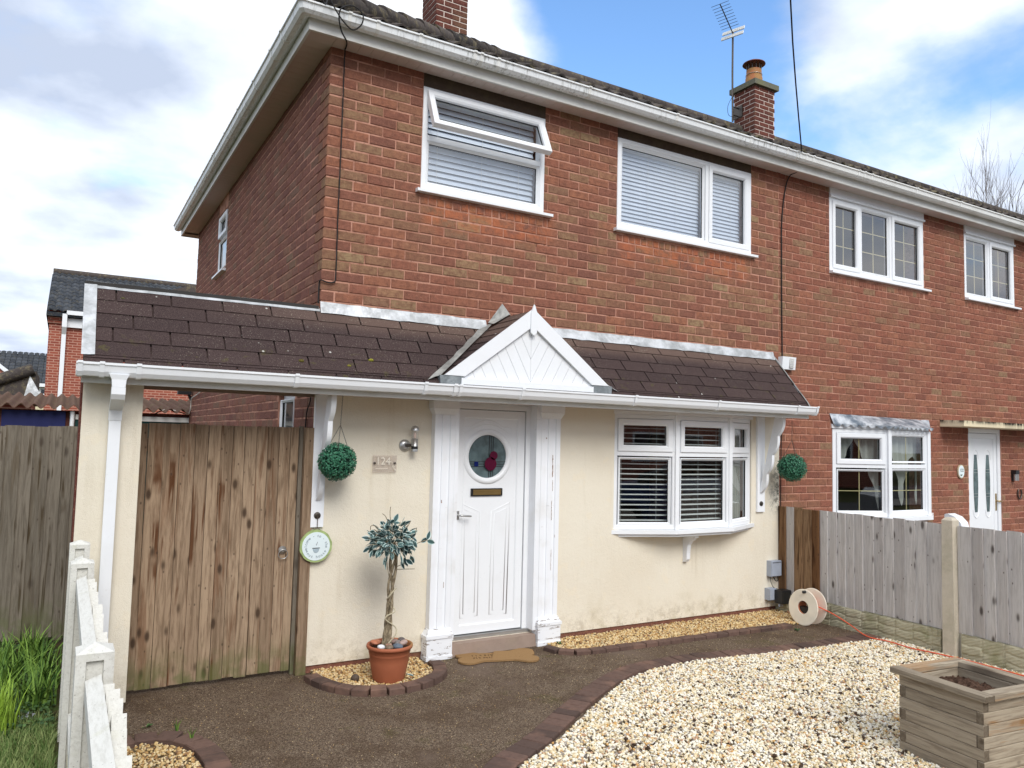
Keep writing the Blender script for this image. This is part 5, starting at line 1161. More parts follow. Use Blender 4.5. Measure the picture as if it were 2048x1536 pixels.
mb = MB(); mb.box(4.865, 5.01, -.19, -.09, .11, .245); mb.build('body', m_black, bb); mb = MB(); mb.box(4.868, 5.007, -.198, -.1905, .115, .24); mb.build('lid', m_black, bb)
for x in (4.88, 4.92, 4.985): mb = MB(); mb.lathe([(.011, .08), (.011, .109)], (x, -.14, 0), n=12); mb.build('gland', m_grey_box, bb)
tag(cable('loose_cable', [(4.86, -.04, .372), (4.855, -.05, .32), (4.885, -.06, .26), (4.91, -.09, .247)], .0035, m_cable), 'thin black cable looping between the grey and black boxes', 'cable')
tag(cable('loose_cable', [(4.905, -.04, .372), (4.915, -.055, .33), (4.955, -.055, .325), (4.985, -.03, .38), (5.035, -.02, .6), (5.04, -.02, 1.2), (5.045, -.02, 1.6), (5.055, -.02, 2.0), (5.07, -.02, 2.57)], .005, m_cable), 'black cable running up the right edge of the cream wall to the alarm box', 'cable')
tag(cable('wall_cable', [(5.178, -.19, 4.82), (5.175, -.14, 4.745), (5.17, -.03, 4.72), (5.12, -.012, 4.55), (5.07, -.01, 4.2), (5.065, -.012, 3.8), (5.07, -.01, 3.2), (5.075, -.012, 2.70)], .0065, m_cable), 'black cable down the joint between the two brick houses', 'cable')
tag(cable('overhead_wire', [(5.178, -.20, 4.83), tuple(wp(1581, 0, 6.3)), tuple(wp(1586, -700, 3.6)), (-.3, -5.5, 6.6), (-3, -11, 7.5)], .0075, m_cable), 'black overhead wire crossing the blue sky to the gutter', 'wire')
tag(cable('overhead_wire', [(-.13, -.335, 4.93), tuple(wp(640, -8, 5.40)), tuple(wp(560, -260, 4.9)), (-2.4, -4.6, 7.2), (-3.2, -11, 7.6)], .006, m_cable), 'thin black wire rising from the corner of the left gutter', 'wire')
lp = [(-.13, -.335, 4.93), (-.06, -.335, 4.83), (-.0, -.33, 4.77), (.07, -.315, 4.745), (.13, -.33, 4.80), (.13, -.335, 4.88), (.05, -.335, 4.915), (-.03, -.335, 4.87), (-.04, -.32, 4.80), (.0, -.26, 4.74), (.07, -.17, 4.72), (.10, -.06, 4.728), (.105, -.02, 4.70), (.108, -.012, 4.3), (.108, -.012, 3.9), (.106, -.012, 3.4), (.108, -.012, 2.96), (.09, -.014, 2.90), (.04, -.014, 2.895), (-.004, -.012, 2.905), (-.010, .01, 2.88), (-.010, .012, 2.73)]
tag(cable('wall_cable', lp, .0055, m_cable), 'black cable looped at the gutter corner and clipped down the brick corner', 'cable')
tag(cable('wall_cable', [(-.012, .10, 2.03), (-.012, .12, 1.98), (-.014, .19, 1.9), (-.014, .21, 1.75)], .005, m_cable), 'short black cable on the brick gable below the porch soffit', 'cable')
mb = MB(); mb.tube([(-.015, 5.2+.0*i, 0) for i in range(2)], .001, 3)
tag(cable('string_lights', [(-.02, 4.6, 2.36), (-.03, 5.0, 2.29), (-.03, 5.4, 2.28), (-.03, 5.9, 2.24), (-.03, 6.3, 2.2), (-.03, 6.4, 2.02), (-.04, 6.75, 1.99), (-.3, 6.9, 2.05), (-.6, 7.0, 1.9), (-1.0, 7.0, 1.86)], .008, flat_mat('white flex', srgb(206, 200, 190), .6)), 'white twisted flex strung along the brick gable behind the gate', 'cable')
sc_ = thing('security_camera', 'small black security camera at the far corner of the brick gable', 'camera', (-.05, 6.5, 2.25))
mb = MB(); mb.box(-.20, -.02, 6.42, 6.55, 2.27, 2.36); mb.build('body', m_black, sc_); mb = MB(); mb.tube([(-.05, 6.48, 2.27), (-.01, 6.48, 2.19)], .02, 8); mb.build('mount', m_black, sc_)

# ================================================================== GATE
gt = thing('garden_gate', 'tall brown vertical board gate between the cream pier and the house', 'gate', (-.6, .05, 0))
n = 13; x = -1.182; ws = [.060, .098, .1, .098, .085, .082, .082, .08, .082, .078, .082, .078, .06]; tot = sum(ws); sc0 = (1.182-.105)/tot
for i, w_ in enumerate(ws):
    w_ *= sc0; mb = MB(); top = 1.79+random.uniform(-.004, .006); bot = .02+.012*random.random(); dx = random.uniform(.0, .006)
    mb.box(-w_/2+.0015, w_/2-.0015, -.011-dx, .011, bot, top); me = bpy.data.meshes.new('board')
    zz = (bot+top)/2; v = [(a, b, c-zz) for a, b, c in mb.v]; me.from_pydata(v, [], mb.f); me.materials.append(m_wood_gate); me.update()
    inst('board', me, gt, (x+w_/2, .05, zz), (0, random.uniform(-.002, .002), random.uniform(-.03, .03))); x += w_
for z in (.30, .95, 1.6): mb = MB(); mb.box(-1.17, -.11, .063, .10, z, z+.09); mb.build('ledge', m_wood_gate, gt)
rh = None
mb = MB(); mb.lathe([(.030, 0), (.028, -.006), (.014, -.012), (.010, -.022)], (-.19, .032, .895), 'Y', 20); rh = mb.build('ring_handle', m_steel, gt)
mb = MB(); mb.tube([(-.19+.033*math.sin(t), .008-.004*math.cos(t), .868-.0+.033*math.cos(t)) for t in [i*math.pi/12 for i in range(25)]], .0035, 6, cap=False); mb.build('ring', m_steel, rh)
mb = MB(); mb.tube([(-.215, .03, .80), (-.18, .03, .80)], .004, 5)
def woodpost(name, x0, x1, y0, y1, z0, z1, mat, lab, cat='post'):
    mb = MB(); zz = (z0+z1)/2; mb.box(-(x1-x0)/2, (x1-x0)/2, -(y1-y0)/2, (y1-y0)/2, z0-zz, z1-zz); me = bpy.data.meshes.new(name); me.from_pydata(mb.v, [], mb.f); me.materials.append(mat); me.update()
    o = inst(name, me, None, ((x0+x1)/2, (y0+y1)/2, zz)); tag(o, lab, cat); return o
woodpost('gate_stop', -.104, -.078, .015, .06, .0, 1.80, m_wood_back, 'thin grey strip between the gate and its right post')
woodpost('gate_post', -.076, -.002, -.035, .06, .0, 1.79, m_wood_gate, 'brown wooden gate post against the cream wall')

# back fence beyond the grass
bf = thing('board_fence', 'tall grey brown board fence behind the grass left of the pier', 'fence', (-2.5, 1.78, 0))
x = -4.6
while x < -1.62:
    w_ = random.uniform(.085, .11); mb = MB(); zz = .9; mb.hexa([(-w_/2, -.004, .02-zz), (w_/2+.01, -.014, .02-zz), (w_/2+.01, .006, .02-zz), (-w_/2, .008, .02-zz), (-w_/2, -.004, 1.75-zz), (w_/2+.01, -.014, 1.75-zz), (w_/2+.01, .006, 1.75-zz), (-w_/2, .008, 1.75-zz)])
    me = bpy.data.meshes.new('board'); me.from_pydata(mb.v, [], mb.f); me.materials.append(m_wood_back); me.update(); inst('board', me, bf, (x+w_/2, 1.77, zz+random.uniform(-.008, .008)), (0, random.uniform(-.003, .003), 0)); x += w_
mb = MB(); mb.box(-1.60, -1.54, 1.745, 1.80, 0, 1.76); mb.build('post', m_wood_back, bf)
# ================================================================== RIGHT FENCE
rf = thing('board_fence', 'low silver grey board fence on mossy concrete gravel boards at the right', 'fence', (5.0, -1.8, 0))
y = -.02; i = 0; X0 = 5.0
def fboard(y, w_, mat, z0, z1, lab=None, dark=False):
    mb = MB(); zz = (z0+z1)/2; th0 = random.uniform(.005, .012)
    mb.hexa([(-.006-th0, -w_/2-.008, z0-zz), (.012, -w_/2-.008, z0-zz), (.012, w_/2, z0-zz), (.003, w_/2, z0-zz), (-.006-th0, -w_/2-.008, z1-zz), (.012, -w_/2-.008, z1-zz), (.012, w_/2, z1-zz), (.003, w_/2, z1-zz)])
    me = bpy.data.meshes.new('board'); me.from_pydata(mb.v, [], mb.f); me.materials.append(mat); me.update(); return inst('board', me, rf, (X0+random.uniform(-.002, .002), y-w_/2, zz), (random.uniform(-.004, .004), 0, random.uniform(-.03, .03)), label=lab)
while y > -4.4:
    w_ = random.uniform(.088, .112)
    if y > -1.80 and y-w_ < -1.74: w_ = max(.03, y+1.805)
    if -1.83 < y <= -1.79: y = -1.918
    if -3.85 < y-w_ < -3.70: y = -3.86
    new = i < 5 and i != 1; zb = .205+random.uniform(-.004, .004); zt = 1.10+random.uniform(-.006, .006)
    if i == 2: fboard(y, w_, m_wood_new, zb, zt-.0, 'dark stained board near the house')
    else: fboard(y, w_, m_wood_new if new else m_wood_fence, zb, zt, 'brown water stained board near the house' if new else None)
    y -= w_; i += 1
for (ya, yb) in ((-.0, -1.78), (-1.95, -3.72)):
    mb = MB(); mb.box(5.015, 5.05, yb, ya, .86, .93); mb.build('rail', m_wood_fence, rf); mb = MB(); mb.box(5.015, 5.05, yb, ya, .35, .42); mb.build('rail', m_wood_fence, rf)
    # rock faced gravel board with real relief
    nu, nv = 300, 24; vs = []
    def hsh(a, b): return (math.sin(a*127.1+b*311.7)*43758.5453) % 1
    for a in range(nu+1):
        for b in range(nv+1):
            u, v_ = a/nu*abs(yb-ya), b/nv; bx = u/.17; cell = math.floor(bx+.3*math.sin(math.floor(bx)*3)); rows_ = 2+int(hsh(cell, 1)*2); wv = v_*rows_+.10*math.sin(u*9+cell)+.08*math.sin(u*31); row = math.floor(wv)
            e = min(bx % 1, 1-bx % 1); g = min(wv % 1, 1-wv % 1); h_ = (.008+.010*hsh(cell, row))*(.6+.4*min(1, e*14))*(.45+.55*min(1, g*6))+.0025*math.sin(u*83+v_*40)*math.sin(v_*57+u*21)
            vs.append((4.983-h_, ya+(yb-ya)*a/nu, -.02+.222*v_))
    fs = [(a*(nv+1)+b, (a+1)*(nv+1)+b, (a+1)*(nv+1)+b+1, a*(nv+1)+b+1) for a in range(nu) for b in range(nv)]
    mb = MB(); mb.add(vs, fs, 0, False); mb.box(4.987, 5.03, yb, ya, -.02, .2015); mb.build('gravel_board', m_conc_grav, rf, recalc=False)
for yc in (-1.865, -3.79):
    mb = MB(); L_ = .045; mb.hexa([(4.935, yc-.055, -.1), (5.05, yc-.055, -.1), (5.05, yc+.05, -.1), (4.935, yc+.05, -.1), (4.945, yc-.042+.0, 1.14), (5.045, yc-.042, 1.14), (5.045, yc+.05, 1.14), (4.945, yc+.05, 1.14)])
    mb.hexa([(4.945, yc-.042, 1.1405), (5.045, yc-.042, 1.1405), (5.045, yc+.05, 1.1405), (4.945, yc+.05, 1.1405), (4.97, yc-.02, 1.165), (5.02, yc-.02, 1.165), (5.02, yc+.03, 1.165), (4.97, yc+.03, 1.165)]); mb.build('post', m_conc, rf)
wb = thing('garden_bin', 'white rounded plastic thing showing just above the fence beside the concrete post', 'garden bin', (5.75, -1.45, 0))
mb = MB(); mb.prism([(-1.47, .0), (-1.47, 1.135), (-1.48, 1.14), (-1.50, 1.145), (-1.57, 1.12), (-1.62, 1.07), (-1.645, .98), (-1.65, .0)], 5.58, 5.70, lambda p, q, t: (t, p, q)); mb.build('body', m_upvc, wb)
mb = MB(); mb.prism([(-1.575+.02*math.cos(t), 1.01+.035*math.sin(t)) for t in [i*math.pi/8 for i in range(16)]], 5.574, 5.5799, lambda p, q, t: (t, p, q)); mb.build('vent', m_darksteel, wb)

# ================================================================== PICKET FENCE
pf = thing('picket_fence', 'worn white picket fence with concrete posts running towards the camera at the left', 'fence', (-1.5, -1.8, 0))
for yc in (-.50, -1.21, -2.97, -4.75):
    xc = -1.497; h = 1.05; a = .052
    mb = MB()   # H section post
    prf = [(-a, -a), (-a+.028, -a), (-a+.03, -a+.016), (a-.03, -a+.016), (a-.028, -a), (a, -a), (a, a), (a-.03, a), (a-.03, .018), (-a+.03, .018), (-a+.03, a), (-a, a)]
    mb.prism(prf, -.05, h, lambda p, q, t: (xc+p, yc+q, t)); 
    mb.add([(xc-a, yc-a, h), (xc+a, yc-a, h), (xc+a, yc+a, h), (xc-a, yc+a, h), (xc-a, yc-a, h+.022), (xc+a, yc-a, h+.022), (xc+a, yc+a, h+.022), (xc-a, yc+a, h+.022), (xc, yc, h+.045)], [(0, 3, 2, 1), (0, 1, 5, 4), (1, 2, 6, 5), (2, 3, 7, 6), (3, 0, 4, 7), (4, 5, 8), (5, 6, 8), (6, 7, 8), (7, 4, 8)])
    mb.build('post', m_picket, pf)
for ya, yb in ((-.555, -1.155), (-1.265, -2.915), (-3.03, -4.69)):
    for z in (1.0, .35):
        mb = MB(); d0 = .012 if z > .5 else 0
        mb.hexa([(-1.521, yb, z-.055), (-1.479, yb, z-.055), (-1.479, ya, z-.055), (-1.521, ya, z-.055), (-1.521, yb, z-.004), (-1.479, yb, z+d0), (-1.479, ya, z+d0), (-1.521, ya, z-.004)]); mb.build('rail', m_picket, pf)
    mb = MB(); mb.box(-1.515, -1.485, yb, ya, .0, .15); mb.build('gravel_board', m_conc_grav, pf)
    n = round((ya-yb)/.102); pit = (ya-yb)/n
    for i in range(n):
        y = ya-(i+.5)*pit; wv = .032; tz = random.uniform(-.006, .006); mb = MB(); mb.prism([(-wv, .16), (wv, .16), (wv, .955+tz), (0, 1.004+tz), (-wv, .955+tz)], -.0125, .024, lambda p, q, t: (t, p, q-.6)); me = bpy.data.meshes.new('picket'); me.from_pydata([tuple(v) for v in mb.v], [], mb.f); me.materials.append(m_picket); me.update()
        inst('picket', me, pf, (-1.466, y, .6+random.uniform(-.006, .006)), (random.uniform(-.012, .012), random.uniform(-.01, .025), random.uniform(-.06, .06)))

# ================================================================== PLANTER
A0 = Vector((2.655, -2.905, 0)); ang = math.radians(-5.5); ux = Vector((math.cos(ang), math.sin(ang), 0)); uy = Vector((math.sin(ang), -math.cos(ang), 0))
pl = thing('planter', 'square weathered wooden planter with interlocking corners on the gravel', 'planter', A0+ux*.25+uy*.25)
PS = .50; T = .038; HC = .0625
def pbeam(a, b, c, d, z0, z1, mat, name='plank', tilt=0):
    """box from a..b along ux and c..d along uy"""
    cx_, cy_ = (a+b)/2, (c+d)/2; me = bpy.data.meshes.new(name); mb = MB(); hx_, hy_, hz_ = (b-a)/2, (d-c)/2, (z1-z0)/2; e = .003
    vs = []; 
    for sz, ins in ((-hz_, e), (-hz_+e, 0), (hz_-e, 0), (hz_, e)):
        for sx, sy in ((-1, -1), (1, -1), (1, 1), (-1, 1)): vs.append((sx*(hx_-ins), -sy*(hy_-ins), sz))
    fs = [(0, 1, 2, 3), (12, 15, 14, 13)]+[(4*k+i, 4*k+(i+1) % 4, 4*k+4+(i+1) % 4, 4*k+4+i) for k in range(3) for i in range(4)]
    mb.add(vs, fs); me.from_pydata(mb.v, [], mb.f); me.materials.append(mat); me.update()
    p = A0+ux*cx_+uy*cy_; return inst(name, me, pl, (p.x, p.y, (z0+z1)/2), (0, tilt, ang))
for k in range(7):
    z0 = .004+k*HC; z1 = z0+HC-.002; j = lambda: random.uniform(-.0025, .0025)
    ev = k % 2 == 0; h2 = HC/2
    # planks along uy (left and right sides) and along ux, offset half a course
    for side in (0, PS-T): pbeam(side+j(), side+T, (-.0 if ev else .0)+j(), PS+j(), z0, z1, m_wood_planty) if ev else pbeam(side+j(), side+T, T+.002, PS-T-.002, z0, z1, m_wood_planty)
    for side in (0, PS-T): pbeam(T+.002 if ev else j(), PS-T-.002 if ev else PS+j(), side+j(), side+T, z0, z1, m_wood_plant)
zr = .004+7*HC+.001; ov = .035; rw = .075
pbeam(-ov, rw-ov, -ov, PS+ov, zr, zr+.034, m_wood_planty, 'rim_board'); pbeam(PS+ov-rw, PS+ov, -ov+rw+.002, PS+ov, zr, zr+.034, m_wood_planty, 'rim_board')
pbeam(rw-ov+.002, PS+ov, -ov, rw-ov, zr, zr+.034, m_wood_plant, 'rim_board'); pbeam(rw-ov+.002, PS+ov-rw-.002, PS+ov-rw, PS+ov, zr, zr+.034, m_wood_plant, 'rim_board')
mb = MB(); n = 26; vs = []
for i in range(n+1):
    for j in range(n+1):
        p = A0+ux*(T+(PS-2*T)*i/n)+uy*(T+(PS-2*T)*j/n); vs.append((p.x, p.y, .385+.03*math.exp(-((i-16)**2+(j-9)**2)/60)+random.uniform(-.016, .016)))
mb.add(vs, [(i*(n+1)+j, (i+1)*(n+1)+j, (i+1)*(n+1)+j+1, i*(n+1)+j+1) for i in range(n) for j in range(n)]); tag(mb.build('soil', m_soil, None, recalc=False), 'dark crumbly soil filling the wooden planter', 'soil', kind='stuff')

# ================================================================== POT AND TREE
PX, PY = .483, -.435
pot = thing('plant_pot', 'round terracotta coloured plant pot on the small gravel bed by the wall', 'plant pot', (PX, PY, 0))
mb = MB(); prof = [(.105, .012), (.115, .03), (.138, .15), (.143, .195), (.145, .197), (.144, .203), (.146, .206), (.145, .212), (.149, .215), (.150, .238), (.162, .240), (.166, .250), (.164, .262), (.155, .266), (.146, .262), (.142, .22)]
mb.lathe(prof, (PX, PY, 0), n=48, capt=False); mb.build('pot_body', m_terra, pot)
mb = MB(); mb.lathe([(.001, .232), (.144, .232)], (PX, PY, 0), n=24, capt=False, capb=False); mb.build('pot_soil', m_soil, pot)
def blob(sx, sy, sz, seed, n=9, m_=14):
    r = random.Random(seed); vs = []; fs = []; ph = [r.uniform(0, 6) for _ in range(6)]
    for i in range(n+1):
        a = math.pi*i/n
        for k in range(m_):
            t = 2*math.pi*k/m_; q = 1+.09*math.sin(2*t+ph[0])*math.sin(a)+.06*math.sin(3*t+ph[1]+2*a)
            vs.append((sx*math.sin(a)*math.cos(t)*q, sy*math.sin(a)*math.sin(t)*q, sz*math.cos(a)))
    for i in range(n):
        for k in range(m_): fs.append((i*m_+k, (i+1)*m_+k, (i+1)*m_+(k+1) % m_, i*m_+(k+1) % m_))
    return vs, fs
peb = [(-.085, .055, .045, .034, .014, (176, 112, 84), 'flat rust brown pebble at the back left of the pot'), (-.085, -.055, .026, .024, .018, (232, 232, 236), 'white egg shaped pebble at the left of the pot rim'), (-.035, -.085, .034, .026, .017, (122, 104, 86), 'olive brown pebble at the front left of the pot'), (-.02, -.03, .030, .024, .016, (176, 136, 118), 'pinkish pebble just left of the twisted trunk'), (.025, -.085, .036, .028, .020, (98, 108, 120), 'blue grey pebble at the front of the pot'), (.085, -.045, .038, .028, .020, (178, 154, 144), 'large pale pink pebble at the right of the pot rim'), (.05, .045, .034, .028, .020, (150, 124, 116), 'mauve pebble at the back right of the pot'), (.10, .03, .032, .026, .020, (92, 84, 82), 'dark grey pebble at the right back of the pot rim'), (.02, .10, .03, .03, .02, (110, 98, 92), 'brown grey pebble behind the trunk in the pot'), (.055, -.01, .028, .024, .022, (128, 120, 118), 'small grey pebble right beside the trunk')]
for i, (dx, dy, sx, sy, sz, c, lab) in enumerate(peb):
    v, f = blob(sx, sy, sz, i); mb = MB(); mb.add(v, f, 0, True); me = bpy.data.meshes.new('pebble'); me.from_pydata([tuple(q) for q in mb.v], [], mb.f); me.materials.append(flat_mat('pebble %d' % i, srgb(*c), .5, .4, var=.2, sc=40)); me.polygons.foreach_set('use_smooth', [True]*len(me.polygons)); me.update()
    o = inst('pebble', me, None, (PX+dx, PY+dy, .255+(.016 if i in (0, 5, 7) else .006)), (random.uniform(-.3, .3), random.uniform(-.2, .2), random.uniform(0, 3))); tag(o, lab, 'pebble', 'pebbles in the plant pot')
v, f = blob(.03, .022, .03, 33); mb = MB(); mb.add([(x+.262, y-.36, z+.03) for x, y, z in v], f, 0, True); tag(mb.build('pebble', flat_mat('dark cobble', srgb(84, 72, 62), .6, .3, var=.25, sc=60), None), 'dark cobble lying on the gravel left of the pot', 'pebble')
tr = thing('artificial_tree', 'twisted stem topiary tree with blue green white edged leaves in the pot', 'tree', (PX, PY, .24))
mb = MB()
def twist(ph, r0, r1, amp, z0=.22, z1=.98, turns=1.3, n=26):
    pts, rs = [], []
    for i in range(n+1):
        t = i/n; a = ph+turns*2*math.pi*t; w_ = amp*(1-1.3*t+1.9*t*t)*.95+.003*math.sin(t*17+ph); pts.append((PX-.03+.045*t+w_*math.cos(a), PY+w_*math.sin(a), z0+(z1-z0)*t)); rs.append((r1+(r0-r1)*max(0, 1-t/.34)**.7)*(1+.16*math.sin(t*31+ph)))
    mb.tube(pts, rs, 9)
twist(0, .026, .011, .020); twist(2.2, .022, .0105, .021); twist(4.2, .020, .010, .022); mb.build('trunk', m_bark, tr)
mb = MB(); mb.tube(smooth_path([(PX-.03, PY-.05, .28), (PX+.02, PY-.055, .34), (PX+.03, PY-.02, .38), (PX-.05, PY-.035, .44), (PX-.045, PY-.04, .47), (PX+.015, PY-.04, .50), (PX-.02, PY+.02, .56), (PX-.035, PY-.035, .60), (PX+.02, PY-.035, .66)]), .005, 6); mb.build('vine', flat_mat('pale vine', srgb(186, 176, 150), .9), tr)
mb = MB(); Cc = Vector((PX-.01, PY, 1.0)); R_tw = random.Random(11)
tw = [((PX+.01, PY, .92), (PX-.06, PY-.02, 1.14), (PX-.10, PY-.02, 1.19)), ((PX+.01, PY, .95), (PX-.03, PY, 1.15), (PX-.035, PY-.01, 1.235)), ((PX, PY, .92), (PX-.12, PY, 1.08), (PX-.175, PY-.01, 1.105), (PX-.18, PY-.01, 1.075)), ((PX, PY, .9), (PX-.15, PY-.03, 1.0), (PX-.205, PY-.03, 1.025)), ((PX, PY, .88), (PX-.13, PY-.05, .97), (PX-.20, PY-.05, .975)), ((PX+.02, PY, .8), (PX+.09, PY-.02, .83), (PX+.15, PY-.03, .86)), ((PX+.02, PY, .785), (PX+.16, PY-.03, .785)), ((PX+.02, PY, .9), (PX+.14, PY-.02, 1.0), (PX+.17, PY-.02, 1.08)), ((PX+.02, PY, .9), (PX+.18, PY-.03, .97), (PX+.245, PY-.04, .99)), ((PX+.02, PY, 1.0), (PX+.10, PY, 1.08), (PX+.13, PY, 1.13)), ((PX-.02, PY, .72), (PX-.05, PY-.02, .83), (PX-.055, PY-.02, .90))]
for t in tw: mb.tube(smooth_path(t), .0028, 5)
for i in range(26):
    d_ = Vector((R_tw.gauss(0, 1), R_tw.gauss(0, 1), R_tw.gauss(0, .7))).normalized(); mb.tube([Cc+Vector((0, 0, -.06)), Cc+d_*.08+Vector((0, 0, -.01)), Cc+d_*.15], .0025, 4)
mb.build('twigs', m_bark, tr)
# leaves as single parts
def leaf_mesh():
    me = bpy.data.meshes.new('leaf'); out_ = []; inn = []; n = 6
    L = .060; W_ = .019
    def w(t): return W_*math.sin(math.pi*min(1, t*1.02))**.8*(1-.25*t)+.0004
    vs = []; fs = []; mi = []
    for i in range(n+1):
        t = i/n; x = L*t; z = -.012*t*t; ww = w(t); iw = ww*.66
        vs += [(x, -ww, z+.003), (x, -iw, z+.0012), (x, 0, z), (x, iw, z+.0012), (x, ww, z+.003)]
    for i in range(n):
        a = 5*i; b = a+5
        for k in range(4): fs.append((a+k, b+k, b+k+1, a+k+1)); mi.append(1 if k in (0, 3) else 0)
    me.from_pydata(vs, [], fs); me.materials.append(m_leaf); me.materials.append(m_leafedge); me.polygons.foreach_set('material_index', mi); me.polygons.foreach_set('use_smooth', [True]*len(fs)); me.update(); return me
LM = leaf_mesh(); rl = random.Random(4)
for i in range(290):
    while True:
        d_ = Vector((rl.gauss(0, 1), rl.gauss(0, 1), rl.gauss(0, 1))).normalized()
        if d_.z > -.75: break
    rr = rl.uniform(.3, 1.0)**.8; p = Cc+Vector((d_.x*.185*rr, d_.y*.15*rr, d_.z*.135*rr-.012)); 
    if rl.random() < .5 and d_.z > 0: p.z -= .02
    dirv = (d_+Vector((rl.gauss(0, .45), rl.gauss(0, .45), rl.gauss(-.25, .4)))).normalized(); q = dirv.to_track_quat('X', 'Z'); e = (q @ Matrix.Rotation(rl.uniform(-1.2, 1.2), 3, 'X').to_quaternion()).to_euler(); s = rl.uniform(.75, 1.15)
    inst('leaf', LM, tr, p, e, (s, s, s))
for p, dv in (((.245, -.04, .99), (.4, 0, .9)), ((.245, -.04, .985), (.9, -.1, -.3)), ((.20, -.03, .975), (.8, .1, .3)), ((-.0, 0, 1.12), (.3, -.2, .9)), ((-.06, -.03, .86), (-.3, -.3, -.8)), ((.08, -.02, .87), (.2, -.3, -.9)), ((.06, -.02, .85), (.1, -.3, -.9)), ((-.05, -.03, .88), (-.6, -.2, -.6)), ((.12, -.03, .88), (.5, 0, -.7)), ((.08, -.05, .86), (.7, -.1, -.5))):
    inst('leaf', LM, tr, (PX+p[0], PY+p[1], p[2]), Vector(dv).to_track_quat('X', 'Y').to_euler(), (1.15, 1.15, 1.15))
# fallen leaf
tag(inst('fallen_leaf', LM, None, (.62, -.56, .05), (0, -.3, 2.2), (1, 1, 1)), 'fallen blue green leaf on the gravel right of the pot', 'leaf')

# ================================================================== EDGING BRICKS
def path_resample(pts, step):
    P = smooth_path([(x, y, 0) for x, y in pts], 12); L = [0]
    for a, b in zip(P, P[1:]): L.append(L[-1]+(b-a).length)
    n = max(1, round(L[-1]/step)); out = []
    for i in range(n+1):
        s = L[-1]*i/n; k = min(next((j for j in range(1, len(L)) if L[j] >= s-1e-9), len(L)-1), len(L)-1); t = (s-L[k-1])/max(1e-9, L[k]-L[k-1]); out.append(P[k-1].lerp(P[k], t))
    return out
def edging(label, pts, width, step, z0, z1, side=1, gap=.006):
    e = thing('brick_edging', label, 'edging', (pts[0][0], pts[0][1], 0)); C_ = path_resample(pts, step)
    for a, b in zip(C_, C_[1:]):
        t = (b-a).normalized(); nrm = Vector((-t.y, t.x, 0))*side; a2, b2 = a+t*gap/2, b-t*gap/2; c = (a2+b2)/2; hl = (b2-a2).length/2; hw = width/2; r = .007
        vs = []
        for z, ins in ((z0, 0), (z1-r, 0), (z1-r*.3, r*.5), (z1, r*1.4)):
            for sx, sy in ((-1, -1), (1, -1), (1, 1), (-1, 1)): vs.append((sx*(hl-ins)+random.uniform(-.0015, .0015), sy*(hw-ins)+random.uniform(-.002, .002), z+random.uniform(-.0015, .0015)))
        me = bpy.data.meshes.new('paver'); me.from_pydata(vs, [], [(0, 3, 2, 1), (12, 13, 14, 15)]+[(4*k+i, 4*k+(i+1) % 4, 4*k+4+(i+1) % 4, 4*k+4+i) for k in range(3) for i in range(4)]); me.materials.append(m_paver); me.update()
        inst('paver', me, e, (c.x, c.y, random.uniform(-.003, .003)), (random.uniform(-.02, .02), random.uniform(-.02, .02), math.atan2(t.y, t.x)+random.uniform(-.02, .02)))
    return e
edging('long curved line of edging bricks between the path and the cream gravel', [(-.25, -2.72), (.10, -2.40), (.49, -2.05), (.88, -1.82), (1.38, -1.465), (1.96, -1.11), (2.35, -.98), (2.9, -.965), (3.4, -1.05), (4.1, -1.125), (4.95, -1.17)], .155, .098, -.04, .022)
edging('half round of edging bricks around the potted tree bed', [(-.0, -.16), (.03, -.34), (.14, -.54), (.30, -.655), (.48, -.68), (.66, -.645), (.82, -.54), (.905, -.40), (.925, -.24)], .10, .115, -.02, .045)
edging('line of edging bricks along the gravel strip below the bay window', [(1.96, -.22), (2.0, -.36), (2.12, -.44), (2.4, -.475), (2.9, -.50), (3.5, -.52), (4.1, -.54), (4.52, -.565)], .085, .135, -.02, .035)
edging('dark curved edging bricks in the near left corner of the path', [(-1.42, -.90), (-1.22, -.845), (-1.04, -.86), (-.91, -.97), (-.845, -1.16), (-.83, -1.45), (-.86, -1.8), (-.95, -2.1)], .125, .125, -.02, .03)

# ================================================================== GRAVEL (real stones)
IV = np.array([(0, 1, 1.618), (0, -1, 1.618), (0, 1, -1.618), (0, -1, -1.618), (1, 1.618, 0), (-1, 1.618, 0), (1, -1.618, 0), (-1, -1.618, 0), (1.618, 0, 1), (-1.618, 0, 1), (1.618, 0, -1), (-1.618, 0, -1)])/1.902
IF_ = np.array([(0, 1, 8), (0, 8, 4), (0, 4, 5), (0, 5, 9), (0, 9, 1), (1, 6, 8), (8, 6, 10), (8, 10, 4), (4, 10, 2), (4, 2, 5), (5, 2, 11), (5, 11, 9), (9, 11, 7), (9, 7, 1), (1, 7, 6), (3, 6, 7), (3, 7, 11), (3, 11, 2), (3, 2, 10), (3, 10, 6)])
def in_poly(x, y, poly):
    c = np.zeros(len(x), bool); n = len(poly)
    for i in range(n):
        x1, y1 = poly[i]; x2, y2 = poly[(i+1) % n]; m_ = (y1 > y) != (y2 > y); xi = (x2-x1)*(y-y1)/((y2-y1) if y2 != y1 else 1e-9)+x1; c ^= m_ & (x < xi)
    return c
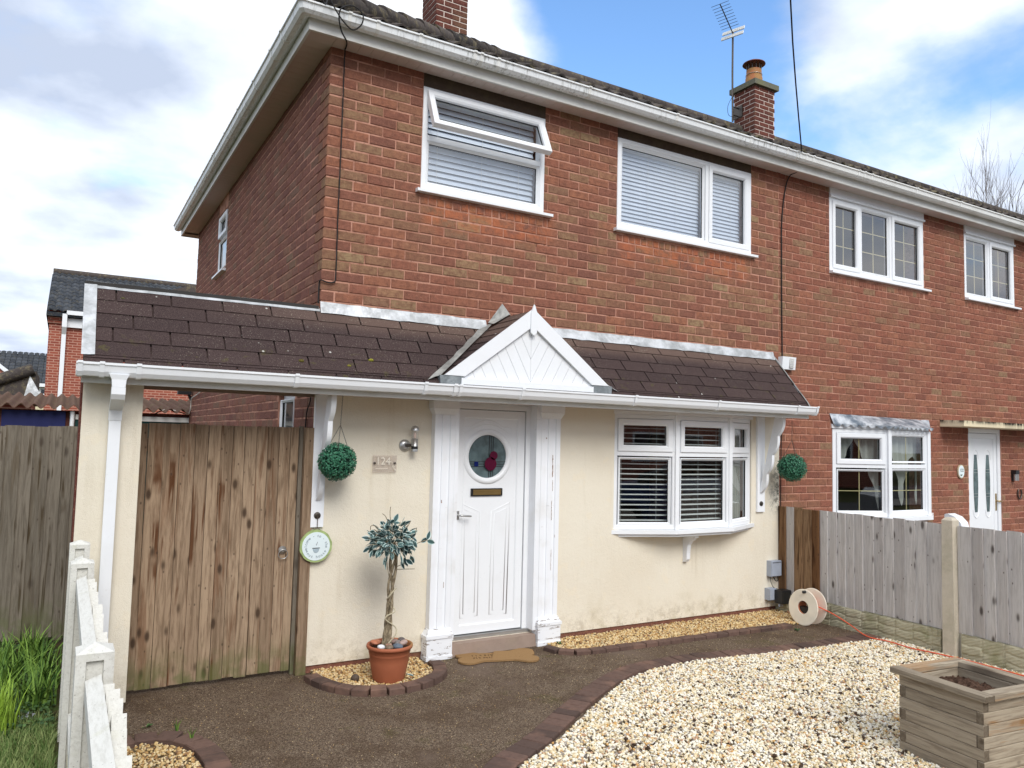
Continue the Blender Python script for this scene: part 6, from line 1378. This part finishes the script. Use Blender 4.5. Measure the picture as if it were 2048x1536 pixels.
def stones(name, poly, dens, r0, r1, z, mat, label, seed, smooth=False, zj=.006, excl=None):
    r = np.random.default_rng(seed); xs = [p[0] for p in poly]; ys = [p[1] for p in poly]; A = (max(xs)-min(xs))*(max(ys)-min(ys)); n = int(A*dens)
    x = r.uniform(min(xs), max(xs), n); y = r.uniform(min(ys), max(ys), n); k = in_poly(x, y, poly)
    if excl is not None: k &= ~excl(x, y)
    q = np.stack([x, y, np.full(n, z)], 1)-np.array(CAM); D = q@np.array(_d); U_ = q@np.array(CR)/np.maximum(D, .01); V_ = q@np.array(CU)/np.maximum(D, .01)
    k &= (D > .3) & (abs(U_) < .74) & (V_ > -.60); x, y = x[k], y[k]; n = len(x)
    s = r.uniform(r0, r1, (n, 1))*np.stack([r.uniform(.75, 1.25, n), r.uniform(.6, 1.0, n), r.uniform(.45, .8, n)], 1)
    V = IV[None]*(1+r.uniform(-.22, .22, (n, 12, 1)))*s[:, None, :]
    a, b, c = r.uniform(0, 6.28, n), r.normal(0, .45, n), r.normal(0, .45, n)
    def rot(V, ang, i, j):
        c_, s_ = np.cos(ang)[:, None], np.sin(ang)[:, None]; vi, vj = V[..., i]*c_-V[..., j]*s_, V[..., i]*s_+V[..., j]*c_; V = V.copy(); V[..., i] = vi; V[..., j] = vj; return V
    V = rot(V, b, 1, 2); V = rot(V, c, 0, 2); V = rot(V, a, 0, 1); V = V+np.stack([x, y, z+r.uniform(-zj, zj, n)], 1)[:, None, :]
    F = (IF_[None]+12*np.arange(n)[:, None, None]).reshape(-1, 3); o = npmesh(name, V.reshape(-1, 3), F, mat, None, smooth, label=label, cat='gravel', kind='stuff'); return n
GP = [(.40, -2.25), (.58, -2.10), (.97, -1.89), (1.46, -1.55), (2.0, -1.20), (2.38, -1.07), (2.9, -1.045), (3.4, -1.13), (4.1, -1.205), (4.96, -1.26), (4.96, -4.3), (.0, -4.3), (-.15, -2.75)]
def ex_pl(x, y):
    dx, dy = x-A0.x, y-A0.y; a = dx*ux.x+dy*ux.y; b = dx*uy.x+dy*uy.y; return (a > .005) & (a < PS-.005) & (b > .005) & (b < PS-.005)
mb = MB(); mb.add([(x, y, .003) for x, y in GP], [tuple(range(len(GP)))]); mb.build('gravel_bed', m_gravbase, None, kind='structure', recalc=False)
ng_ = stones('gravel', GP, 6200, .0065, .0135, .012, m_gravel, 'cream and yellow gravel filling the drive', 5, excl=ex_pl)
ng_ += stones('gravel', [(.9, -2.15), (2.6, -1.4), (4.8, -1.5), (4.8, -4), (0.5, -4)], 60, .009, .016, .02, flat_mat('leaf litter', srgb(70, 54, 42), .9), 'dark leaf litter scattered on the gravel', 9, excl=ex_pl)
PB_ = [(.04, -.0), (.05, -.30), (.16, -.50), (.31, -.605), (.48, -.63), (.65, -.595), (.79, -.50), (.86, -.38), (.875, -.0)]
SB = [(2.0, -.02), (2.04, -.32), (2.14, -.40), (2.4, -.43), (2.9, -.455), (3.5, -.475), (4.1, -.495), (4.9, -.54), (4.97, -.3), (4.97, -.0)]
NBd = [(-1.44, -.97), (-1.22, -.92), (-1.08, -.93), (-.98, -1.02), (-.915, -1.18), (-.90, -1.45), (-.93, -1.8), (-1.44, -2.3)]
for i, (p, lab, d_) in enumerate(((PB_, 'golden gravel around the plant pot', 6500), (SB, 'golden gravel strip below the bay window', 6500), (NBd, 'golden rounded pebbles in the near left bed', 5200))):
    mb = MB(); mb.add([(x, y, .004) for x, y in p], [tuple(range(len(p)))]); mb.build('gravel_bed', m_gravbase, None, kind='structure', recalc=False)
    stones('gravel', p, d_, .006, .0125, .014, m_gravel_y, lab, 20+i, smooth=(i == 2), excl=(lambda x, y: (x-PX)**2+(y-PY)**2 < .0115) if i == 0 else None)
# loose chips and dirt on the path
stones('gravel', [(-1.4, -.0), (5, -.2), (5, -1.0), (2.0, -1.0), (.0, -2.4), (-1.4, -2.6)], 260, .0015, .0035, .0, m_gravel_y, 'fine pale chips worn into the path', 31, zj=.001)

# ================================================================== DOORMAT
dm = thing('doormat', 'bone shaped coir doormat lying askew below the doorstep', 'doormat', (1.45, -.28, 0))
ma = math.radians(-17); mc = Vector((1.46, -.27, 0)); mu = Vector((math.cos(ma), math.sin(ma), 0)); mv = Vector((-mu.y, mu.x, 0))
out_ = []; N_ = 120
def bone(t):
    """outline radius as union of shapes, evaluated by ray"""
    c, s = math.cos(t), math.sin(t); best = 0
    for cx_, cy_, r in ((-.24, .075, .085), (-.24, -.075, .085), (.24, .075, .085), (.24, -.075, .085)):
        b_ = cx_*c+cy_*s; q = cx_*cx_+cy_*cy_-r*r; D = b_*b_-q
        if D > 0 and b_+math.sqrt(D) > best: best = b_+math.sqrt(D)
    hx_ = .24/abs(c) if abs(c) > 1e-6 else 9; hy_ = .10/abs(s) if abs(s) > 1e-6 else 9; return max(best, min(hx_, hy_))
for i in range(N_): t = 2*math.pi*i/N_; r = bone(t)*(1+random.uniform(-.006, .006)); out_.append((r*math.cos(t), r*math.sin(t)))
mb = MB(); mb.prism(out_, .003, .017, lambda p, q, t: tuple(mc+mu*p+mv*q+Vector((0, 0, t+(.012 if (q > .08 and p > 0) else 0))))); mb.build('mat_body', m_mat, dm)
mb = MB(); rr = random.Random(3)
for row, y0_ in enumerate((.035, -.03)):
    x_ = -.2
    while x_ < .2:
        w_ = rr.uniform(.010, .018); h_ = rr.uniform(.022, .03)
        for k in range(rr.choice((2, 2, 3))):
            a_ = rr.uniform(-.4, .4); p0 = mc+mu*(x_+rr.uniform(0, w_))+mv*(y0_-h_/2); p1 = mc+mu*(x_+rr.uniform(0, w_)+a_*.01)+mv*(y0_+h_/2); mb.tube([p0+Vector((0, 0, .0175)), p1+Vector((0, 0, .0175))], .0022, 4)
        x_ += w_+rr.choice((.008, .008, .022))
mb.build('mat_print', m_matmark, dm)

# ================================================================== CABLE REEL
rl_ = thing('cable_reel', 'cream plastic cable reel leaning against the fence foot in the corner', 'cable reel', (4.79, -.55, 0))
def disc(xc, tilt, name):
    mb = MB(); n = 48; R, ri = .172, .062; vs = []; fs = []
    pr = [(ri, -.004), (ri, .004), (R-.006, .004), (R, .001), (R, -.001), (R-.006, -.004)]
    for h, r in [(b, a) for a, b in pr]:
        for k in range(n): t = 2*math.pi*k/n; vs.append(Vector((xc+h+tilt*(r*math.sin(t)), -.57+r*math.cos(t), .172+r*math.sin(t))))
    m_ = len(pr)
    for i in range(m_):
        for k in range(n): fs.append((i*n+k, i*n+(k+1) % n, ((i+1) % m_)*n+(k+1) % n, ((i+1) % m_)*n+k))
    mb.add(vs, fs); return mb.build(name, m_reel, rl_)
disc(4.715, .10, 'front_disc'); disc(4.845, .10, 'rear_disc')
mb = MB(); n = 32; vs = []
for xx, r in ((4.712, .063), (4.848, .063)):
    for k in range(n): t = 2*math.pi*k/n; vs.append((xx+.1*r*math.sin(t), -.57+r*math.cos(t), .172+r*math.sin(t)))
mb.add(vs, [(k, (k+1) % n, n+(k+1) % n, n+k) for k in range(n)], 0, True); mb.build('hub', m_copper, rl_, recalc=False)
mb = MB(); pr = [(.06*math.cos(t), .06*math.sin(t)) for t in [math.pi+math.pi*i/16 for i in range(17)]]; mb.prism(pr, 4.735, 4.80, lambda p, q, t: (t, -.57+p, .172+q)); mb.build('socket_block', m_black, rl_)
mb = MB(); vs = []
for q in range(9): mb.tube([(4.74+q*.011, -.57+.072*math.cos(t), .172+.072*math.sin(t)) for t in [k*math.pi/10 for k in range(21)]], .006, 5, cap=False)
mb.build('wound_cable', m_orange, rl_)
mb = MB(); mb.lathe([(.014, 0), (.014, -.03), (.010, -.034)], (4.725, -.585, .322), 'X', 14); mb.build('knob', m_black, rl_)
mb = MB(); mb.hexa([(4.7165, -.655, .205), (4.7165, -.685, .215), (4.7175, -.685, .215), (4.7175, -.655, .205), (4.721, -.635, .245), (4.721, -.665, .255), (4.722, -.665, .255), (4.722, -.635, .245)]); mb.build('label', m_orange, rl_)
tag(cable('extension_cable', [(4.79, -.65, .20), (4.86, -.80, .14), (4.87, -.98, .075), (4.80, -1.20, .03), (4.82, -1.40, .03), (4.80, -1.62, .028), (4.83, -1.80, .03), (4.86, -2.1, .03), (4.84, -2.45, .03), (4.80, -2.9, .03), (4.5, -3.6, .03)], .0055, m_orange), 'orange extension cable trailing from the reel over the gravel along the fence', 'cable')
tag(cable('loose_cable', [(4.985, -.14, .08), (4.98, -.16, .03), (4.9, -.28, .022), (4.84, -.42, .03), (4.8, -.5, .03)], .007, flat_mat('tan cable', srgb(196, 142, 106), .6)), 'tan cable curving from the black socket box behind the reel', 'cable')
for xx, yy in ((4.99, -.03),): mb = MB(); mb.box(5.0, 5.03, -.50, -.02, .0, .2); tag(mb.build('kerb_block', m_conc, None), 'short concrete block in the corner behind the reel', 'concrete block')

# ================================================================== GRASS, WEEDS
def blades(name, n, xr, yr, h0, h1, w0, w1, mat, label, seed, bend=.5, cl=None, z=-.03):
    r = np.random.default_rng(seed)
    if cl is None: x = r.uniform(*xr, n); y = r.uniform(*yr, n)
    else:
        c = np.array(cl); k = r.integers(0, len(c), n); x = c[k, 0]+r.normal(0, .05, n); y = c[k, 1]+r.normal(0, .05, n)
    x = np.minimum(x, -1.56); h = r.uniform(h0, h1, n); wd = r.uniform(w0, w1, n); a = r.uniform(0, 6.283, n); bd = r.uniform(.1, bend, n)*h; dx, dy = np.cos(a), np.sin(a); px, py = -dy, dx
    V = []; ts = [0, .35, .7, 1.0]
    for t in ts:
        cx_, cy_, cz_ = x+dx*bd*t*t, y+dy*bd*t*t, z+h*(t-.25*t*t*bd/h); ww = wd*(1-t**1.5)*.5+.0003; V.append(np.stack([cx_-px*ww, cy_-py*ww, cz_], 1)); V.append(np.stack([cx_+px*ww, cy_+py*ww, cz_], 1))
    V = np.stack(V, 1).reshape(-1, 3); b = (8*np.arange(n))[:, None]; F = np.concatenate([b+np.array([[2*i, 2*i+1, 2*i+3, 2*i+2]]) for i in range(3)], 0)
    npmesh(name, V, F, mat, None, False, label=label, cat='grass', kind='stuff')
blades('short_grass', 26000, (-2.6, -1.56), (-2.6, -.15), .03, .085, .003, .006, m_grass_dark, 'short mossy grass beside the white picket fence', 1, .9)
cl = [(-1.62, .5), (-1.68, .95), (-1.95, .15), (-1.85, .6), (-2.15, .5), (-2.05, -.1), (-1.66, .15), (-1.9, 1.1), (-2.3, 1.0), (-2.0, -.35), (-2.2, .1), (-1.72, 1.3), (-2.3, -.4)]
blades('long_grass', 850, None, None, .14, .32, .011, .022, m_grass, 'long bright leaf tufts growing behind the picket fence', 2, .9, cl)
blades('long_grass', 260, None, None, .2, .34, .010, .015, flat_mat('yellow green leaf', srgb(140, 170, 60), .6), 'upright yellow green leaf blades at the left edge', 3, .5, [(-1.93, -.12), (-1.86, -.3), (-2.0, .05)])
def clover(name, n, poly, label, seed, z0=-.02):
    r = np.random.default_rng(seed); x = r.uniform(poly[0], poly[1], n); y = r.uniform(poly[2], poly[3], n); z = z0+r.uniform(0, .06, n); s = r.uniform(.008, .016, n)[:, None]; c = np.stack([x, y, z], 1)
    nm = r.normal(0, .4, (n, 3)); nm[:, 2] = 1; nm /= np.linalg.norm(nm, axis=1)[:, None]; a = np.cross(nm, r.normal(size=(n, 3))); a /= np.linalg.norm(a, axis=1)[:, None]; b = np.cross(nm, a)
    V = np.stack([c-a*s, c-a*s*.4+b*s*.8, c+a*s*.6+b*s*.6, c+a*s, c+a*s*.6-b*s*.6, c-a*s*.4-b*s*.8], 1).reshape(-1, 3); F = np.arange(6*n).reshape(-1, 6); npmesh(name, V, F, m_weed, None, False, label=label, cat='ground cover', kind='stuff')
clover('ground_cover', 5200, (-2.6, -1.57, -.4, 1.7), 'low leafy ground cover between the grass tufts', 8)
def weed(x, y, lab, n=7, L=.05, z=.0):
    mb = MB(); r = random.Random(int(x*100)+7)
    for i in range(n):
        a = r.uniform(0, 6.28); h = r.uniform(.3, 1)*L*.5; l = r.uniform(.5, 1)*L; dx, dy = math.cos(a), math.sin(a); w_ = l*.22; p = Vector((x, y, z))
        mb.add([p, p+Vector((dx*l*.5-dy*w_, dy*l*.5+dx*w_, h*.8)), p+Vector((dx*l, dy*l, h)), p+Vector((dx*l*.5+dy*w_, dy*l*.5-dx*w_, h*.8))], [(0, 1, 2, 3)])
    tag(mb.build('weed', m_weed, None, recalc=False), lab, 'weed')
weed(-1.10, -.62, 'small weed growing in the path near the picket fence'); weed(2.10, -.20, 'small weed beside the right pilaster base', 8, .05, .02); weed(4.47, -.70, 'small weed at the foot of the cable reel', 9, .045); weed(.35, -.30, 'seedling in the gravel beside the pot', 4, .03, .01)
for x, y in ((-.955, -.80), (-.90, -.98)):
    mb = MB()
    for i in range(4): a = i*1.7; p = Vector((x, y, 0)); mb.add([p+Vector((-.004, 0, 0)), p+Vector((.004, 0, 0)), p+Vector((.01*math.cos(a)+.002, .01*math.sin(a), .05)), p+Vector((.03*math.cos(a), .03*math.sin(a), .085)), p+Vector((.01*math.cos(a)-.003, .01*math.sin(a), .05))], [(0, 1, 2, 3, 4)])
    tag(mb.build('weed', m_grass, None, recalc=False), 'upright green shoot %s the near left gravel bed' % ('at the back edge of' if y > -.9 else 'on the right edge of'), 'weed')
mb = MB(); vs = []
for i in range(8):
    for j in range(5): vs.append((-1.78+i*.016+random.uniform(-.004, .004), -.22+j*.018-i*.006, .03+.015*math.sin(i*1.9+j)+random.uniform(0, .01)))
mb.add(vs, [(i*5+j, (i+1)*5+j, (i+1)*5+j+1, i*5+j+1) for i in range(7) for j in range(4)]); tag(mb.build('plastic_wrapper', mk_glass('clear plastic film', (.9, .94, .96, 1), .9, 2.0), None, recalc=False), 'crumpled clear plastic wrapper lying in the grass', 'litter')
# moss clumps on the porch roof
for i, (x, s, r_, lab) in enumerate(((.30, .50, .021, 'yellow green moss cushion near the gutter, right one of the pair on the porch roof'), (.12, .575, .017, 'yellow green moss cushion close above the gutter, left one of the pair'), (-.22, .56, .022, 'flat brown green moss patch above the gutter over the gate'), (-1.33, .09, .016, 'round dark moss knob near the top left corner of the porch roof'))):
    v, f = blob(r_, r_*.8, r_*.6, 50+i, 7, 12); c = Vector((x, 0, PT[1]))+sd*s+sn_*.008; mb = MB(); mb.add([(c.x+a*random.uniform(.88, 1.1), c.y+b*random.uniform(.9, 1.1), c.z+q*random.uniform(.85, 1.12)) for a, b, q in v], f, 0, True)
    tag(mb.build('moss_clump', flat_mat('moss %d' % i, srgb(*((136, 132, 52), (118, 112, 50), (92, 84, 44), (84, 80, 56))[i]), .95, .05, var=.3, sc=140), None), lab, 'moss')

# ================================================================== BACKGROUND
lh = thing('brick_house', 'red brick house with a dark tiled roof rising behind the porch at the left', 'house', (2, 23, 0))
LY = 19.86
mb = MB(); mb.box(-2.14, 9, LY, LY+8.0, 0, 5.05); mb.build('wall', m_bgbrick, lh)
mb = MB()
for i in range(4): mb.box(-2.18-.0*i, -1.80, LY-.06-.03*i, LY-.001, 4.72+.09*i, 4.80+.09*i)
mb.build('corbel', m_bgbrick, lh)
mb = MB(); RH = 1.52; mb.prism([(LY-.25, 5.0), (LY+4, 5.0+RH*1.0+.3), (LY+8.25, 5.0), (LY+8.25, 4.9), (LY-.25, 4.9)], -2.22, 9.2, lambda p, q, t: (t, p, q)); mb.build('roof', m_tile_bg, lh)
mb = MB(); nr = 11; sl = Vector((0, 4.25, RH+.3)); 
for r in range(nr):
    nseg = 150
    for k in range(60):
        x0 = -2.2+k*.19; a = Vector((x0, LY-.27, 5.04))+sl*(r/nr); b = a+sl*(1.12/nr); vs = []
        for t, h in ((0, .0), (.25, .035), (.5, .045), (.75, .02), (1, 0)): vs += [a+Vector((t*.19, 0, h+.03)), b+Vector((t*.19, 0, h)), a+Vector((t*.19, 0, h-.01))]
        mb.add(vs, [(3*i, 3*i+3, 3*i+4, 3*i+1) for i in range(4)]+[(3*i, 3*i+2, 3*i+5, 3*i+3) for i in range(4)])
mb.build('tiling', m_tile_bg, lh, kind='stuff', recalc=False)
mb = MB(); mb.tube([(-2.2, LY+4, 5.0+RH+.38), (9, LY+4, 5.0+RH+.38)], .12, 8); mb.build('ridge', m_tile, lh)
mb = MB(); mb.box(-1.72, 9.1, LY-.30, LY-.18, 4.96, 5.08); mb.build('gutter', m_upvc, lh)
mb = MB(); mb.box(-1.72, 9.1, LY-.1, LY-.001, 4.62, 4.88); mb.build('fascia', m_upvc, lh)
mb = MB(); sqpipe(mb, [(-1.76, LY-.24, 4.98, .06, .06), (-1.76, LY-.24, 4.6, .06, .06), (-1.76, LY-.1, 4.4, .055, .055), (-1.76, LY-.1, .0, .055, .055)]); mb.build('downpipe', m_upvc, lh)
fh = thing('brick_house', 'distant brick and cream house with a gabled end at the far left edge', 'house', (-6, 50, 0)); FY = 47.82
mb = MB(); mb.box(-16, 3, FY+.5, FY+9, 0, 4.3); mb.build('wall', flat_mat('cream background render', srgb(214, 204, 170), .9), fh)
mb = MB(); mb.prism([(-8.2, 0), (-3.75, 0), (-3.75, 4.2), (-6.0, 6.0), (-8.2, 4.2)], FY, FY+4.5, lambda p, q, t: (p, t, q)); mb.build('gable_wing', m_bgbrick, fh)
mb = MB(); mb.prism([(FY+.2, 4.25), (FY+4.7, 6.35), (FY+9.3, 4.25)], -16.2, 3.2, lambda p, q, t: (t, p, q)); mb.build('roof', m_tile_bg, fh)
mb = MB()
for r in range(10):
    for k in range(26):
        a = Vector((-8+k*.3, FY+.15, 4.32))+Vector((0, 4.5, 2.1))*(r/10); b = a+Vector((0, 4.5, 2.1))*.112; mb.add([a+Vector((.01, 0, .06)), a+Vector((.15, 0, .1)), a+Vector((.29, 0, .06)), b+Vector((.29, 0, .02)), b+Vector((.15, 0, .06)), b+Vector((.01, 0, .02)), a+Vector((.01, 0, 0)), a+Vector((.29, 0, 0))], [(0, 1, 4, 5), (1, 2, 3, 4), (6, 7, 2, 1, 0)])
mb.build('tiling', m_tile_bg, fh, kind='stuff', recalc=False)
for sgn in (1,):
    mb = MB(); mb.prism([(-3.55, 4.15), (-3.75, 4.02), (-6.0, 5.88), (-6.0, 6.12)], FY-.15, FY+4.5, lambda p, q, t: (p, t, q)); mb.build('bargeboard', m_upvc, fh)
    mb = MB(); mb.prism([(-8.45, 4.15), (-8.25, 4.02), (-6.0, 5.88), (-6.0, 6.12)], FY-.15, FY+4.5, lambda p, q, t: (p, t, q)); mb.build('bargeboard', m_upvc, fh)
mb = MB(); mb.box(-3.6, 3, FY+.1, FY+.3, 4.1, 4.3); mb.build('fascia', m_upvc, fh)
def bgwin(parent, x0, x1, z0, z1, y, head=None):
    P = Pl((0, y, 0), (1, 0, 0), (0, -1, 0)); mb = MB(); pring(mb, P, x0, x1, z0, z1, .09, .03, -.05, .01); pbox(mb, P, x0+.08, x1-.08, -.03, .02, (z0+z1)/2-.03, (z0+z1)/2+.03); w_ = mb.build('window', m_upvc, parent)
    mb = MB(); pbox(mb, P, x0+.08, x1-.08, .002, .006, z0+.08, z1-.08); mb.build('pane', m_carglass, w_)
    if head: mb = MB(); pbox(mb, P, x0-.25, x1+.25, 0, .06, z1+.02, z1+.28); pbox(mb, P, x0-.2, x1+.2, 0, .08, z0-.22, z0-.02); mb.build('lintel', m_stone, parent)
bgwin(fh, -5.6, -4.55, 2.9, 4.0-.1, FY, True); bgwin(fh, -3.0, -2.5, 3.3, 4.05, FY+.5); 
# sheds
sh = thing('shed', 'low outbuilding with a corrugated sheet roof behind the fences', 'shed', (-1.2, 8.0, 0))
mb = MB(); mb.box(-4.6, .9, 6.75, 9.2, 0, 1.98); mb.build('wall', m_brickdark, sh)
mb = MB(); n = 300; vs = []
for i in range(n+1):
    x = -4.75+i*(5.75/n); z = 2.03+.032*math.sin(x*2*math.pi/.155)
    vs += [(x, 6.55, z), (x, 9.4, z+.25)]
mb.add(vs, [(2*i, 2*i+2, 2*i+3, 2*i+1) for i in range(n)], 0, True); mb.add([(a, b, c-.012) for a, b, c in vs], [(2*i, 2*i+2, 2*i+3, 2*i+1) for i in range(n)], 0, True); mb.add([v for i in range(n+1) for v in (vs[2*i], (vs[2*i][0], vs[2*i][1], vs[2*i][2]-.012))], [(2*i, 2*i+2, 2*i+3, 2*i+1) for i in range(n)]); mb.build('corrugated_roof', m_rust, sh, recalc=False)
mb = MB(); mb.box(-2.35, -1.60, 6.72, 6.749, 1.0, 1.965); mb.build('board', m_navy, sh, 'navy blue board under the sheet roof')
mb = MB(); mb.box(-1.48, .8, 6.70, 6.745, 1.86, 1.93); mb.build('door_head', m_fascia, sh); mb = MB(); mb.box(-1.48, .8, 6.72, 6.749, .0, 1.858); mb.build('door', m_green, sh, 'dark green door under the sheet roof')
mb = MB(); mb.tube([(-1.52, 6.70, 1.97), (-1.52, 6.70, .3)], .03, 8); mb.build('rain_pipe', m_upvc, sh)
o2s = thing('tiled_lean_to', 'mossy ridge tiles of a low lean-to roof behind the corrugated shed', 'lean-to', (-3.0, 13, 0))
mb = MB(); mb.box(-5.0, -2.2, 12.5, 15, 0, 2.2); mb.build('wall', m_bgbrick, o2s); mb = MB(); mb.prism([(-3.6, 2.2), (-2.15, 2.85), (-2.15, 2.2)], 12.3, 15, lambda p, q, t: (p, t, q)); mb.build('roof', m_tile, o2s)
mb = MB(); mb.tube([(-3.55, 12.3, 2.3), (-2.2, 12.3, 2.88)], .12, 10); mb.build('ridge_tile', m_tile, o2s)
mb = MB(); mb.add([(-2.25, 12.28, 2.75), (-2.0, 12.2, 2.3), (-1.85, 12.2, 2.2), (-2.35, 12.2, 2.2)], [(0, 1, 2, 3)]); mb.build('lead_flashing', m_lead, o2s, recalc=False)
mb = MB(); mb.prism([(1.0, 6.20), (2.2, 6.62), (2.2, 6.25), (1.0, 6.16)], LY+1.2, LY+3, lambda p, q, t: (p, t, q)); mb.build('dormer_roof', m_tile, lh)
mb = MB(); mb.box(1.3, 2.2, LY+1.3, LY+2.9, 5.5, 6.25); mb.build('dormer', m_fascia, lh)
# bare tree
bt = thing('bare_tree', 'leafless tree with fine upright twigs beyond the roof at the right edge', 'tree', (31.5, 10.5, 0))
rt = random.Random(21); mbt = MB(); mbb = MB()
def branch(p, d_, L, r, depth):
    n = 4; pts = [p]; q = p; dd = d_
    for i in range(n):
        dd = (dd+Vector((rt.gauss(0, .10), rt.gauss(0, .10), .10))).normalized(); q = q+dd*L/n; pts.append(q)
    (mbb if depth > 3 else mbt).tube(pts, [r*(1-.55*i/n) for i in range(n+1)], 5 if depth > 2 else 3, cap=False)
    if depth == 0: return
    k = 5 if depth > 1 else 4
    for i in range(k):
        t = rt.uniform(.3, 1.0); b = pts[min(n, int(t*n))]; a = rt.uniform(0, 6.28); sp = rt.uniform(.35, .7); s = Vector((math.cos(a), math.sin(a), 0)); nd_ = (dd*math.cos(sp)+s*math.sin(sp)+Vector((0, 0, .25))).normalized(); branch(b, nd_, L*rt.uniform(.5, .72), r*.5, depth-1)
    branch(q, dd, L*.75, r*.45, depth-1)
branch(Vector((29.6, 10.6, 0)), Vector((-.02, 0, 1)), 4.9, .20, 5); branch(Vector((31.2, 11.3, 0)), Vector((.02, 0, 1)), 4.9, .18, 4); branch(Vector((32.6, 9.8, 0)), Vector((.05, 0, 1)), 4.6, .18, 4)
mbb.build('trunk', m_bark, bt, recalc=False); mbt.build('twigs', m_twig, bt, kind='stuff', recalc=False)

# ================================================================== ACROSS THE STREET (seen only in reflections)
def opp_house(x0, lab):
    h = thing('opposite_house', lab, 'house', (x0+4, -27, 0)); mb = MB(); mb.box(x0, x0+8, -32, -25, 0, 4.9); mb.build('wall', m_bgbrick, h)
    mb = MB(); mb.prism([(x0-.3, 4.9), (x0+8.3, 4.9), (x0+4, 8.0)], -32.3, -24.7, lambda p, q, t: (p, t, q)); mb.build('roof', m_tile_bg, h)
    P = Pl((0, -25, 0), (1, 0, 0), (0, 1, 0))
    for a, z in ((1, 3.3), (5, 3.3), (1, .9), (5, .9)):
        mb = MB(); pring(mb, P, x0+a, x0+a+2, z, z+1.2, .08, .04, -.03, .01); w_ = mb.build('window', m_upvc, h); mb = MB(); pbox(mb, P, x0+a+.07, x0+a+1.93, .002, .01, z+.07, z+1.13); mb.build('pane', m_carglass, w_)
for i, x0 in enumerate((-22, -11.5, -1, 10, 21, 32)):
    opp_house(x0, ['brick house across the street, far left of the row', 'brick house across the street, second from the left', 'brick house across the street, directly opposite the picket fence', 'brick house across the street, fourth from the left', 'brick house across the street, fifth from the left', 'brick house across the street, far right of the row'][i])
def car(x, y, rot, mat, lab, s=1):
    c = thing('parked_car', lab, 'car', (x, y, 0), 'cars parked in the street')
    R = Matrix.Rotation(rot, 3, 'Z'); T_ = lambda p: R @ Vector(p)+Vector((x, y, 0))
    def loft(secs, name, m_, par=c):
        mb = MB(); vs = []; n = None
        for X_, hw, zz0, zz1, inset in secs: vs += [T_((X_, -hw, zz0)), T_((X_, -hw, (zz0+zz1)*.55)), T_((X_, -hw+inset, zz1)), T_((X_, hw-inset, zz1)), T_((X_, hw, (zz0+zz1)*.55)), T_((X_, hw, zz0))]
        k = 6; fs = [tuple(range(k))]
        for i in range(len(secs)-1):
            for j in range(k): fs.append((i*k+j, i*k+(j+1) % k, (i+1)*k+(j+1) % k, (i+1)*k+j))
        fs.append(tuple(range((len(secs)-1)*k, len(secs)*k))); mb.add(vs, fs, 0, False); return mb.build(name, m_, par)
    loft([(-2.1, .70, .35, .72, .1), (-1.9, .84, .22, .86, .1), (-.9, .88, .2, .98, .08), (.6, .88, .2, .98, .08), (1.7, .86, .22, .98, .1), (2.05, .74, .35, .9, .1)], 'body', mat)
    loft([(-1.15, .74, .97, .99, .02), (-.35, .72, .97, 1.42, .14), (.9, .72, .97, 1.44, .14), (1.75, .70, .97, 1.05, .06)], 'cabin', m_carglass)
    loft([(-.33, .60, 1.425, 1.445, .02), (.9, .60, 1.44, 1.46, .02)], 'roof', mat)
    for wx in (-1.35, 1.3):
        for wy in (-.82, .82):
            mb = MB(); mb.lathe([(.31, -.1), (.31, .1)], (0, 0, 0), 'Y', 20); mb.v = [tuple(T_((a+wx, b+wy, q+.31))) for a, b, q in mb.v]; w_ = mb.build('wheel', m_tyre, c); mb = MB(); mb.lathe([(.19, -.104), (.19, .104)], (0, 0, 0), 'Y', 16); mb.v = [tuple(T_((a+wx, b+wy, q+.31))) for a, b, q in mb.v]; mb.build('rim', m_steel, w_)
car(4.6, -8.0, math.radians(4), m_carblue, 'blue hatchback parked across the drive end'); car(10.8, -8.2, math.radians(-3), m_silver, 'silver hatchback parked in front of the neighbouring house'); car(-4, -15.2, 0, m_silver, 'silver hatchback parked across the road')
print('stones', ng_, 'objects', len(bpy.data.objects))
